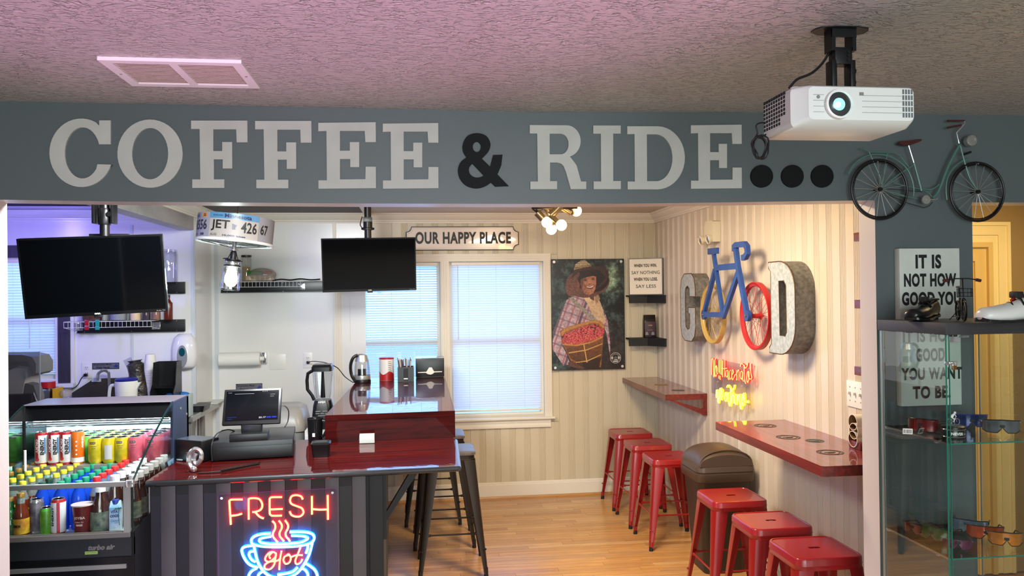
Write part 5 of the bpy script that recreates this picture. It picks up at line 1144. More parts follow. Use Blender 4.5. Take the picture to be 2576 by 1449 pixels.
# base front
nfr = Vector((math.sin(ang), -math.cos(ang), 0)); by = .062
p0b = t.matrix_world if 0 else None
Pb = Matrix.Translation(t.location) @ Matrix.Rotation(ang, 4, 'Z') @ Vector((0, by, 0))
bx0 = lc(oP(377, 1300, Pb, nfr)).x; bx1 = lc(oP(964, 1300, Pb, nfr)).x
back = 6.35; bl = back-t.location.y
G().prism([(bx0, by+.012), (bx1, by+.012), (bx1+.06, bl), (bx1-.30, bl), (bx1-.35, .75), (bx0+.045, .72)], 0, ZC-TH-.001, fn=lambda a, b, d: (a, b, d)).ob('cabinet_body', 'black_matt', t, smooth=0)
gb = mat('grey painted batten', (78, 72, 76), .5, var=.06, vs=5); wh_ = 'white_matt'
b0 = None
for k, (a, b) in enumerate(((405, 442), (475, 511), (544, 581), (612, 649), (681, 717), (748, 783), (818, 853), (886, 920))):
    xa = lc(oP(a, 1230, Pb, nfr)).x; xb_ = lc(oP(b, 1230, Pb, nfr)).x
    G().box(xa, xb_, by-.006, by+.012, 0, ZC-TH-.002, bev=.0015).ob('batten', gb, t)
for a, b in ((378, 405), (442, 475), (511, 544), (581, 612), (649, 681), (717, 748), (783, 818), (853, 886)):
    xa = lc(oP(a, 1230, Pb, nfr)).x; xb_ = lc(oP(b, 1230, Pb, nfr)).x
    G().box(xa+.001, xb_-.001, by+.002, by+.0118, 0, ZC-TH-.002).ob('recessed_board', mat('black painted board 2', (16, 15, 19), .45), t, smooth=0)
    G().box(xa+.001, xb_-.001, by-.0, by+.002, ZC-TH-.055, ZC-TH-.002).ob('top_rail', 'black_matt', t, smooth=0)
G().box(bx0-.004, bx0, by, by+.012, 0, ZC-TH-.002).ob('corner_strip', wh_, t, smooth=0)
G().box(bx1-.062, bx1, by-.008, by+.0115, 0, ZC-TH-.002, bev=.002).ob('corner_post', 'black_matt', t)
# slatted side face towards the stools
sb = mat('brown grey batten', (104, 90, 78), .5); s0_ = None; ys_ = by+.06; n_ = 0
while ys_ < bl-.08:
    f_ = (ys_-by)/(bl-by); x = bx1+.06*f_
    if s0_ is None: s0_ = G().box(-.002, .010, 0, .055, 0, ZC-TH-.004).ob('side_batten', sb, t, loc=(x, ys_, 0), smooth=0)
    else: o = s0_.copy(); COL.objects.link(o); o.parent = t; o.location = (x, ys_, 0)
    ys_ += .118; n_ += 1
G().prism([(bx1+.012, ZC-.22), (bx1+.012, ZC-.26), (bx1+.17, ZC-TH-.004), (bx1+.13, ZC-TH-.004)], by+.01, by+.045).ob('diagonal_brace', 'black_matt', t, smooth=0)
G().box(bx1, bx1+.016, by+.005, by+.05, ZC-.34, ZC-TH-.003).ob('bracket_post', 'black_matt', t, smooth=0)
# raised bar
q0 = oZ(817, 1045, ZB); q1 = oZ(1144.5, 1033, ZB); q2 = oZ(1120, 950, ZB); q3 = oZ(889, 968, ZB); yb2 = 6.33
t = T('raised_bar', 'raised bar top of glossy red stained wood running back to the window', 'bar', ((q0.x+q1.x)/2, (q0.y+q1.y)/2, ZC)); o_ = t.location.copy()
xr2 = q1.x+(q2.x-q1.x)*(yb2-q1.y)/(q2.y-q1.y); xl2 = q0.x+(q3.x-q0.x)*(yb2-q0.y)/(q3.y-q0.y)
pl_ = [(q0.x-o_.x, q0.y-o_.y), (q1.x-o_.x, q1.y-o_.y), (xr2-o_.x, yb2-o_.y), (xl2-o_.x, yb2-o_.y)]
G().prism(pl_, ZB-ZC-.03, ZB-ZC, 0, ms=1, fn=lambda a, b, d: (a, b, d)).ob('bar_top', ['counter', 'counter_side'], t, smooth=0)
pi_ = [(pl_[0][0]+.0, pl_[0][1]+.002), (pl_[1][0]-.0, pl_[1][1]+.002), (pl_[2][0]-.001, pl_[2][1]-.03), (pl_[3][0]+.03, pl_[3][1]-.03)]
G().prism(pi_, .0005, ZB-ZC-.0305, fn=lambda a, b, d: (a, b, d)).ob('riser', 'counter_side', t, smooth=0)
# ---------------------------------------------------------------- FRESH / Hot neon panel
t = T('neon_cup_sign', 'glowing FRESH hot coffee cup neon on an acrylic panel hung on the counter front', 'neon sign', tuple(oP(700, 1240, Pb-Vector((0, .03, 0)), nfr)), ang)
PN = t.location.copy(); inv2 = (Matrix.Translation(PN) @ Matrix.Rotation(ang, 4, 'Z')).inverted()
def nn(a, b): return inv2 @ oP(480+a/5.367, 1180+b/5.367, PN, nfr)
c0_, c1_, c2_, c3_ = nn(360, 345), nn(1972, 262), nn(2010, 2050), nn(380, 2050)
def inset(P, k): cx_ = sum(p[0] for p in P)/len(P); cz_ = sum(p[1] for p in P)/len(P); return [(cx_+(p[0]-cx_)*k, cz_+(p[1]-cz_)*k) for p in P]
corner = [(c0_.x, c0_.z-.01), (c0_.x+.003, c0_.z-.003), (c0_.x+.010, c0_.z), (c1_.x-.010, c1_.z), (c1_.x-.003, c1_.z-.003), (c1_.x, c1_.z-.01), (c2_.x, c2_.z), (c3_.x, c3_.z)]
G().prism(corner, .006, .010, ms=1).ob('acrylic_panel', ['acrylic', mat('lit acrylic edge', (190, 120, 220), .3, em=(200, 60, 200), es=.5)], t, smooth=0)
TR = mat('red neon tube 2', (255, 230, 150), .4, em=(255, 226, 130), es=1.25); TBl = mat('blue neon tube', (230, 255, 255), .4, em=(215, 252, 255), es=1.5)
BR_ = mat('red neon glow base', (200, 0, 20), .5, em=(255, 0, 24), es=13); BB_ = mat('blue neon glow base', (0, 90, 220), .5, em=(0, 130, 255), es=15)  # base made wide and emissive as the tubes' red and blue glow outline
def stroke(P, m1, m2, nm, sm=True, r=.0042):
    Q = [nn(a, b) for a, b in P]; Q = spline(Q, 4) if sm and len(P) > 2 else Q
    o = G().tube(Q, r, 8).ob(nm, m1, t); o2 = G().tube([q+Vector((0, .0060, 0)) for q in Q], r*1.45, 6).ob('glow_base', m2, o)
RS = [([(700, 410), (560, 412), (525, 425), (522, 460), (540, 750)], 1), ([(535, 632), (620, 622), (690, 602)], 1),
      ([(782, 680), (780, 440), (790, 400), (860, 392), (930, 410), (965, 480), (945, 545), (880, 575), (832, 580)], 1), ([(870, 580), (925, 640), (985, 668)], 1),
      ([(1232, 378), (1100, 380), (1068, 398), (1064, 440), (1066, 590), (1080, 620), (1110, 630), (1230, 628)], 1), ([(1072, 545), (1240, 538)], 0),
      ([(1510, 410), (1490, 370), (1430, 352), (1365, 365), (1340, 420), (1360, 470), (1430, 500), (1500, 530), (1520, 590), (1480, 635), (1420, 642), (1360, 620), (1335, 572)], 1),
      ([(1635, 365), (1636, 612)], 0), ([(1848, 352), (1852, 682)], 0), ([(1640, 540), (1740, 548), (1840, 545)], 1)]
for P, s_ in RS: stroke(P, TR, BR_, 'red_tube', s_)
for dx in (0, 88, 172): stroke([(1100+dx, 700), (1135+dx, 740), (1140+dx, 800), (1112+dx, 860), (1112+dx, 910), (1150+dx, 960), (1175+dx, 985)] if dx == 0 else [(1100+dx, 700-dx*.05), (1138+dx, 750), (1138+dx, 800), (1112+dx*.98, 860), (1118+dx*.98, 910), (1150+dx, 950), (1170+dx*.98, 975)], TR, BR_, 'steam_tube')
HOT = [[(1075, 1210), (1060, 1170), (1110, 1120), (1150, 1150), (1130, 1200), (1060, 1250), (1010, 1235), (1010, 1190), (1060, 1130), (1110, 1120)], [(1150, 1130), (1140, 1220), (1120, 1300), (1060, 1355), (1000, 1340), (1005, 1290), (1070, 1250), (1160, 1240), (1215, 1200)], [(1225, 1105), (1210, 1180), (1200, 1260), (1195, 1360)],
       [(1330, 1160), (1270, 1180), (1250, 1230), (1280, 1280), (1330, 1260), (1350, 1200), (1320, 1150), (1290, 1170)], [(1350, 1190), (1400, 1170), (1440, 1160)], [(1480, 1060), (1440, 1160), (1410, 1240), (1430, 1285), (1480, 1260), (1505, 1215)], [(1400, 1170), (1460, 1160), (1510, 1165)]]
for P in HOT: stroke(P, TR, BR_, 'script_tube', r=.0038)
BS = [[(1075, 870), (960, 880), (870, 905), (820, 950), (825, 1005), (880, 1030), (1000, 1048), (1200, 1052), (1400, 1045), (1560, 1020), (1640, 985), (1665, 930), (1640, 880), (1560, 855), (1440, 848), (1335, 852)], [(1085, 912), (1000, 925), (935, 945), (925, 975), (970, 1000), (1080, 1012), (1200, 1015), (1320, 1010)], [(1320, 1010), (1480, 990), (1570, 950), (1570, 925), (1500, 905), (1355, 900)],
      [(850, 1035), (870, 1130), (905, 1260), (970, 1370), (1060, 1445), (1180, 1480), (1300, 1470), (1430, 1410), (1530, 1290), (1600, 1150), (1640, 1000)], [(1580, 1010), (1575, 1080), (1555, 1140)], [(1440, 1330), (1380, 1385), (1300, 1410), (1170, 1430)],
      [(830, 1035), (740, 1048), (695, 1075), (690, 1120), (720, 1200), (780, 1280), (860, 1320), (910, 1325)], [(850, 1110), (800, 1120), (785, 1160), (820, 1225), (875, 1255)],
      [(890, 1340), (820, 1380), (780, 1450), (800, 1540), (900, 1620), (1080, 1670), (1260, 1680), (1450, 1660), (1620, 1600), (1700, 1520), (1705, 1430), (1660, 1350), (1560, 1280)], [(970, 1385), (930, 1410), (910, 1450), (960, 1520), (1100, 1565), (1260, 1575), (1450, 1555), (1560, 1500), (1580, 1430), (1550, 1370), (1500, 1340)]]
for P in BS: stroke(P, TBl, BB_, 'blue_tube', r=.0050)
for a, b in ((415, 395), (1912, 320)): c = nn(a, b); G().cyl((c.x, -.001, c.z), (c.x, .028, c.z), .006).ob('standoff', 'chrome', t)
for P in ([(705, 598), (745, 588)], [(985, 480), (1040, 470)], [(1245, 540), (1325, 575)], [(1545, 560), (1610, 535)]): G().tube([nn(*p)+Vector((0, .004, 0)) for p in P], .0008, 5).ob('jumper_wire', 'red_paint', t)
# ================================================================ REFRIGERATED CASE
XF_ = -1.17; XL = -1.86
a_ = oX(335, 1214, XF_); b_ = oX(436, 1011, XF_); c_ = oX(474, 1004, XF_); yf_, yt_, yk_ = a_.y, b_.y, c_.y; zr, ztp = a_.z, b_.z; zg = oY(325, 1338, yf_).z
t = T('drinks_cooler', 'black open-front drinks cooler with lit shelves left of the counter', 'refrigerator', ((XL+XF_)/2, yf_, 0)); o_ = t.location.copy(); hx = (XF_-XL)/2
yt, yk = yt_-yf_, yk_-yf_
blk = mat('cooler black enamel', (14, 15, 18), .25); dkg_ = mat('cooler dark panel', (38, 42, 44), .35); inner = mat('cooler white liner', (206, 220, 224), .35); navy = mat('cooler side panel', (40, 52, 78), .35)
def box_(nm, m_, *a, **k): return G().box(*a, **{q: v for q, v in k.items() if q == 'bev'}).ob(nm, m_, t, smooth=0)
zb = zg-.105
G().box(-hx, hx, 0.006, yk, .02, zb-.0).ob('base_cabinet', blk, t, smooth=0)
box_('front_panel', dkg_, -hx, hx, 0, .02, zb-.055+.06, zg-.022, bev=.003)
box_('front_sill', mat('sill grey', (112, 108, 104), .4), -hx, hx-.012, -.004, .03, zg-.022, zg, bev=.003)
box_('chrome_strip', 'steel', -hx, hx-.03, -.003, .006, zb-.045, zb-.028)
box_('corner_trim', blk, hx-.008, hx, -.002, .01, .02, zg)
# lettering on the panel
p = oY(222, 1385, yf_)-o_; q = oY(290, 1368, yf_)-o_; text('turbo air', p.x, q.x, p.z, q.z, parent=t, mt='steel_dark', y=-.002, bold=.05, shear=.3)
p = oY(214, 1395, yf_)-o_; q = oY(246, 1386, yf_)-o_; st_ = G().box(p.x, q.x, -.002, -.0005, p.z, q.z).ob('sticker', mat('green sticker', (150, 180, 90), .5), t, smooth=0); text('NATURAL', p.x+.004, q.x-.004, p.z+.006, q.z-.003, parent=st_, y=-.0026)
# deck, liner, back
zd = zg-.012
box_('deck', inner, -hx+.01, hx-.01, .03, yk-.04, zb, zd)
box_('back_liner', inner, -hx+.01, hx-.01, yk-.045, yk-.03, zd, ztp-.03); box_('rear_panel', blk, -hx, hx, yk-.03, yk, .02, ztp-.004)
def side(x0, x1, m_, nm='end_panel'):
    G().prism([(yt, zb), (yk, zb), (yk, ztp), (yt, ztp)], x0, x1, fn=lambda a, b, d: (d, a, b)).ob(nm, m_, t, smooth=0)
    G().prism([(.004, zb), (yt, zb), (yt, zg+.055), (.004, zg)], x0, x1, fn=lambda a, b, d: (d, a, b)).ob('lower_end', blk, t, smooth=0)
side(hx-.014, hx, navy); side(-hx, -hx+.014, blk)
zrr = zr
def arcg(): return [(.0, zg), (.0, zrr)]+[(yt*(u**.95), zrr+(ztp-zrr)*(math.sin(u*PI/2)**.80*.35+u*.65)) for u in (.12, .25, .4, .55, .7, .85, 1)]+[(yt, zg+.055)]
for x in (hx-.006, -hx+.002):
    s_ = G().prism(arcg(), x, x+.004, fn=lambda a, b, d: (d, a, b)).ob('end_glass', 'glass', t, smooth=0)
    G().tube([(x+.002, a, b) for a, b in arcg()[:-1]], .0042, 6).ob('glass_rim', mat('dark glass edge', (10, 36, 34), .2), s_)
box_('front_glass', 'glass', -hx+.01, hx-.012, .002, .006, zg, zrr-.012)
box_('glass_rail', 'steel', -hx, hx-.004, -.006, .012, zrr-.014, zrr+.006, bev=.002); box_('glass_post', mat('post grey', (150, 150, 146), .4), hx-.040, hx-.012, .0, .008, zg, zrr-.014)
G().box(hx-.030, hx+.002, -.010, .016, zrr-.018, zrr+.010, bev=.003).ob('rail_corner', 'chrome', t)
# cap and lamps
ch_ = .068
g = G(); g.prism([(yt-.012, ztp-ch_-.006), (yt+.02, ztp), (yk, ztp), (yk, ztp-.05), (yt+.03, ztp-ch_)], -hx, hx-.006, fn=lambda a, b, d: (d, a, b)); g.ob('cap', blk, t, smooth=0)
G().prism([(yt+.0, ztp), (yt+.012, ztp+.003), (yk, ztp+.003), (yk, ztp)], -hx, hx-.004, fn=lambda a, b, d: (d, a, b)).ob('cap_top', mat('cap top grey', (120, 112, 122), .3), t, smooth=0)
LED = emis('cooler lamp', (195, 238, 255), 60)
for k, yy in enumerate((yt+.045, yt+.085)): G().cyl((-hx+.03, yy, ztp-ch_-.010), (hx-.03, yy, ztp-ch_-.010), .006, n=8).ob('lamp_tube', LED, t)
for k in range(3): G().box(-hx+.02, hx-.02, yt-.004+.012*k, yt+.004+.012*k, ztp-ch_-.016-.012*k, ztp-ch_-.009-.012*k).ob('lamp_guard', 'chrome', t, smooth=0)
# can shelf and lamps under it
YC = 4.02; zsf = oY(241, 1164, YC).z; ysf = YC-.045-yf_
G().box(-hx+.05, hx-.016, ysf, yk-.05, zsf-.006, zsf-.0008).ob('can_shelf', 'steel', t, smooth=0); G().box(-hx+.05, hx-.016, ysf-.004, ysf, zsf-.040, zsf, bev=.001).ob('shelf_lip', 'steel', t)
G().cyl((-hx+.06, ysf+.03, zsf-.016), (hx-.03, ysf+.03, zsf-.016), .006, n=8).ob('lamp_tube', LED, t)
G().cyl((-hx+.10, yk-.06, ztp-.13), (hx-.05, yk-.06, ztp-.13), .004, n=8).ob('rear_rail', 'chrome', t)
p = oY(63, 1150, yf_+.25)-o_; G().tube([(p.x, p.y, p.z-.06), (p.x, p.y, p.z+.03)], .006, 8).ob('thermometer', 'white', t)
# cans -----------------------------------------------------------
can_lid = 'chrome'
def can(label, name, r, h, body, band, x, y, z, grp, txt=None, extra=None, rz=0):
    t = T(name, label, 'can', (x, y, z), rz, grp)
    G().lathe([(r*.78, 0), (r*.84, .004), (r, .012), (r, h-.014), (r*.86, h-.003)], n=20, mm=[1, 1, 0, 1]).ob('body', [body, band], t)
    G().lathe([(r*.86, h-.003), (r*.86, h), (r*.80, h), (r*.78, h-.003), (.0001, h-.003)], n=20).ob('lid', can_lid, t)
    if txt: txt(t, r)
    return t
def cylf(r): return lambda a, b: (r*math.sin(a/r), -r*math.cos(a/r), b)
def vert(r, z0, z1): return lambda a, b: (r*math.sin(-b/r), -r*math.cos(-b/r), a)   # turned to read upwards
mR = mat('can red', (168, 24, 34), .35); mW = mat('can white', (214, 214, 214), .35); mO = mat('can orange', (214, 104, 24), .35); mY = mat('can yellow', (206, 182, 30), .35, col2=(160, 150, 20), vs=22); mP = mat('can pink', (196, 96, 110), .35, col2=(170, 70, 88), vs=22); mG = mat('can green', (100, 190, 60), .35, col2=(70, 150, 50), vs=22)
mBl = mat('print blue', (50, 110, 160), .5); mPk = mat('dark pack label', (40, 34, 30), .5)
def amino(t, r):
    g = G(); f = cylf(r+.0004); g.grid(lambda u, v: f(-.033+.020*u, .022+.12*v), 5, 1); g.ob('side_panel', mR, t, smooth=60)
    F = lambda a, b: f(b, a)
    g = G(); text('AMINO', .058, .125, .013, .027, lambda a, b: f(-b, a), gg=g, bold=.05); 
    o = g.ob('lettering', mW, t, smooth=0); o.location = (0, -.0006, 0)
    g = G(); text('ENERGY', .050, .125, -.012, .004, lambda a, b: f(-b, a), gg=g, bold=.05); o = g.ob('lettering', 'ink', t, smooth=0); o.location = (0, -.0006, 0)
    g = G(); g.grid(lambda u, v: f(.013+.006*u, .055+.075*v), 3, 1); g.ob('side_stripe', mBl, t, smooth=60).location = (0, -.0004, 0)
    g = G(); P = arc(0, 0, .009, .009, 0, 345, 14); g.add([f(-.018+a, .030+b) for a, b in P], [tuple(range(len(P)))]); g.ob('fruit_print', mat('fruit red', (206, 50, 50), .5) if 'fruit red' not in bpy.data.materials else bpy.data.materials['fruit red'], t, smooth=0).location = (0, -.0006, 0)
def aminoO(t, r):
    f = cylf(r+.0005); g = G(); text('AMINO', .075, .13, -.030, -.018, lambda a, b: f(-b, a), gg=g, bold=.05); g.ob('lettering', mW, t, smooth=0)
    g = G(); g.grid(lambda u, v: f(-.036+.075*u, .010+.022*v), 8, 1); g.ob('white_band', mW, t, smooth=60)
    for z in (.048, .068, .088, .108): g = G(); P = arc(0, 0, .004, .004, 0, 330, 10); g.add([f(-.004+a, z+b) for a, b in P], [tuple(range(len(P)))]); g.ob('icon_dot', mW, t, smooth=0)
def kl(t, r):
    f = cylf(r+.0005); g = G(); g.grid(lambda u, v: f(-.026+.028*u, .094+.010*v), 5, 1); g.ob('brand_block', mPk, t, smooth=60)
    g = G(); text('KIRKLAND', -.024, .0, .0965, .1015, lambda a, b: f(a, b), gg=g); g.ob('lettering', mW, t, smooth=0).location = (0, -.0005, 0)
    g = G(); text('SPARKLING', -.022, .006, .080, .086, f, gg=g); text('WATER', -.016, .002, .070, .076, f, gg=g); g.ob('lettering', 'ink_grey', t, smooth=0)
def nutri(t, r):
    f = cylf(r+.0005); g = G(); g.grid(lambda u, v: f(-.020+.034*u, .020+.068*v), 6, 1); g.ob('nutrition_panel', mat('panel grey', (176, 176, 172), .6), t, smooth=60)
xs_c = [105.7, 137.7, 167, 196]
names4 = ['white and red energy can at the left end of the cooler shelf', 'white and red energy can second from the left end', 'white and red energy can third from the left, beside the orange one', 'orange energy can between the white and the yellow cans']
gt = 'tall energy cans on the cooler shelf'; gc = 'short sparkling water cans on the cooler shelf'
for i, px in enumerate(xs_c):
    p = oY(px, 1164, YC); can(names4[i], 'energy_can', .0285, .156, mW if i < 3 else mO, mR if i < 3 else mO, p.x, YC, zsf, gt, amino if i < 3 else aminoO, rz=.30)
rown = ['front', 'second', 'third', 'fourth']
cols_ = [(218, mG, 'green', None, 1), (241, mY, 'yellow', kl, 0), (275.5, mY, 'yellow', nutri, 0), (307.5, mY, 'yellow', kl, 0), (341, mP, 'pink', kl, 0), (385, mP, 'pink', kl, 0)]
xcols = [oY(px, 1164, YC).x for px in (241, 275.5, 307.5, 341, 385)]
proto = {}
def short_can(col, m_, x, y, lb, tx):
    k = (col, tx is None)
    t = can(lb, 'short_can', .033, .122, m_, m_, x, y, zsf, gc, tx, rz=.27); return t
for j, (x, m_, cn, tx) in enumerate(zip(xcols, (mY, mY, mY, mP, mP), ('yellow', 'yellow', 'yellow', 'pink', 'pink'), (kl, nutri, kl, kl, kl))):
    short_can(cn, m_, x, YC, ['first yellow can of the front row, right of the orange one', 'middle yellow front-row can turned to its grey nutrition panel', 'third yellow can of the front row, beside the pink ones', 'pink can in the front row beside the yellow ones', 'pink can behind the cooler end glass, right end of the front row'][j], tx)
prs = {}
bx_ = [xcols[0]-.067*k for k in (4, 3, 2, 1)]+xcols+[xcols[-1]+.066]
cm = [('green', mG)]*4+[('yellow', mY)]*3+[('pink', mP)]*3
for r_ in range(1, 4):
    for j, x in enumerate(bx_):
        if r_ == 3 and j == 9: continue
        cn, m_ = cm[j]
        if j == 4 and r_ == 1: cn, m_ = 'green', mG
        y = YC+.0675*r_
        if x > XF_-.05: continue
        lb = '%s can in the %s row of the cooler shelf, %s column from the left' % (cn, rown[r_], ['first', 'second', 'third', 'fourth', 'fifth', 'sixth', 'seventh', 'eighth', 'ninth', 'tenth'][j])
        if cn in prs: dup(prs[cn], lb, (x+random.uniform(-.002, .002), y, zsf), random.uniform(-1, 1))
        else: prs[cn] = can(lb, 'short_can', .033, .122, m_, m_, x, y, zsf, gc)
# bottles in the well --------------------------------------------
def bottle(label, prof, mats, mm, cap, x, y, z, grp=None, name='bottle', lab=None, cat='bottle'):
    t = T(name, label, cat, (x, y, z), 0, grp)
    G().lathe(prof, n=16, mm=mm).ob('body', mats, t)
    r, z0, z1, cm_ = cap; G().lathe([(r, z0), (r, z1-.002), (r*.92, z1), (.0001, z1)], n=14).ob('cap', cm_, t)
    if lab: r, z0, z1, lm = lab; G().lathe([(r, z0), (r, z1)], n=16).ob('label', lm, t)
    return t
gBr = mat('amber glass drink', (96, 36, 12), .08, coat=.8); gGr = mat('green glass bottle', (24, 96, 40), .06, coat=.8); gClr = glassy('clear bottle neck', (225, 238, 236), .06, opac=.25, body=(200, 214, 210)); gBlu = glassy('blue water bottle', (120, 170, 250), .05, opac=.55, body=(30, 90, 230)); gCol = mat('cola drink', (50, 24, 16), .08, coat=.8); cY = mat('yellow cap', (232, 216, 60), .4); cG = mat('green cap', (20, 150, 110), .4); cDG = mat('dark green cap', (16, 66, 46), .4); cR = mat('red cap', (206, 40, 46), .4); cW = mat('white cap', (230, 232, 234), .4); cGo = mat('gold cap', (176, 140, 70), .35, metal=.6)
lY = mat('yellow bottle label', (214, 176, 40), .5, col2=(180, 110, 40), vs=30); lG = mat('dark bottle label', (40, 66, 52), .5, col2=(120, 130, 110), vs=40); lW = mat('pale bottle label', (190, 190, 186), .5, col2=(90, 90, 96), vs=50)
PG = [(.026, 0), (.028, .004), (.028, .11), (.024, .135), (.013, .165), (.0125, .205)]
PWt = [(.028, 0), (.031, .006), (.030, .04), (.031, .07), (.030, .10), (.031, .125), (.026, .15), (.014, .175), (.0135, .19)]
PCo = [(.027, 0), (.033, .006), (.034, .03), (.032, .06), (.033, .11), (.030, .14), (.016, .185), (.015, .205)]
kinds = {
 'green glass bottle with a gold cap': (PG, [gGr], [0]*5, (.0138, .193, .210, cGo), (.0283, .03, .085, lG)),
 'amber bottle with clear neck and yellow cap': (PG, [gBr, gClr], [0, 0, 0, 1, 1], (.0138, .193, .210, cY), (.0283, .02, .10, lY)),
 'blue water bottle with a teal cap': (PWt, [gBlu], [0]*8, (.0150, .183, .204, cG), None),
 'blue water bottle with a dark green cap': (PWt, [gBlu], [0]*8, (.0150, .183, .204, cDG), None),
 'dark soda bottle with a red cap': (PCo, [gCol, gClr], [0, 0, 0, 0, 0, 1, 1], (.0162, .198, .218, cR), (.0336, .06, .11, lW)),
 'brown tea bottle with a broad white cap': (PCo, [gCol, gClr], [0, 0, 0, 0, 0, 0, 1], (.0190, .195, .222, cW), (.0342, .04, .11, lG))}
zq = zd+.0005
colk = ['green glass bottle with a gold cap', 'green glass bottle with a gold cap', 'amber bottle with clear neck and yellow cap', 'amber bottle with clear neck and yellow cap', 'blue water bottle with a dark green cap', 'blue water bottle with a teal cap', 'blue water bottle with a teal cap', 'dark soda bottle with a red cap', 'brown tea bottle with a broad white cap', 'brown tea bottle with a broad white cap']
ordn = ['first', 'second', 'third', 'fourth', 'fifth', 'sixth', 'seventh', 'eighth', 'ninth', 'tenth']; prb = {}
nx = 9; x_a, x_b = XL+.05, XF_-.045
for r_ in range(7):
    y = yf_+.135+.0705*r_
    if y > yk_-.09: break
    for j in range(nx):
        k = colk[j if j < 4 else j+1] if r_ > 1 else colk[j if j < 3 else j+1]
        if r_ >= 1 and j == 1: k = colk[2]
        if r_ > 2 and j == 7: k = colk[9]
        x = x_a+(x_b-x_a)*j/(nx-1)+random.uniform(-.0025, .0025)
        lb = '%s, %s row, %s from left' % (k, ['front', 'second', 'third', 'fourth', 'fifth', 'sixth', 'seventh'][r_], ordn[j])
        pr, ms, mm, cap, lab = kinds[k]
        if k in prb: dup(prb[k], lb, (x, y, zq))
        else: prb[k] = bottle(lb, pr, ms, mm, cap, x, y, zq, 'bottles in the cooler well', lab=lab)
# the nearest row, one by one
yn = yf_+.062
def nx_(px): return oY(px, 1320, yn).x
bottle('bulging green glass bottle at the left edge behind the cooler glass', [(.030, 0), (.036, .01), (.037, .05), (.030, .085), (.014, .12), (.013, .155)], [gGr], [0]*5, (.0145, .145, .160, cGo), nx_(26), yn, zq, name='green_bottle')
t = bottle('amber lemonade bottle with a yellow label nearest the cooler glass', [(.029, 0), (.032, .004), (.032, .075), (.030, .10), (.015, .135), (.014, .17)], [gBr, gClr], [0, 0, 0, 0, 1], (.0155, .160, .178, cGo), nx_(53), yn, zq, name='amber_bottle', lab=(.0324, .012, .075, lY))
f = cylf(.0330); g = G(); text('LEMON', -.018, .012, .040, .052, f, gg=g, bold=.06); g.ob('lettering', 'ink', t, smooth=0)
can('slim grey energy can between amber bottle and green can behind the glass', 'slim_can', .027, .145, mat('can grey', (120, 116, 120), .35, col2=(70, 66, 74), vs=30), 'chrome', nx_(84), yn+.03, zq, None)
can('short lime green can behind the lower cooler glass', 'lime_can', .026, .115, mat('can lime', (104, 168, 44), .35, col2=(70, 130, 30), vs=30), mG, nx_(118), yn, zq, None)
t = can('tall white can with red stripe behind the lower cooler glass', 'striped_can', .0285, .150, mW, mR, nx_(148), yn-.002, zq, None); f = cylf(.029)
g = G(); g.grid(lambda u, v: f(.004+.012*u, .012+.125*v), 4, 1); g.ob('red_stripe', mR, t, smooth=60); g = G(); text('ENERGY', .04, .12, .008, .020, lambda a, b: f(-b, a), gg=g, bold=.04); g.ob('lettering', 'ink', t, smooth=0)
x = nx_(208); t = T('tea_cup', 'maroon sealed tea cup with white foil lid behind the lower cooler glass', 'cup', (x, yn, zq))
G().lathe([(.030, 0), (.031, .004), (.040, .115), (.041, .118)], n=28).ob('cup_body', mat('maroon cup', (96, 24, 26), .3), t); G().lathe([(.044, .118), (.044, .122), (.0001, .1225)], n=28).ob('foil_lid', mat('foil lid', (200, 188, 182), .35), t)
f = lambda a, b: ((.031+.0000833*b*1000*.9+.0012)*math.sin(a/.036), -(.031+.00008*b*1000+.0012)*math.cos(a/.036), b)
g = G(); text('JOYBA', -.022, .022, .062, .076, f, gg=g, bold=.02); text('BUBBLE TEA', -.017, .017, .050, .055, f, gg=g); text('MANGO', -.013, .013, .036, .045, f, gg=g, bold=.05); g.ob('lettering', mat('cream print', (220, 196, 180), .5), t, smooth=0)
bottle('large tea bottle with brown shoulders between the tea cup and the carton', [(.036, 0), (.040, .006), (.040, .085), (.038, .10), (.018, .155), (.017, .175)], [gCol], [0]*5, (.021, .168, .190, cW), nx_(250), yn+.012, zq, name='tea_bottle', lab=(.0404, .01, .088, lG))
x = nx_(292); t = T('drink_carton', 'small white and blue coconut water carton behind the right end of the glass', 'carton', (x, yn, zq), .2)
crt = mat('carton white blue', (206, 222, 230), .35, col2=(110, 160, 190), vs=14)
loft(G(), [rr(.024, .022, 0, .004), rr(.024, .022, .105, .004), rr(.020, .010, .128, .004)]).ob('carton_body', crt, t, smooth=20); G().lathe([(.014, .118), (.014, .134), (.0001, .135)], (0, -.004, 0), 16).ob('cap', mat('blue cap', (34, 60, 150), .4), t)
g = G(); f = lambda a, b: (a, -.0225, b); text('VITA', -.018, .010, .082, .094, f, gg=g, bold=.04); text('COCO', -.020, .016, .064, .076, f, gg=g, bold=.08); text('Coconut', -.018, .014, .046, .056, f, gg=g, shear=.3); text('WATER', -.004, .012, .038, .043, f, gg=g); g.ob('lettering', mat('navy print', (20, 40, 90), .5), t, smooth=0)
g = G()
for a in (20, 60, 100, 140, 175): g.tube([(.015, -.0228, .098), (.015+.012*math.cos(math.radians(a)), -.0228, .098+.008*math.sin(math.radians(a))), (.015+.02*math.cos(math.radians(a)), -.0228, .096+.008*math.sin(math.radians(a)))], .0013, 4)
g.tube([(.015, -.0228, .098), (.013, -.0228, .07), (.016, -.0228, .03)], .0012, 4); g.ob('palm_print', mat('palm green', (30, 90, 70), .5), t, smooth=0)
p = oX(458, 1030, XF_-.0)
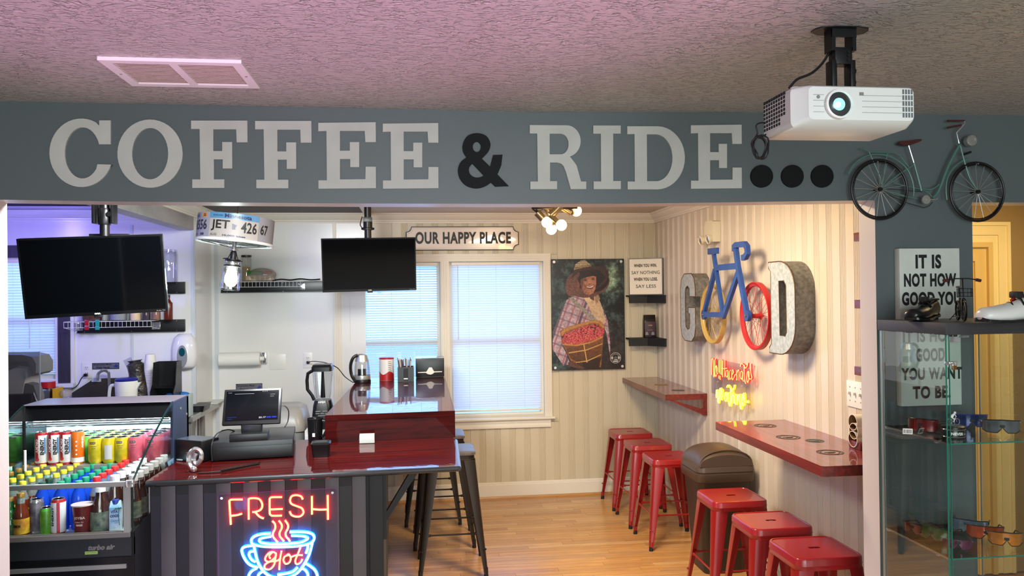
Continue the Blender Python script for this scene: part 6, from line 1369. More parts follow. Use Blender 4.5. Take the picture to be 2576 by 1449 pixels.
for k, (a, b) in enumerate(((454.8, 1028), (469.5, 1042))):
    p = oX(a, b, XF_); X = Matrix.Translation((hx, p.y-o_.y, p.z)) @ Matrix.Rotation(PI/2, 4, 'Y'); G().lathe([(.008, 0), (.008, .002), (.004, .003)], n=12, X=X).ob('panel_screw', 'steel_dark', bpy.data.objects['drinks_cooler'])
# ================================================================ TELEVISIONS
def tv(label, TL, TR, BR, BL, Y0, Y1, grp):
    a, b, c, d = oY(*TL, Y0-.03), oY(*TR, Y1-.03), oY(*BR, Y1+.03), oY(*BL, Y0+.03); ctr = (a+b+c+d)/4; ux = ((b-a)+(c-d)).normalized(); uz = ((a-d)+(b-c)); uz = (uz-ux*uz.dot(ux)).normalized(); uy = uz.cross(ux)
    W_ = ((b-a).length+(c-d).length)/2; H_ = ((a-d).length+(b-c).length)/2
    Mx = Matrix(((ux.x, uy.x, uz.x), (ux.y, uy.y, uz.y), (ux.z, uy.z, uz.z)))
    t = T('television', label, 'television', tuple(ctr), rot=Mx.to_euler(), group=None); w_, h_ = W_/2, H_/2
    G().box(-w_, w_, .0, .03, -h_, h_, bev=.004).ob('case', 'black', t); G().box(-w_*.7, w_*.7, .03, .07, -h_*.75, h_*.55, bev=.01).ob('rear_bulge', 'black_matt', t)
    g = G(); bz_ = .009
    for q in ((-w_, w_, h_-bz_, h_), (-w_, w_, -h_, -h_+bz_*1.8), (-w_, -w_+bz_, -h_+bz_*1.8, h_-bz_), (w_-bz_, w_, -h_+bz_*1.8, h_-bz_)): g.box(q[0], q[1], -.004, 0, q[2], q[3])
    g.ob('bezel', mat('gloss bezel', (10, 11, 13), .12), t, smooth=0)
    G().box(-w_+bz_, w_-bz_, -.0015, .0, -h_+bz_*1.8, h_-bz_).ob('screen', 'screen', t, smooth=0)
    text('onn.', -.014, .014, -h_+.004, -h_+.012, parent=t, mt='white', y=-.0045, bold=.03); text('Roku TV', w_-.05, w_-.012, -h_+.004, -h_+.010, parent=t, mt='grey_plastic', y=-.0045)
    G().box(-.02, .02, -.002, .015, -h_-.012, -h_, bev=.003).ob('sensor_pod', 'black', t)
    return t, ctr
t1, c1 = tv('larger television hung at left, tilted, in front of the kitchen window', (45, 602), (410, 588), (420, 784), (60, 802), 3.95, 4.03, None)
t2, c2 = tv('smaller television hung over the bar, covering part of the window', (807, 600), (1046, 597.5), (1047, 729), (812, 736), 5.98, 6.02, None)
pA = oY(263, 520, 4.06); t = T('ceiling_pole_mount', 'thick black ceiling pole carrying the larger left television', 'mount', (pA.x, pA.y, CZ))
zt_ = c1.z+.12-CZ; G().cyl((0, 0, zt_), (0, 0, 0), .022, n=20).ob('pole', 'black', t)
z_ = oY(263, 540, 4.06).z-CZ; g = G(); g.box(-.05, -.035, -.03, .03, z_-.045, z_+.06, bev=.004); g.box(.035, .05, -.03, .03, z_-.045, z_+.06, bev=.004); g.box(-.055, .055, -.035, .035, z_+.05, z_+.065, bev=.004); g.ob('yoke', 'black', t)
G().cyl((.03, -.034, z_), (.03, -.022, z_), .012).ob('knob', 'black', t)
G().lathe([(.027, z_-.05), (.03, z_-.04), (.03, z_+.02), (.027, z_+.03)], n=20).ob('collar', 'black', t); G().box(-.09, .09, .045, .075, zt_-.06, zt_+.09).ob('mount_plate', 'black_matt', t)
pB = oY(925, 545, 6.06); t = T('ceiling_pole_mount', 'black ceiling pole with clamp rings carrying the smaller right television', 'mount', (pB.x, pB.y, CZ-.022))
zt_ = c2.z+.14-CZ; G().cyl((0, 0, zt_), (0, 0, 0), .026, n=20).ob('pole', 'black', t)
z1_ = oY(925, 568, 6.06).z-CZ; z2_ = oY(925, 548, 6.06).z-CZ
G().box(-.032, .032, -.03, .03, z2_-.01, z2_+.025, bev=.002).ob('mount_box', mat('mount grey', (70, 70, 72), .35), t); g = G(); g.lathe([(.034, z1_), (.034, z2_-.012)], n=20); g.lathe([(.040, z1_-.01), (.042, z1_), (.040, z1_+.008)], n=20); g.tube([(-.048, 0, z1_), (.048, 0, z1_)], .008, 8); g.ob('clamp', 'black', t)
G().tube(spline([(-.04, -.01, z2_+.03), (-.055, -.01, z2_-.03), (-.035, -.01, z2_-.06)], 5), .004, 6).ob('loose_wire', 'cable', t); G().box(-.09, .09, .045, .075, zt_-.06, zt_+.09).ob('mount_plate', 'black_matt', t)
# ================================================================ LICENCE PLATE LAMP
lc_ = oY(590, 612, 5.10); t = T('plate_drum_lamp', 'drum lamp of bent licence plates on a bicycle wheel, lit mason jar below', 'lamp', (lc_.x, 5.10, lc_.z), rot=(math.radians(-2), math.radians(5.5), 0))
RD = .226; hp = .152
G().tube([(0, 0, .16), (0, 0, .50)], .003, 6).ob('hanging_cord', 'cable', t)
def drum(a, z): return lambda x, zz: ((RD+.0015)*math.sin(a+x/RD), -(RD+.0015)*math.cos(a+x/RD), z+zz)
pals = [('plate white', (138, 137, 148)), ('plate cream', (156, 150, 144)), ('plate silver', (134, 132, 138)), ('plate pale', (140, 138, 128))]
for i in range(5):
    a = .155+(i-1)*(2*PI/4.68)+(.0 if i != 4 else .0)
    g = G(); f = lambda u, v, a=a: (RD*math.sin(a+(u-.5)*1.335), -RD*math.cos(a+(u-.5)*1.335), .008+hp*v)
    g.grid(f, 18, 1); g.grid(lambda u, v: tuple(q*(.995 if k < 2 else 1) for k, q in enumerate(f(u, v))), 18, 1)
    pl = g.ob('licence_plate', mat(*pals[i % 4], .5), t, smooth=60); F = drum(a, .008)
    if i == 1:
        g = G(); g.grid(lambda u, v: F(-.150+.300*u, hp-.036+.036*v), 16, 1); g.ob('blue_band', mat('plate blue', (70, 122, 160), .35), pl, smooth=60)
        F2 = lambda x, zz: tuple(q*1.004 if k < 2 else q for k, q in enumerate(F(x, zz)))
        nb = mat('plate navy', (16, 24, 66), .4)
        g = G(); text('Minnesota', -.055, .10, hp-.030, hp-.006, F2, gg=g, bold=.03); text('EXPLORE', -.125, -.065, hp-.023, hp-.014, F2, gg=g, bold=.02); text('10,000 lakes', -.06, .072, .010, .022, F2, gg=g, bold=.04); g.ob('small_lettering', nb, pl, smooth=0)
        g = G(); text('JET', -.135, -.022, .040, hp-.045, F2, gg=g, bold=.02); text('426', .042, .138, .040, hp-.045, F2, gg=g, bold=.02); text('AUG', -.138, -.095, .012, .026, F2, gg=g); g.ob('raised_lettering', 'ink', pl, smooth=0)
        g = G(); P = [(-.008, .055), (.012, .055), (.010, .066), (.020, .082), (.004, .086), (-.010, .090)]; g.add([F2(*p) for p in P], [tuple(range(6))]); g.ob('state_outline', nb, pl, smooth=0)
    elif i == 0:
        F2 = lambda x, zz: tuple(q*1.004 if k < 2 else q for k, q in enumerate(F(x, zz)))
        g = G(); text('INDIANA', -.06, .055, hp-.030, hp-.010, F2, gg=g, bold=.04); g.ob('small_lettering', 'dark_blue', pl, smooth=0)
        g = G(); text('YK R556', -.11, .135, .045, hp-.045, F2, gg=g, bold=.02); text('03', .08, .115, .012, .027, F2, gg=g, bold=.05); text('COUNTRY', .0, .05, .014, .024, F2, gg=g); g.ob('raised_lettering', 'ink', pl, smooth=0)
        g = G(); g.grid(lambda u, v: F2(.085+.045*u, hp-.030+.024*v), 4, 1); g.ob('year_sticker', mat('orange sticker', (196, 130, 40), .5), pl, smooth=60); F3 = lambda x, zz: tuple(q*1.008 if k < 2 else q for k, q in enumerate(F(x, zz))); g = G(); text('22', .098, .122, hp-.026, hp-.010, F3, gg=g, bold=.04); g.ob('sticker_number', 'ink', pl, smooth=0)
        g = G(); P = [(-.15, .0), (-.15, .022), (-.11, .030), (-.06, .014), (-.02, .002)]; g.add([F2(*p) for p in P], [tuple(range(5))]); g.ob('hill_print', mat('plum print', (90, 60, 110), .5), pl, smooth=0)
    else:
        F2 = lambda x, zz: tuple(q*1.004 if k < 2 else q for k, q in enumerate(F(x, zz)))
        if i == 2: g = G(); text('67', -.14, -.08, .045, hp-.045, F2, gg=g, bold=.02); g.ob('raised_lettering', 'ink', pl, smooth=0)
G().tube([(RD*math.cos(q*PI/24), RD*math.sin(q*PI/24), .003) for q in range(48)], .009, 8, closed=True).ob('wheel_rim', 'white', t)
for q in range(28):
    a = 2*PI*q/28; G().tube([(.02*math.cos(a+.9*(-1)**q), .02*math.sin(a+.9*(-1)**q), -.028 if q % 2 else .02), ((RD-.01)*math.cos(a), (RD-.01)*math.sin(a), .003)], .0014, 4).ob('spoke', 'chrome', t)
G().lathe([(.012, -.05), (.026, -.046), (.026, -.040), (.014, -.034), (.014, .02), (.024, .026), (.008, .04)], n=16).ob('hub', 'steel', t)
jt = G().lathe([(.018, -.10), (.02, -.06), (.012, -.045)], n=14).ob('socket', 'black_metal', t)
g = G(); g.lathe([(.044, -.112), (.046, -.108), (.046, -.100), (.020, -.098)], n=24); g.tube([(-.06, 0, -.10), (-.03, 0, -.095), (-.02, 0, -.07), (.02, 0, -.07), (.03, 0, -.10), (.058, 0, -.112)], .003, 6); g.ob('jar_lid', 'black_metal', t)
G().lathe([(.048, -.146), (.050, -.144), (.050, -.138), (.048, -.136)], n=24).ob('jar_band', 'black_metal', t)
G().lathe([(.046, -.112), (.046, -.150), (.056, -.165), (.058, -.185), (.058, -.285), (.050, -.294), (.0001, -.294)], n=28).ob('jar', 'glass_jar', t)
b_ = G().lathe([(.014, -.135), (.017, -.155), (.030, -.185), (.038, -.215), (.036, -.245), (.022, -.265), (.0001, -.272)], n=20).ob('bulb', emis('cool bulb glow', (235, 255, 246), 75), t); G().cyl((0, 0, -.140), (0, 0, -.105), .014, n=14).ob('bulb_cap', 'white', b_)
# ================================================================ KITCHEN WALLS
def wire_shelf(label, px0, px1, py0, py1, Yw, dep, basket_px=None):
    a, b = oY(px0, py1, Yw), oY(px1, py0, Yw); t = T('wire_shelf', label, 'shelf', ((a.x+b.x)/2, Yw, a.z)); w_ = (b.x-a.x)/2; h_ = b.z-a.z
    G().box(-w_, w_, -.018, -.0005, 0, h_, bev=.002).ob('wall_rail', 'black', t); G().box(-w_, w_, -.030, -.018, 0, .006).ob('rail_lip', 'black', t, smooth=0)
    x0, x1 = (-w_+.01, w_-.04) if not basket_px else (oY(basket_px[0], py0, Yw).x-t.location.x, oY(basket_px[1], py0, Yw).x-t.location.x)
    g = G()
    for z in (h_-.004, h_-.045): g.tube([(x0, -dep, z), (x1, -dep, z)], .0022, 5)
    g.tube([(x0, -.02, h_-.004), (x0, -dep, h_-.004)], .002, 5); g.tube([(x1, -.02, h_-.004), (x1, -dep, h_-.004)], .002, 5); g.tube([(x0, -.02, h_-.07), (x0, -dep, h_-.045)], .0022, 5); g.tube([(x1, -.02, h_-.07), (x1, -dep, h_-.045)], .0022, 5)
    n = int((x1-x0)/.028)
    for k in range(n+1): x = x0+(x1-x0)*k/n; g.tube([(x, -.02, h_-.002), (x, -dep, h_-.002), (x, -dep, h_-.045)], .0014, 4)
    g.ob('wire_basket', 'white', t)
    for x in (x0+.03, x1-.02): G().box(x-.03, x+.03, -.024, -.018, .018, h_-.015, bev=.002).ob('clear_bracket', 'chrome', t)
    for x in (-w_+.05, 0, w_-.06):
        for z in (.008, h_-.01): G().cyl((x, -.020, z), (x, -.018, z), .003, n=8).ob('screw', 'steel', t)
    return t, t.location.z+h_
ws1, zs1 = wire_shelf('long black rail shelf with white wire front under the jar lamp', 557, 866, 707, 737, YB-.004, .22, (566, 765))
ws2, zs2 = wire_shelf('lower kitchen shelf with jars, left of the soap dispenser', 197, 467, 803, 838, YK, .20, (190, 402))
ws3, zs3 = wire_shelf('upper kitchen shelf mostly hidden behind the larger television', 330, 467, 709, 740, YK, .20, (300, 420))
p = oY(653, 700, YB-.12); t = T('cup_bag', 'clear bag of stacked lids and a green pack lying on the long kitchen shelf', 'bag', (p.x, YB-.13, zs1+.001))
film = glassy('plastic film', (240, 240, 238), .04, opac=.25, body=(226, 214, 200))
G().ball((.02, 0, .055), .055, 20, sx=2.1, sy=1.1, sz=.98).ob('film', film, t); G().box(-.09, .03, -.04, .04, .055, .085, bev=.012).ob('green_pack', mat('green pack', (40, 120, 50), .4), t)
for k in range(5): G().cyl((-.075+.04*k, 0, .01), (-.075+.04*k, 0, .045), .034, n=14).ob('lid_stack', mat('lid clear tan', (206, 180, 150), .3) if k == 0 else bpy.data.materials['lid clear tan'], t)
G().box(.03, .10, -.03, .03, .062, .085, bev=.01).ob('red_pack', mat('red pack', (176, 70, 50), .4), t)
p = oY(617, 700, YB-.09); t = T('storage_jar', 'clear jar with a black lid beside the jar lamp on the long shelf', 'jar', (p.x+.01, YB-.09, zs1+.001)); G().lathe([(.036, 0), (.038, .01), (.038, .19), (.034, .20)], n=20).ob('jar_body', 'glass_jar', t); G().lathe([(.041, .20), (.041, .215), (.0001, .216)], n=20).ob('lid', 'black', t); G().cyl((0, 0, .005), (0, 0, .12), .030, n=16).ob('contents', mat('jar contents', (180, 150, 110), .6), t)
p = oY(755, 700, YB-.10); G().tube(spline([Vector((-.22, 0, 0)), Vector((-.15, -.02, .01)), Vector((-.08, .01, .004)), Vector((0, -.01, .012)), Vector((.08, .01, .004)), Vector((.16, 0, .008))], 4), .006, 6).ob('black_lead', 'cable', None, 'black cord lying along the long kitchen shelf', 'cord', loc=(p.x, YB-.10, zs1+.007))
def plain_jar(label, px, Y, z, r, h, m_, lid, name='jar', cat='jar', fill=None):
    p = oY(px, 800, Y); t = T(name, label, cat, (p.x, Y, z+.001), 0, None); G().lathe([(r*.95, 0), (r, .006), (r, h*.93), (r*.9, h)], n=18).ob('body', m_, t)
    if lid: G().lathe([(r*.96, h), (r*.96, h+.016), (.0001, h+.017)], n=18).ob('lid', lid, t)
    if fill: G().cyl((0, 0, .004), (0, 0, h*.6), r*.9, n=14).ob('contents', fill, t)
    return t
yj = YK-.10; cof = mat('cocoa contents', (96, 48, 30), .7)
plain_jar('clear tub of brown powder at the left of the lower kitchen shelf', 232, yj, zs2, .072, .12, 'glass_jar', 'white', fill=cof); plain_jar('large clear tub in the middle of the lower kitchen shelf', 298, yj, zs2, .060, .13, 'glass_jar', 'white', fill=mat('pale contents', (170, 176, 180), .7))
plain_jar('cream coloured tub on the lower kitchen shelf', 341, yj, zs2, .035, .12, mat('cream tub', (226, 204, 160), .4), None); plain_jar('jar of dark mix right of the cream tub', 368, yj, zs2, .030, .12, 'glass_jar', 'white', fill=mat('dark contents', (70, 48, 60), .7)); plain_jar('jar of pink brown mix beside the sauce bottle', 393, yj, zs2, .032, .12, 'glass_jar', 'white', fill=mat('tan contents', (170, 120, 100), .7))
t = plain_jar('brown sauce bottle with a black cap at the right of the lower shelf', 424, yj, zs2, .030, .13, mat('sauce bottle', (96, 32, 22), .2), None, 'sauce_bottle', 'bottle'); G().lathe([(.022, .13), (.012, .15), (.012, .165)], n=14).ob('neck', bpy.data.materials['sauce bottle'], t); G().cyl((0, 0, .165), (0, 0, .185), .013, n=14).ob('cap', 'black', t)
plain_jar('tall clear canister on the upper kitchen shelf beside the television', 425, yj, zs3, .065, .22, 'glass_jar', 'glass_jar')
for px, c, lb in ((219, (160, 24, 34), 'red'), (246, (30, 150, 140), 'teal')):
    p = oY(px, 812, YK-.205); t = T('bag_clip', lb+' bag clip hooked on the front of the lower kitchen shelf', 'clip', (p.x, YK-.206, zs2), group=None); m_ = mat(lb+' clip plastic', c, .35)
    G().box(-.014, .014, -.010, -.002, -.030, .012, bev=.003).ob('clip_body', m_, t); G().box(-.016, .016, -.012, -.001, -.062, -.034, bev=.006).ob('clip_tab', m_, t); G().cyl((-.012, -.004, -.032), (.012, -.004, -.032), .004, n=8).ob('spring', 'chrome', t)
# soap dispenser
a, b = oY(440, 930, YK), oY(493, 838, YK-.05); t = T('soap_dispenser', 'white wall soap dispenser with a grey teardrop front at the kitchen corner', 'dispenser', ((a.x+b.x)/2-.005, YK, a.z)); h_ = b.z-a.z; w_ = (b.x-a.x)/2
def dsp(hw, z, d): return [(x, -d*(1-.35*(abs(x)/hw)**2.2) if k else 0, z) for k, x in [(0, hw), (0, -hw)]+[(1, -hw+2*hw*i/12) for i in range(13)]]
rs_ = [dsp(w_*.72, h_*.05, .07), dsp(w_*.93, h_*.12, .085), dsp(w_, h_*.35, .095), dsp(w_*.97, h_*.65, .09), dsp(w_*.82, h_*.88, .075), dsp(w_*.5, h_*.985, .05)]
loft(G(), rs_).ob('cover', mat('dispenser gloss white', (224, 224, 226), .12), t, smooth=60)
P = [(math.cos(q)*w_*.42, h_*.36+math.sin(q)*h_*.26*(1.25 if math.sin(q) > 0 else 1.0)) for q in [2*PI*i/24 for i in range(24)]]; G().prism(P, -.100, -.088).ob('push_plate', mat('dispenser grey', (130, 134, 138), .35), t, smooth=30)
X = Matrix.Translation((0, -.099, h_*.50)) @ Matrix.Rotation(PI/2, 4, 'X'); G().lathe([(.022, 0), (.020, .003), (.0001, .004)], n=20, X=X, sy=1.5).ob('window', mat('teal window', (10, 70, 80), .1), t)
# paper towel, blank plate, outlets, signs
a = oY(553, 905, YB-.07); b = oY(655, 902, YB-.07); t = T('paper_towel_roll', 'white paper towel roll on a chrome wall bracket', 'paper towel', (a.x, YB-.07, (a.z+b.z)/2)); L_w = b.x-a.x; G().cyl((0, 0, 0), (L_w, 0, 0), .056, n=28).ob('roll', mat('towel paper', (232, 232, 228), .85, bump=.3, bs=120), t); G().cyl((-.006, 0, 0), (L_w+.03, 0, 0), .018, n=16).ob('core_rod', 'white', t)
G().box(L_w+.01, L_w+.045, -.0, .0655, -.035, .05, bev=.004).ob('bracket', 'chrome', t)
a, b = oY(679, 930, YB-.004), oY(719, 891, YB-.004); G().box(-(b.x-a.x)/2, (b.x-a.x)/2, -.005, -.0005, 0, b.z-a.z, bev=.002).ob('blank_wall_plate', 'white', None, 'blank white wall plate between the paper towel and the outlet', 'plate', loc=((a.x+b.x)/2, YB-.004, a.z))
def outlet(label, px0, px1, py0, py1, Yw, plug):
    a, b = oY(px0, py1, Yw), oY(px1, py0, Yw); t = T('wall_outlet', label, 'outlet', ((a.x+b.x)/2, Yw, (a.z+b.z)/2)); w_, h_ = (b.x-a.x)/2, (b.z-a.z)/2
    G().box(-w_, w_, -.006, -.0005, -h_, h_, bev=.002).ob('cover_plate', 'white', t)
    for z in (.020, -.020):
        o = G().box(-w_*.45, w_*.45, -.009, -.006, z-.014, z+.014, bev=.002).ob('socket', 'white', t); g = G(); g.box(-.008, -.005, -.0095, -.009, z-.002, z+.008); g.box(.005, .008, -.0095, -.009, z-.002, z+.008); g.box(-.0015, .0015, -.0095, -.009, z-.010, z-.006); g.ob('slots', 'ink', o, smooth=0)
    return t
o1 = outlet('kitchen outlet above the blender with a black plug in it', 763, 786, 887, 926, YB-.004, 1); o2 = outlet('outlet on the left kitchen wall beside the hand washing sign', 206, 232, 912, 952, YK, 1)
def cordt(label, P, r=.0035, name='appliance_cord', plug=None, plug_n=(0, -1, 0)):
    t = T(name, label, 'cord', tuple(P[0])); Q = [Vector(q)-Vector(P[0]) for q in P]; G().tube(spline(Q, 6), r, 6).ob('wire', 'cable', t)
    if plug: G().box(-.012, .012, -.014, .012, -.012, .010, bev=.004).ob('plug', 'black', t)
    return t
cordt('black cord from the kitchen outlet to the kettle on the bar', [oY(775, 911, YB-.025), oY(790, 909, 6.6), oY(820, 913, 6.4), oY(848, 925, 6.3), oY(868, 948, 6.2), oY(888, 962, 6.05)], plug=1)
cordt('black cord plugged in beside the hand washing sign', [oY(216, 943, YK-.03), oY(206, 950, YK-.04), oY(196, 968, YK-.05), oY(180, 980, YK-.06)], plug=1)
def wash(label, px0, px1, py0, py1, Yw):
    a, b = oY(px0, py1, Yw), oY(px1, py0, Yw); t = T('hand_wash_sign', label, 'sign', ((a.x+b.x)/2, Yw, a.z)); w_, h_ = (b.x-a.x)/2, b.z-a.z
    G().box(-w_, w_, -.004, -.0005, 0, h_).ob('sign_plate', mat('sign silver', (112, 114, 124), .35, metal=.3), t, smooth=0); g = G()
    for q in ((-w_, w_, 0, .004), (-w_, w_, h_-.004, h_), (-w_, -w_+.004, .004, h_-.004), (w_-.004, w_, .004, h_-.004)): g.box(q[0], q[1], -.0052, -.004, q[2], q[3])
    g.ob('border', 'ink', t, smooth=0); g = G(); f = lambda a, b: (a, -.0046, b); text('Employees Must', -w_+.010, w_*.42, h_*.56, h_*.86, f, gg=g, bold=.03); text('Wash Hands', -w_*.74, w_*.30, h_*.12, h_*.44, f, gg=g, bold=.03); g.ob('lettering', 'ink', t, smooth=0)
    G().prism([(w_*.58, h_*.3), (w_*.9, h_*.22), (w_*.92, h_*.6), (w_*.76, h_*.75), (w_*.66, h_*.5)], -.0052, -.004).ob('hand_print', mat('sign blue', (40, 50, 130), .5), t, smooth=0); return t
wash('hand washing sign on the left kitchen wall above the sink', 233, 300, 912, 929, YK); wash('hand washing sign partly hidden behind the register screen', 594, 660, 964, 985, YB-.004)
# ================================================================ KITCHEN COUNTER THINGS
ZT = .90
c1_ = oZ(559, 1001, ZT); c2_ = oZ(496, 1046, ZT); tx1 = (c1_.x+c2_.x)/2; ty0 = c2_.y
t = T('steel_prep_table', 'stainless steel prep table behind the cooler', 'table', (tx1-.9, ty0, 0)); o_ = t.location.copy()
G().box(-.85, .9, 0, YK-ty0-.07, ZT-.045, ZT, bev=.004).ob('table_top', 'steel', t); G().box(-.85, .30, -.30, -.0005, ZT-.045, ZT, bev=.004).ob('table_wing', 'steel', t); G().cyl((-.2, -.25, 0), (-.2, -.25, ZT-.045), .02, n=14).ob('leg', 'steel', t); G().box(XK-o_.x+.01, .9, YK-ty0-.07, c1_.y-ty0, ZT-.045, ZT, bev=.004).ob('table_corner', 'steel', t); G().box(XK-o_.x+.012, .9, c1_.y-ty0-.012, c1_.y-ty0+.006, ZT+.001, ZT+.05).ob('splash', 'steel', t, smooth=0)
for x in (-.8, .86):
    for y in (.05, .42): G().cyl((x, y, 0), (x, y, ZT-.045), .02, n=14).ob('leg', 'steel', t)
G().box(.3, .84, .1, .4, .35, ZT-.05).ob('shelf_panel', 'steel_dark', t, smooth=0)
a, b = oY(181, 1025, YK-.08), oY(342, 950, YK-.08); t = T('steel_sink', 'grey stainless sink with a tall splash panel under the hand washing sign', 'sink', ((a.x+b.x)/2, YK-.08, ZT)); w_ = (b.x-a.x)/2; h_ = b.z-ZT
G().prism([(-w_, 0), (w_, 0), (w_, h_), (-w_*.3, h_), (-w_, h_*.62)], 0, .02).ob('splash_panel', mat('sink steel', (96, 94, 86), .35, metal=.8, bump=.1, bs=30), t, smooth=0); G().box(-w_, w_, -.30, .0, .001, .02).ob('rim', 'steel_dark', t, smooth=0)
p = oY(241, 957, YK-.085)-t.location; o = G().box(p.x-.03, p.x+.035, -.004, 0, p.z-.010, p.z+.012).ob('sticker', mat('pale sticker', (170, 190, 190), .5), t, smooth=0)
p = oY(272, 1000, YK-.12); t = T('faucet', 'chrome gooseneck faucet over the steel sink', 'faucet', (p.x, YK-.10, ZT+.021)); hz_ = oY(272, 932, YK-.12).z-ZT-.02
G().tube(spline([Vector((0, 0, 0)), Vector((0, 0, hz_-.05)), Vector((-.006, -.01, hz_-.01)), Vector((-.03, -.03, hz_)), Vector((-.055, -.05, hz_-.02)), Vector((-.06, -.055, hz_-.07))], 5), .011, 10).ob('spout', 'chrome', t); G().box(-.07, .07, -.03, .02, 0, .05, bev=.012).ob('valve_body', 'chrome', t)
for x in (-.06, .06): G().ball((x, -.01, .065), .020, 12).ob('handle', 'chrome', t)
# pitcher
def at_t(px, py, z=ZT): return oZ(px, py, z)
Yp = 5.62; a, b = oY(290, 1020, Yp), oY(346, 958, Yp); t = T('pitcher', 'white plastic pitcher with a blue lid behind the cooler top', 'pitcher', ((a.x+b.x)/2, Yp, ZT+.002)); r = (b.x-a.x)/2; H_ = b.z-ZT
G().lathe([(r*.8, 0), (r*.86, .01), (r, H_*.97), (r*.98, H_)], n=24).ob('jug', 'white', t); G().lathe([(r*.98, H_), (r*.99, H_+.012), (r*.8, H_+.02), (.0001, H_+.022)], n=24).ob('lid', 'dark_blue', t); G().prism([(r*.9, H_*.95), (r*1.35, H_*.97), (r*.9, H_*.78)], -.012, .012).ob('spout', 'white', t, smooth=0)
G().tube(spline([Vector((-r*.9, 0, H_*.90)), Vector((-r*1.4, 0, H_*.88)), Vector((-r*1.55, 0, H_*.6)), Vector((-r*1.45, 0, H_*.4)), Vector((-r*.9, 0, H_*.22))], 5), .011, 8).ob('handle', 'white', t)
# bag of lids, cup stack, organiser, glove box
Yp = 5.80; a, b = oY(340, 1020, Yp), oY(378, 905, Yp); t = T('lid_sleeve', 'crinkled clear bag full of black lids leaning beside the white cups', 'bag', ((a.x+b.x)/2+.0, Yp, ZT+.002), rot=(0, -.12, 0)); r = .052; H_ = b.z-ZT
sl = mat('crinkled sleeve', (64, 62, 62), .25, coat=.5, bump=.9, bs=26, dist=.02, col2=(30, 30, 32), vs=12)
G().lathe([(r*.8, 0), (r, .02), (r*.97, H_*.3), (r*1.05, H_*.5), (r*.98, H_*.8), (r*1.1, H_*.93), (r*.7, H_*.97), (r*1.0, H_)], n=14).ob('sleeve', sl, t); G().prism([(-r*1.1, H_*.9), (-r*.2, H_*.9), (-r*.5, H_*1.06), (-r*1.4, H_*1.02)], -.01, .01).ob('twisted_end', 'acrylic', t, smooth=0)
Yp = 6.05; p = oY(378, 892, Yp); t = T('cup_stack', 'tall stack of white paper cups behind the black organiser', 'cups', (p.x, Yp, ZT+.002)); H_ = p.z-ZT
G().lathe([(.044, 0), (.044, H_-.10), (.032, H_-.006), (.032, H_), (.0001, H_)], n=20).ob('top_cup', 'paper', t)
for k in range(9): G().tube([(.045*math.cos(q*PI/10), .045*math.sin(q*PI/10), H_-.11-.012*k) for q in range(20)], .0022, 5, closed=True).ob('cup_rim', 'paper', t)
Yp = 5.75; a, b = oY(377, 1010, Yp), oY(436, 914, Yp); t = T('cup_organiser', 'tall black cup and lid organiser behind the cooler', 'organiser', ((a.x+b.x)/2, Yp, ZT+.002)); w_ = (b.x-a.x)/2; H_ = b.z-ZT
G().prism([(0, 0), (.20, 0), (.20, H_), (.08, H_), (.05, H_*.62), (0, H_*.5)], -w_, -w_+.006, fn=lambda a, b, d: (d, a, b)).ob('side_wall', 'black', t, smooth=0); G().prism([(0, 0), (.20, 0), (.20, H_), (.08, H_), (.05, H_*.62), (0, H_*.5)], w_-.006, w_, fn=lambda a, b, d: (d, a, b)).ob('side_wall', 'black', t, smooth=0)
G().box(-w_+.006, w_-.006, .19, .20, 0, H_).ob('back_wall', 'black', t, smooth=0); G().box(-w_+.006, w_-.006, .001, .19, .002, .01).ob('floor_plate', 'black', t, smooth=0); G().box(-w_+.006, w_-.006, .06, .19, H_*.55, H_*.56).ob('divider', 'black', t, smooth=0); G().lathe([(.04, .012), (.045, .10), (.04, .10)], (-w_*.35, .07, 0), n=16).ob('lid_stack', 'black_matt', t)
Yp = 5.95; a, b = oY(416, 1013, Yp), oY(480, 992, Yp); t = T('glove_box', 'small carton with blue gloves spilling out on the prep table', 'box', ((a.x+b.x)/2, Yp, ZT+.002)); w_ = (b.x-a.x)/2; H_ = max(.06, b.z-ZT)
G().box(-w_, w_, -.06, .06, 0, H_, bev=.002).ob('carton', mat('glove carton', (190, 206, 204), .6), t)
gl = mat('blue glove', (30, 110, 190), .6)
for k in range(6): G().ball((-w_*.6+k*w_*.24, random.uniform(-.03, .02), H_+.006), .022, 8, sx=1.3, sy=1.1, sz=.55).ob('glove', gl, t)
p = oZ(492, 1035, ZT); t = T('black_tray', 'shallow black slotted tray on the prep table', 'tray', (p.x-.01, p.y+.05, ZT+.001)); loft(G(), [rr(.075, .10, 0, .01), rr(.085, .11, .045, .012), rr(.090, .115, .046, .012)]).ob('tray', 'black', t, smooth=30)
for k in range(4): G().box(-.07, .07, -.08+.045*k, -.074+.045*k, .040, .046).ob('rib', 'black_matt', t, smooth=0)
p = oZ(530, 1012, ZT); G().box(-.10, .10, -.15, .13, 0, .012, bev=.004).ob('cutting_board', mat('clear board', (196, 200, 196), .3), None, 'pale cutting board lying on the prep table', 'board', loc=(p.x-.01, p.y, ZT+.001))
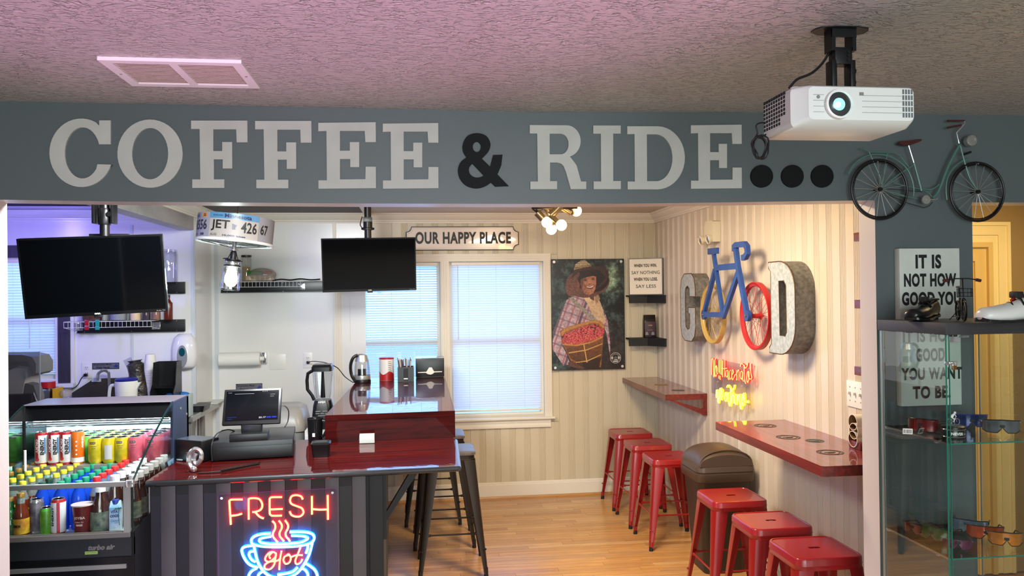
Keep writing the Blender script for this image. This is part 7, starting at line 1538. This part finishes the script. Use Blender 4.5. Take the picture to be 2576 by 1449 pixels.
# red lidded tub, yellow box, glass jars by the window
Yp = 5.85; p = oY(122, 1030, Yp); t = T('coffee_tub', 'dark brown tub with a red cap in front of the kitchen window', 'tub', (p.x, Yp, ZT+.002)); H_ = oY(122, 975, Yp).z-ZT
G().lathe([(.068, 0), (.070, .01), (.070, H_*.8), (.062, H_)], n=24).ob('tub', mat('brown tub', (52, 26, 18), .2, coat=.5), t); G().lathe([(.045, H_), (.045, H_+.04), (.0001, H_+.041)], n=20).ob('cap', mat('tub red cap', (180, 20, 30), .4), t)
Yp = 5.8; p = oY(146, 1030, Yp); G().box(-.01, .01, -.06, .06, 0, oY(146, 976, Yp).z-ZT).ob('yellow_box', mat('yellow carton', (214, 166, 30), .5), None, 'narrow yellow box beside the brown tub', 'box', loc=(p.x, Yp, ZT+.002))
p = oY(166, 1030, Yp); t = T('glass_canister', 'glass canister wrapped in clear film beside the yellow box', 'canister', (p.x, Yp, ZT+.002)); G().lathe([(.04, 0), (.042, .01), (.042, .14), (.036, .15)], n=18).ob('canister_body', 'glass_jar', t); G().lathe([(.044, .15), (.044, .165), (.0001, .166)], n=18).ob('lid', 'steel', t); G().ball((0, 0, .20), .03, 10, sx=1.3).ob('film_top', film, t)
# dispenser machine at the far left with its guard
Yp = 4.9; t0 = oY(60, 1060, Yp); t = T('drink_machine', 'grey hooded white drink machine at the far left behind an acrylic guard', 'machine', (t0.x-.02, Yp, ZT-.0)); 
def mz(py): return oY(60, py, Yp).z-ZT
def mx_(px): return oY(px, 960, Yp).x-t.location.x
G().box(mx_(-30), mx_(84), -.02, .22, 0, mz(990), bev=.02).ob('base', mat('machine dark base', (28, 34, 46), .3), t)
G().prism([(mx_(-20), mz(990)), (mx_(56), mz(990)), (mx_(60), mz(965)), (mx_(66), mz(950)), (mx_(84), mz(946)), (mx_(84), mz(930)), (mx_(70), mz(915)), (mx_(-20), mz(915))], 0, .18).ob('white_body', 'white_matt', t, smooth=30)
G().prism([(mx_(-25), mz(945)), (mx_(20), mz(932)), (mx_(50), mz(918)), (mx_(78), mz(922)), (mx_(84), mz(946)), (mx_(94), mz(940)), (mx_(95), mz(915)), (mx_(85), mz(898)), (mx_(60), mz(892)), (mx_(-25), mz(890))], -.02, .20).ob('hood', 'grey_plastic', t, smooth=30)
G().prism([(mx_(50), mz(1020)), (mx_(90), mz(1020)), (mx_(92), mz(1000)), (mx_(82), mz(970)), (mx_(62), mz(965)), (mx_(54), mz(985))], .01, .10).ob('nozzle_cover', mat('machine mid grey', (110, 110, 112), .4), t, smooth=30); G().tube([(mx_(84), 0, mz(988)), (mx_(96), 0, mz(1022))], .004, 6).ob('lever', 'chrome', t)
Yp = 4.8; a, b = oY(-20, 1060, Yp), oY(101, 885, Yp); t = T('acrylic_guard', 'clear acrylic guard sheet standing in front of the drink machine', 'guard', ((a.x+b.x)/2, Yp, ZT+.0)); w_ = (b.x-a.x)/2; h_ = b.z-ZT; G().box(-w_, w_-.006, -.002, .002, 0, h_-.006).ob('sheet', 'acrylic', t, smooth=0); G().box(w_-.006, w_, -.003, .003, 0, h_).ob('frame_edge', mat('guard edge', (170, 176, 200), .3), t, smooth=0); G().box(-w_, w_-.0065, -.003, .003, h_-.006, h_).ob('frame_edge', bpy.data.materials['guard edge'], t, smooth=0)
t = T('side_cabinet', 'dark cabinet under the drink machine at the far left', 'cabinet', (t0.x-.25, 4.95, 0)); G().box(-.3, .33, -.16, .26, 0, ZT-.002).ob('carcass', 'black_matt', t, smooth=0); G().box(-.29, .32, -.175, -.161, .03, ZT-.03, bev=.002).ob('door', 'black', t)
# grey bin, blender stand, blender
Yp = 5.9; a, b = oY(655, 1078, Yp), oY(772, 1016, Yp); t = T('ice_bin', 'grey rounded plastic bin behind the register', 'bin', ((a.x+b.x)/2, Yp, .60)); w_ = (b.x-a.x)/2; H_ = b.z-.60
loft(G(), [rr(w_*.9, .18, 0, .05), rr(w_, .2, .05, .06), rr(w_*1.0, .2, H_*.55, .06)]).ob('tub', mat('bin grey', (140, 140, 138), .4), t, smooth=50); loft(G(), [rr(w_*1.05, .21, H_*.55, .06), rr(w_*1.05, .21, H_*.62, .06), rr(w_*.93, .18, H_*.93, .08), rr(w_*.75, .14, H_, .08)]).ob('lid', mat('bin lid grey', (150, 148, 144), .35), t, smooth=60)
t = T('low_steel_stand', 'low steel stand under the grey bin and the blender', 'stand', ((a.x+b.x)/2+.15, Yp-.1, 0)); G().box(-.42, .18, -.35, .35, .56, .598, bev=.004).ob('stand_top', 'steel', t)
for x in (-.38, .14):
    for y in (-.3, .3): G().cyl((x, y, 0), (x, y, .56), .018, n=12).ob('leg', 'steel', t)
Yp = 5.35; p = oY(813, 1052, Yp); zb_ = oY(813, 1075, Yp).z; t = T('blender_cabinet', 'narrow white cabinet under the blender beside the raised bar', 'cabinet', (oY(800, 1060, Yp).x-.0, Yp, 0)); G().box(-.07, .07, -.12, .10, 0, zb_-.001).ob('carcass', 'white', t, smooth=0); G().box(-.065, .065, -.135, -.121, .05, zb_-.03, bev=.002).ob('door', 'white', t)
t = T('blender', 'black based blender with a clear jug and side handle left of the bar', 'blender', (p.x, Yp, zb_))
def bz2(py): return oY(813, py, Yp).z-zb_
bw = (oY(838, 1040, Yp).x-oY(788, 1040, Yp).x)/2
loft(G(), [rr(bw*1.05, .085, 0, .03), rr(bw*1.05, .085, bz2(1052)+.0, .03), rr(bw*.92, .07, bz2(1018), .03), rr(bw*.80, .06, bz2(1005), .03)]).ob('motor_base', 'black', t, smooth=40)
g = G()
for i, (x0, x1, z) in enumerate(((-.6, -.1, .0), (.1, .6, .0), (-.6, -.2, -.014), (-.1, .25, -.014), (.35, .65, -.014), (-.35, .35, -.028))): g.box(x0*bw, x1*bw, -.088, -.084, bz2(1030)+z-.003, bz2(1030)+z+.003)
g.ob('button_marks', 'grey_plastic', t, smooth=0, kind='stuff')
text('NINJA', -bw*.35, bw*.35, bz2(1012), bz2(1006), parent=t, mt='white', y=-.072, bold=.03)
loft(G(), [rr(bw*.70, .05, bz2(1003), .02), rr(bw*.78, .055, bz2(990), .02), rr(bw*.95, .07, bz2(932), .02)], cap=False).ob('jug', 'glass_jar', t, smooth=40)
loft(G(), [rr(bw*1.02, .075, bz2(932), .02), rr(bw*1.02, .075, bz2(922), .02), rr(bw*.9, .06, bz2(916), .02)]).ob('lid', 'black', t, smooth=40)
G().tube([(0, 0, bz2(1000)), (0, 0, bz2(935))], [.016, .008], 10).ob('blade_column', 'black', t)
G().tube([(-bw*.9, -.02, bz2(930)), (-bw*1.45, -.02, bz2(938)), (-bw*1.55, -.02, bz2(955)), (-bw*1.5, -.02, bz2(978)), (-bw*1.05, -.02, bz2(993)), (-bw*.85, -.02, bz2(1005))], .011, 8).ob('handle', 'black', t)
# ================================================================ THINGS ON THE BAR
def onbar(px, py): p = oZ(px, py, ZB); return p.x, p.y
x, y = onbar(911, 962); S_k = lambda py: oY(911, py, y).z-ZB; rk = (oY(934, 950, y).x-oY(890, 950, y).x)/2
t = T('electric_kettle', 'glass and steel electric kettle with a black handle on the bar', 'kettle', (x, y, ZB+.001))
G().lathe([(rk*1.0, 0), (rk*1.02, .006), (rk*.98, .022)], n=28).ob('power_base', 'black', t); G().lathe([(rk*.96, .024), (rk*.97, .028), (rk*.97, S_k(945)), (rk*.96, S_k(944))], n=28).ob('steel_band', 'steel', t)
G().lathe([(rk*.95, S_k(944)), (rk*.93, S_k(925)), (rk*.82, S_k(908))], n=28).ob('glass_body', 'glass_jar', t); G().cyl((0, 0, S_k(944)), (0, 0, S_k(928)), rk*.5, rk*.5, 16).ob('filter_core', 'black', t)
G().lathe([(rk*.83, S_k(909)), (rk*.80, S_k(906)), (rk*.62, S_k(893)), (rk*.5, S_k(891)), (.0001, S_k(890))], n=28).ob('steel_top', 'steel', t)
G().tube(spline([Vector((-rk*.45, -.03, S_k(893))), Vector((-rk*.95, -.035, S_k(899))), Vector((-rk*1.25, -.035, S_k(918))), Vector((-rk*1.15, -.035, S_k(942))), Vector((-rk*.7, -.05, S_k(958)))], 5), [.012]*21, 8).ob('handle', 'black', t)
x, y = onbar(973, 956); S_k = lambda py: oY(973, py, y).z-ZB; r = (oY(992, 930, y).x-oY(955, 930, y).x)/2
t = T('red_white_canister', 'white canister with red base and red lid on the bar', 'canister', (x, y, ZB+.001)); H_ = S_k(902)
G().lathe([(r, 0), (r, H_)], n=28).ob('tin', mat('canister white', (220, 216, 214), .35), t); G().lathe([(r*1.02, H_-.004), (r*1.03, H_+.006), (r*.9, H_+.010), (.0001, H_+.010)], n=28).ob('lid', mat('canister red', (170, 22, 34), .35), t)
g = G(); cf = cylf(r+.0008); g.grid(lambda u, v: (lambda a: cf(a, .001+(H_*.34+.012*math.sin(a*60))*v))((u-.5)*2*PI*r*.98), 30, 1); g.ob('red_wave', 'red_rim', t, smooth=60)
g = G()
for k in range(6): text('0000000'[:4+k % 3], .016, .040, H_*.85-.013*k, H_*.85-.013*k+.004, lambda a, b: cf(a, b), gg=g) if 0 else g.grid(lambda u, v, k=k: cf(.014+(.02+.004*(k % 3))*u, H_*.88-.014*k-.003*v), 3, 1)
g.ob('fine_print', 'ink_grey', t, smooth=0, kind='stuff').scale = (1.004, 1.004, 1)
x, y = onbar(1021, 961); S_k = lambda py: oY(1021, py, y).z-ZB; w_ = (oY(1042, 940, y).x-oY(1001, 940, y).x)/2; H_ = S_k(924)
t = T('straw_caddy', 'black caddy full of wrapped straws on the bar', 'caddy', (x, y+w_, ZB+.001)); g = G()
for q in ((-w_, w_, -w_, -w_+.004), (-w_, w_, w_-.004, w_), (-w_, -w_+.004, -w_+.004, w_-.004), (w_-.004, w_, -w_+.004, w_-.004)): g.box(*q, 0, H_)
g.box(-w_+.004, w_-.004, -w_+.004, w_-.004, 0, .004); g.ob('bin_body', 'black', t, smooth=0); G().box(-w_*.28, w_*.28, -w_-.006, -w_-.0005, .01, H_*.9).ob('front_slot', 'black_matt', t, smooth=0); G().box(-w_*.25, w_*.25, -w_-.0075, -w_-.0065, H_*.18, H_*.26).ob('slot_lip', 'white', t, smooth=0)
sw_ = mat('straw wrapper', (214, 196, 180), .6); sw2 = mat('brown straw', (92, 60, 48), .5)
for k in range(26): xx = random.choice((-.5, .25))*w_+random.uniform(-.012, .016); yy = random.uniform(-.03, .03); tl = xx*.45+random.uniform(-.01, .01); G().tube([(xx, yy, .01), (xx+tl, yy, H_+.055+random.uniform(-.012, .014))], .0028, 5).ob('straw', random.choice((sw_, sw2, sw2)), t, smooth=0)
x, y = onbar(1082, 951); S_k = lambda py: oY(1082, py, y).z-ZB; w_ = (oY(1118, 930, y).x-oY(1046, 930, y).x)/2; H_ = S_k(902)
t = T('napkin_dispenser', 'black countertop napkin dispenser with a white napkin showing, right end of the bar', 'dispenser', (x, y, ZB+.001)); G().box(-w_, w_, 0, .19, .008, H_, bev=.006).ob('housing', 'black', t); G().box(-w_*.96, w_*.96, -.003, .02, 0, .012, bev=.003).ob('foot', 'black_matt', t); G().box(-w_*1.0, w_*1.0, .002, .188, H_, H_+.004, bev=.001).ob('top_plate', mat('dispenser steel top', (150, 160, 170), .2, metal=.8), t)
P = [(-w_*.86, H_*.27), (-w_*.30, H_*.27), (-w_*.16, H_*.20), (.05*w_, H_*.17), (w_*.2, H_*.21), (w_*.3, H_*.28), (w_*.84, H_*.29), (w_*.84, H_*.33), (w_*.28, H_*.33), (w_*.12, H_*.54), (-.06*w_, H_*.54), (-w_*.26, H_*.32), (-w_*.86, H_*.31)]
G().prism(P, -.003, -.0005).ob('napkin', 'paper', t, smooth=0)
# ================================================================ THINGS ON THE FRONT COUNTER
def cz(px, py, z=ZC): return oZ(px, py, z)
a = cz(440, 1159); b = cz(503, 1166); t = T('receipt_printer', 'small black cube printer beside the cooler on the counter', 'printer', (a.x, a.y, ZC+.0005), math.atan2(b.y-a.y, b.x-a.x)+.05); w_ = (b-a).length; h_ = oY(438, 1106, a.y).z-ZC
G().box(0, w_, 0, .12, .004, h_, bev=.004).ob('housing', 'black', t); G().box(.004, w_-.004, .004, .116, h_, h_+.002).ob('top_face', mat('printer top', (60, 66, 76), .25), t, smooth=0); g = G(); g.tube([(w_*.45, -.001, h_*.42), (w_*.62, -.001, h_*.5)], .0016, 5); g.tube([(w_*.5, -.001, h_*.36), (w_*.56, -.001, h_*.56)], .0016, 5); g.ob('star_mark', 'chrome', t); G().box(.012, .05, -.002, .0, .004, .010).ob('paper_slot', 'grey_plastic', t, smooth=0)
a = cz(533, 1163); b = cz(738, 1151); c = cz(769, 1124); an = math.atan2(b.y-a.y, b.x-a.x); t = T('cash_drawer', 'wide black cash drawer under the register screen', 'cash drawer', (a.x, a.y, ZC+.0005), an); w_ = (b-a).length; h_ = oY(533, 1115, a.y).z-ZC; dd = .40; tcd = t
G().box(0, w_, .004, dd, .004, h_, bev=.004).ob('case', mat('drawer black', (26, 27, 30), .3), t); G().box(.006, w_-.006, -.002, .004, .012, h_*.74, bev=.001).ob('drawer_front', 'black', t)
for x in (.02, w_-.02): G().cyl((x, .03, -.0005), (x, .03, .004), .008, n=10).ob('foot', 'rubber', t)
dz = ZC+h_+.0008
p = oZ(636, 1104, dz); t = T('register_screen', 'tilted black touchscreen register reading $2.17 on the cash drawer', 'register', (p.x, p.y, dz), an)
sw = .105
G().box(-.105, .075, -.06, .08, 0, .035, bev=.003).ob('foot_box', 'black', t)
Ym = p.y-.02; A, B_, C_, D_2 = oY(571, 980, Ym+.075), oY(713, 975, Ym+.075), oY(700, 1064, Ym), oY(551, 1070, Ym)
ctr = (A+B_+C_+D_2)/4; ux = ((B_-A)+(C_-D_2)).normalized(); uz = ((A-D_2)+(B_-C_)); uz = (uz-ux*uz.dot(ux)).normalized(); uy = uz.cross(ux); W_ = ((B_-A).length+(C_-D_2).length)/4; H_ = ((A-D_2).length+(B_-C_).length)/4
Mx = Matrix(((ux.x, uy.x, uz.x), (ux.y, uy.y, uz.y), (ux.z, uy.z, uz.z))); inv3 = (Matrix.Translation(t.location) @ Matrix.Rotation(an, 4, 'Z')).inverted()
Lm = inv3 @ (Matrix.Translation(ctr) @ Mx.to_4x4())
hs = G().box(-W_, W_, 0, .022, -H_, H_, bev=.006).ob('screen_housing', 'black', t); hs.matrix_local = Lm
def ch(g, nm, m_, **k): o = g.ob(nm, m_, hs, smooth=0, **k); return o
bz_ = .012; ch(G().box(-W_+bz_, W_-bz_, -.0015, 0, -H_+bz_*1.6, H_-bz_), 'display', mat('lit display', (5, 6, 9), .1, em=(8, 10, 20), es=.4))
ch(G().prism([(-W_*.55, -H_*.5), (-W_*.2, H_*.6), (W_*.0, H_*.6), (-W_*.35, -H_*.5)], -.0020, -.0016), 'chevron', mat('display chevron', (8, 9, 14), .1, em=(9, 10, 15), es=.3))
tw = emis('display text', (225, 228, 235), .9); tb = emis('display blue', (60, 80, 230), .8); f = lambda a, b: (a, -.0022, b)
g = G(); text('$2.17', W_*.26, W_*.50, -H_*.70, -H_*.60, f, gg=g, bold=.03); text('Latte', W_*.62, W_*.78, H_*.62, H_*.67, f, gg=g); text('$2.00', W_*.62, W_*.74, H_*.50, H_*.55, f, gg=g); text('Order', -W_*.85, -W_*.72, H_*.76, H_*.80, f, gg=g); g.box(-W_*.62, W_*.05, -.0022, -.0018, H_*.70, H_*.715)
for k in range(3): g.box(W_*(.34+.07*k), W_*(.37+.07*k), -.0022, -.0018, H_*.80, H_*.83)
ch(g, 'display_lettering', tw, kind='stuff')
g = G(); g.box(W_*.52, W_*.68, -.0022, -.0018, -H_*.68, -H_*.60); g.box(W_*.71, W_*.87, -.0022, -.0018, -H_*.68, -H_*.60); g.box(-W_*.82, -W_*.5, -.0022, -.0018, -H_*.60, -H_*.585); g.box(-W_*.82, -W_*.66, -.0022, -.0018, -H_*.70, -H_*.685); ch(g, 'display_buttons', tb, kind='stuff')
G().box(-.055, .045, -.01, .05, .03, ctr.z-dz-H_*.7, bev=.008).ob('neck', 'black', t)
cordt('thin black cable looping beside the register screen', [oY(706, 1020, Ym+.05), oY(718, 1022, Ym+.05), oY(726, 1035, Ym+.05), oY(724, 1060, Ym+.05), oY(716, 1075, Ym+.02)], .0028, 'register_cable'); cordt('black cable arching over the left of the cash drawer', [oY(534, 1160, a.y-.01), oY(532, 1120, a.y+.0), oY(545, 1092, a.y+.06), oY(570, 1081, a.y+.10), oY(590, 1085, a.y+.12), oY(600, 1096, a.y+.14)], .003, 'drawer_cable')
p = cz(491, 1188); t = T('desk_scanner', 'chrome loop shaped hand scanner standing at the counter edge', 'scanner', (p.x, p.y, ZC+.0005)); 
G().tube(spline([Vector((-.004, 0, .006)), Vector((-.026, 0, .04)), Vector((-.024, 0, .08)), Vector((0, 0, .105)), Vector((.024, 0, .092)), Vector((.026, 0, .06)), Vector((.006, 0, .036)), Vector((-.006, 0, .055)), Vector((.004, 0, .085))], 5), [.011]*41, 8).ob('chrome_loop', 'chrome', t); G().ball((-.006, 0, .016), .016, 12).ob('loop_foot', 'chrome', t)
P = []; A = cz(556, 1189); B_ = cz(654, 1170)
for k in range(220): u = k/219; q = A+(B_-A)*u; P.append((q.x-A.x, q.y-A.y+.006*math.cos(k*.9), .009+.006*math.sin(k*.9)))
t = T('scanner_lead', 'black coiled cord lying along the front edge of the counter', 'cord', (A.x, A.y, ZC+.0005)); G().tube(P, .0022, 5).ob('coil', 'cable', t); q = cz(500, 1192)-A; G().tube([(0, 0, .006), (-.06, -.008, .004), (q.x, q.y, .004)], .003, 6).ob('straight_end', 'cable', t)
p = cz(806, 1150); t = T('card_reader', 'black card reader block beside the cash drawer', 'card reader', (p.x, p.y+.04, ZC+.0005), .05); loft(G(), [rr(.040, .045, 0, .01), rr(.046, .05, .055, .012), rr(.048, .052, .060, .012), rr(.048, .052, .066, .012), rr(.040, .044, .070, .012)]).ob('reader_body', 'black', t, smooth=30); G().box(-.030, .030, -.028, .030, .0702, .0712).ob('key_pad', mat('keypad', (44, 46, 48), .3), t, smooth=0)
p = cz(792, 1112); hj = oY(792, 1052, p.y+.02).z-ZC; t = T('black_jug', 'black open topped jug with a loop handle beside the card reader', 'jug', (p.x, p.y+.02, ZC+.0005)); G().lathe([(.036, 0), (.038, .004), (.040, hj*.5), (.042, hj*.9), (.044, hj), (.041, hj), (.038, hj*.9), (.036, .01)], n=20).ob('jug_body', mat('smoked plastic', (22, 22, 24), .15), t); G().tube(spline([Vector((.040, -.01, hj*.9)), Vector((.066, -.012, hj*.8)), Vector((.060, -.012, hj*.4)), Vector((.038, -.01, hj*.2))], 5), .007, 8).ob('handle', 'black', t); G().box(-.010, .004, -.044, -.0405, hj*.25, hj*.4).ob('tag', 'white', t, smooth=0)
a = cz(903, 1117); b = cz(943, 1116); t = T('business_cards', 'clear holder of white business cards against the bar riser', 'card holder', (((a+b)/2).x, a.y, ZC+.0005)); w_ = (b-a).length/2; hh = oY(905, 1093, a.y).z-ZC
G().box(-w_, w_, -.004, 0, 0, hh*.6).ob('holder_front', 'glass', t, smooth=0); G().box(-w_, w_, 0, .03, 0, .003).ob('holder_base', 'glass', t, smooth=0)
for k in range(6): G().box(-w_*.93, w_*.93, .002+.0045*k, .0035+.0045*k, .003, hh-.0015*(5-k)).ob('card', mat('card stock %d' % k, (214-6*k, 214-6*k, 210-6*k), .7), t, smooth=0)
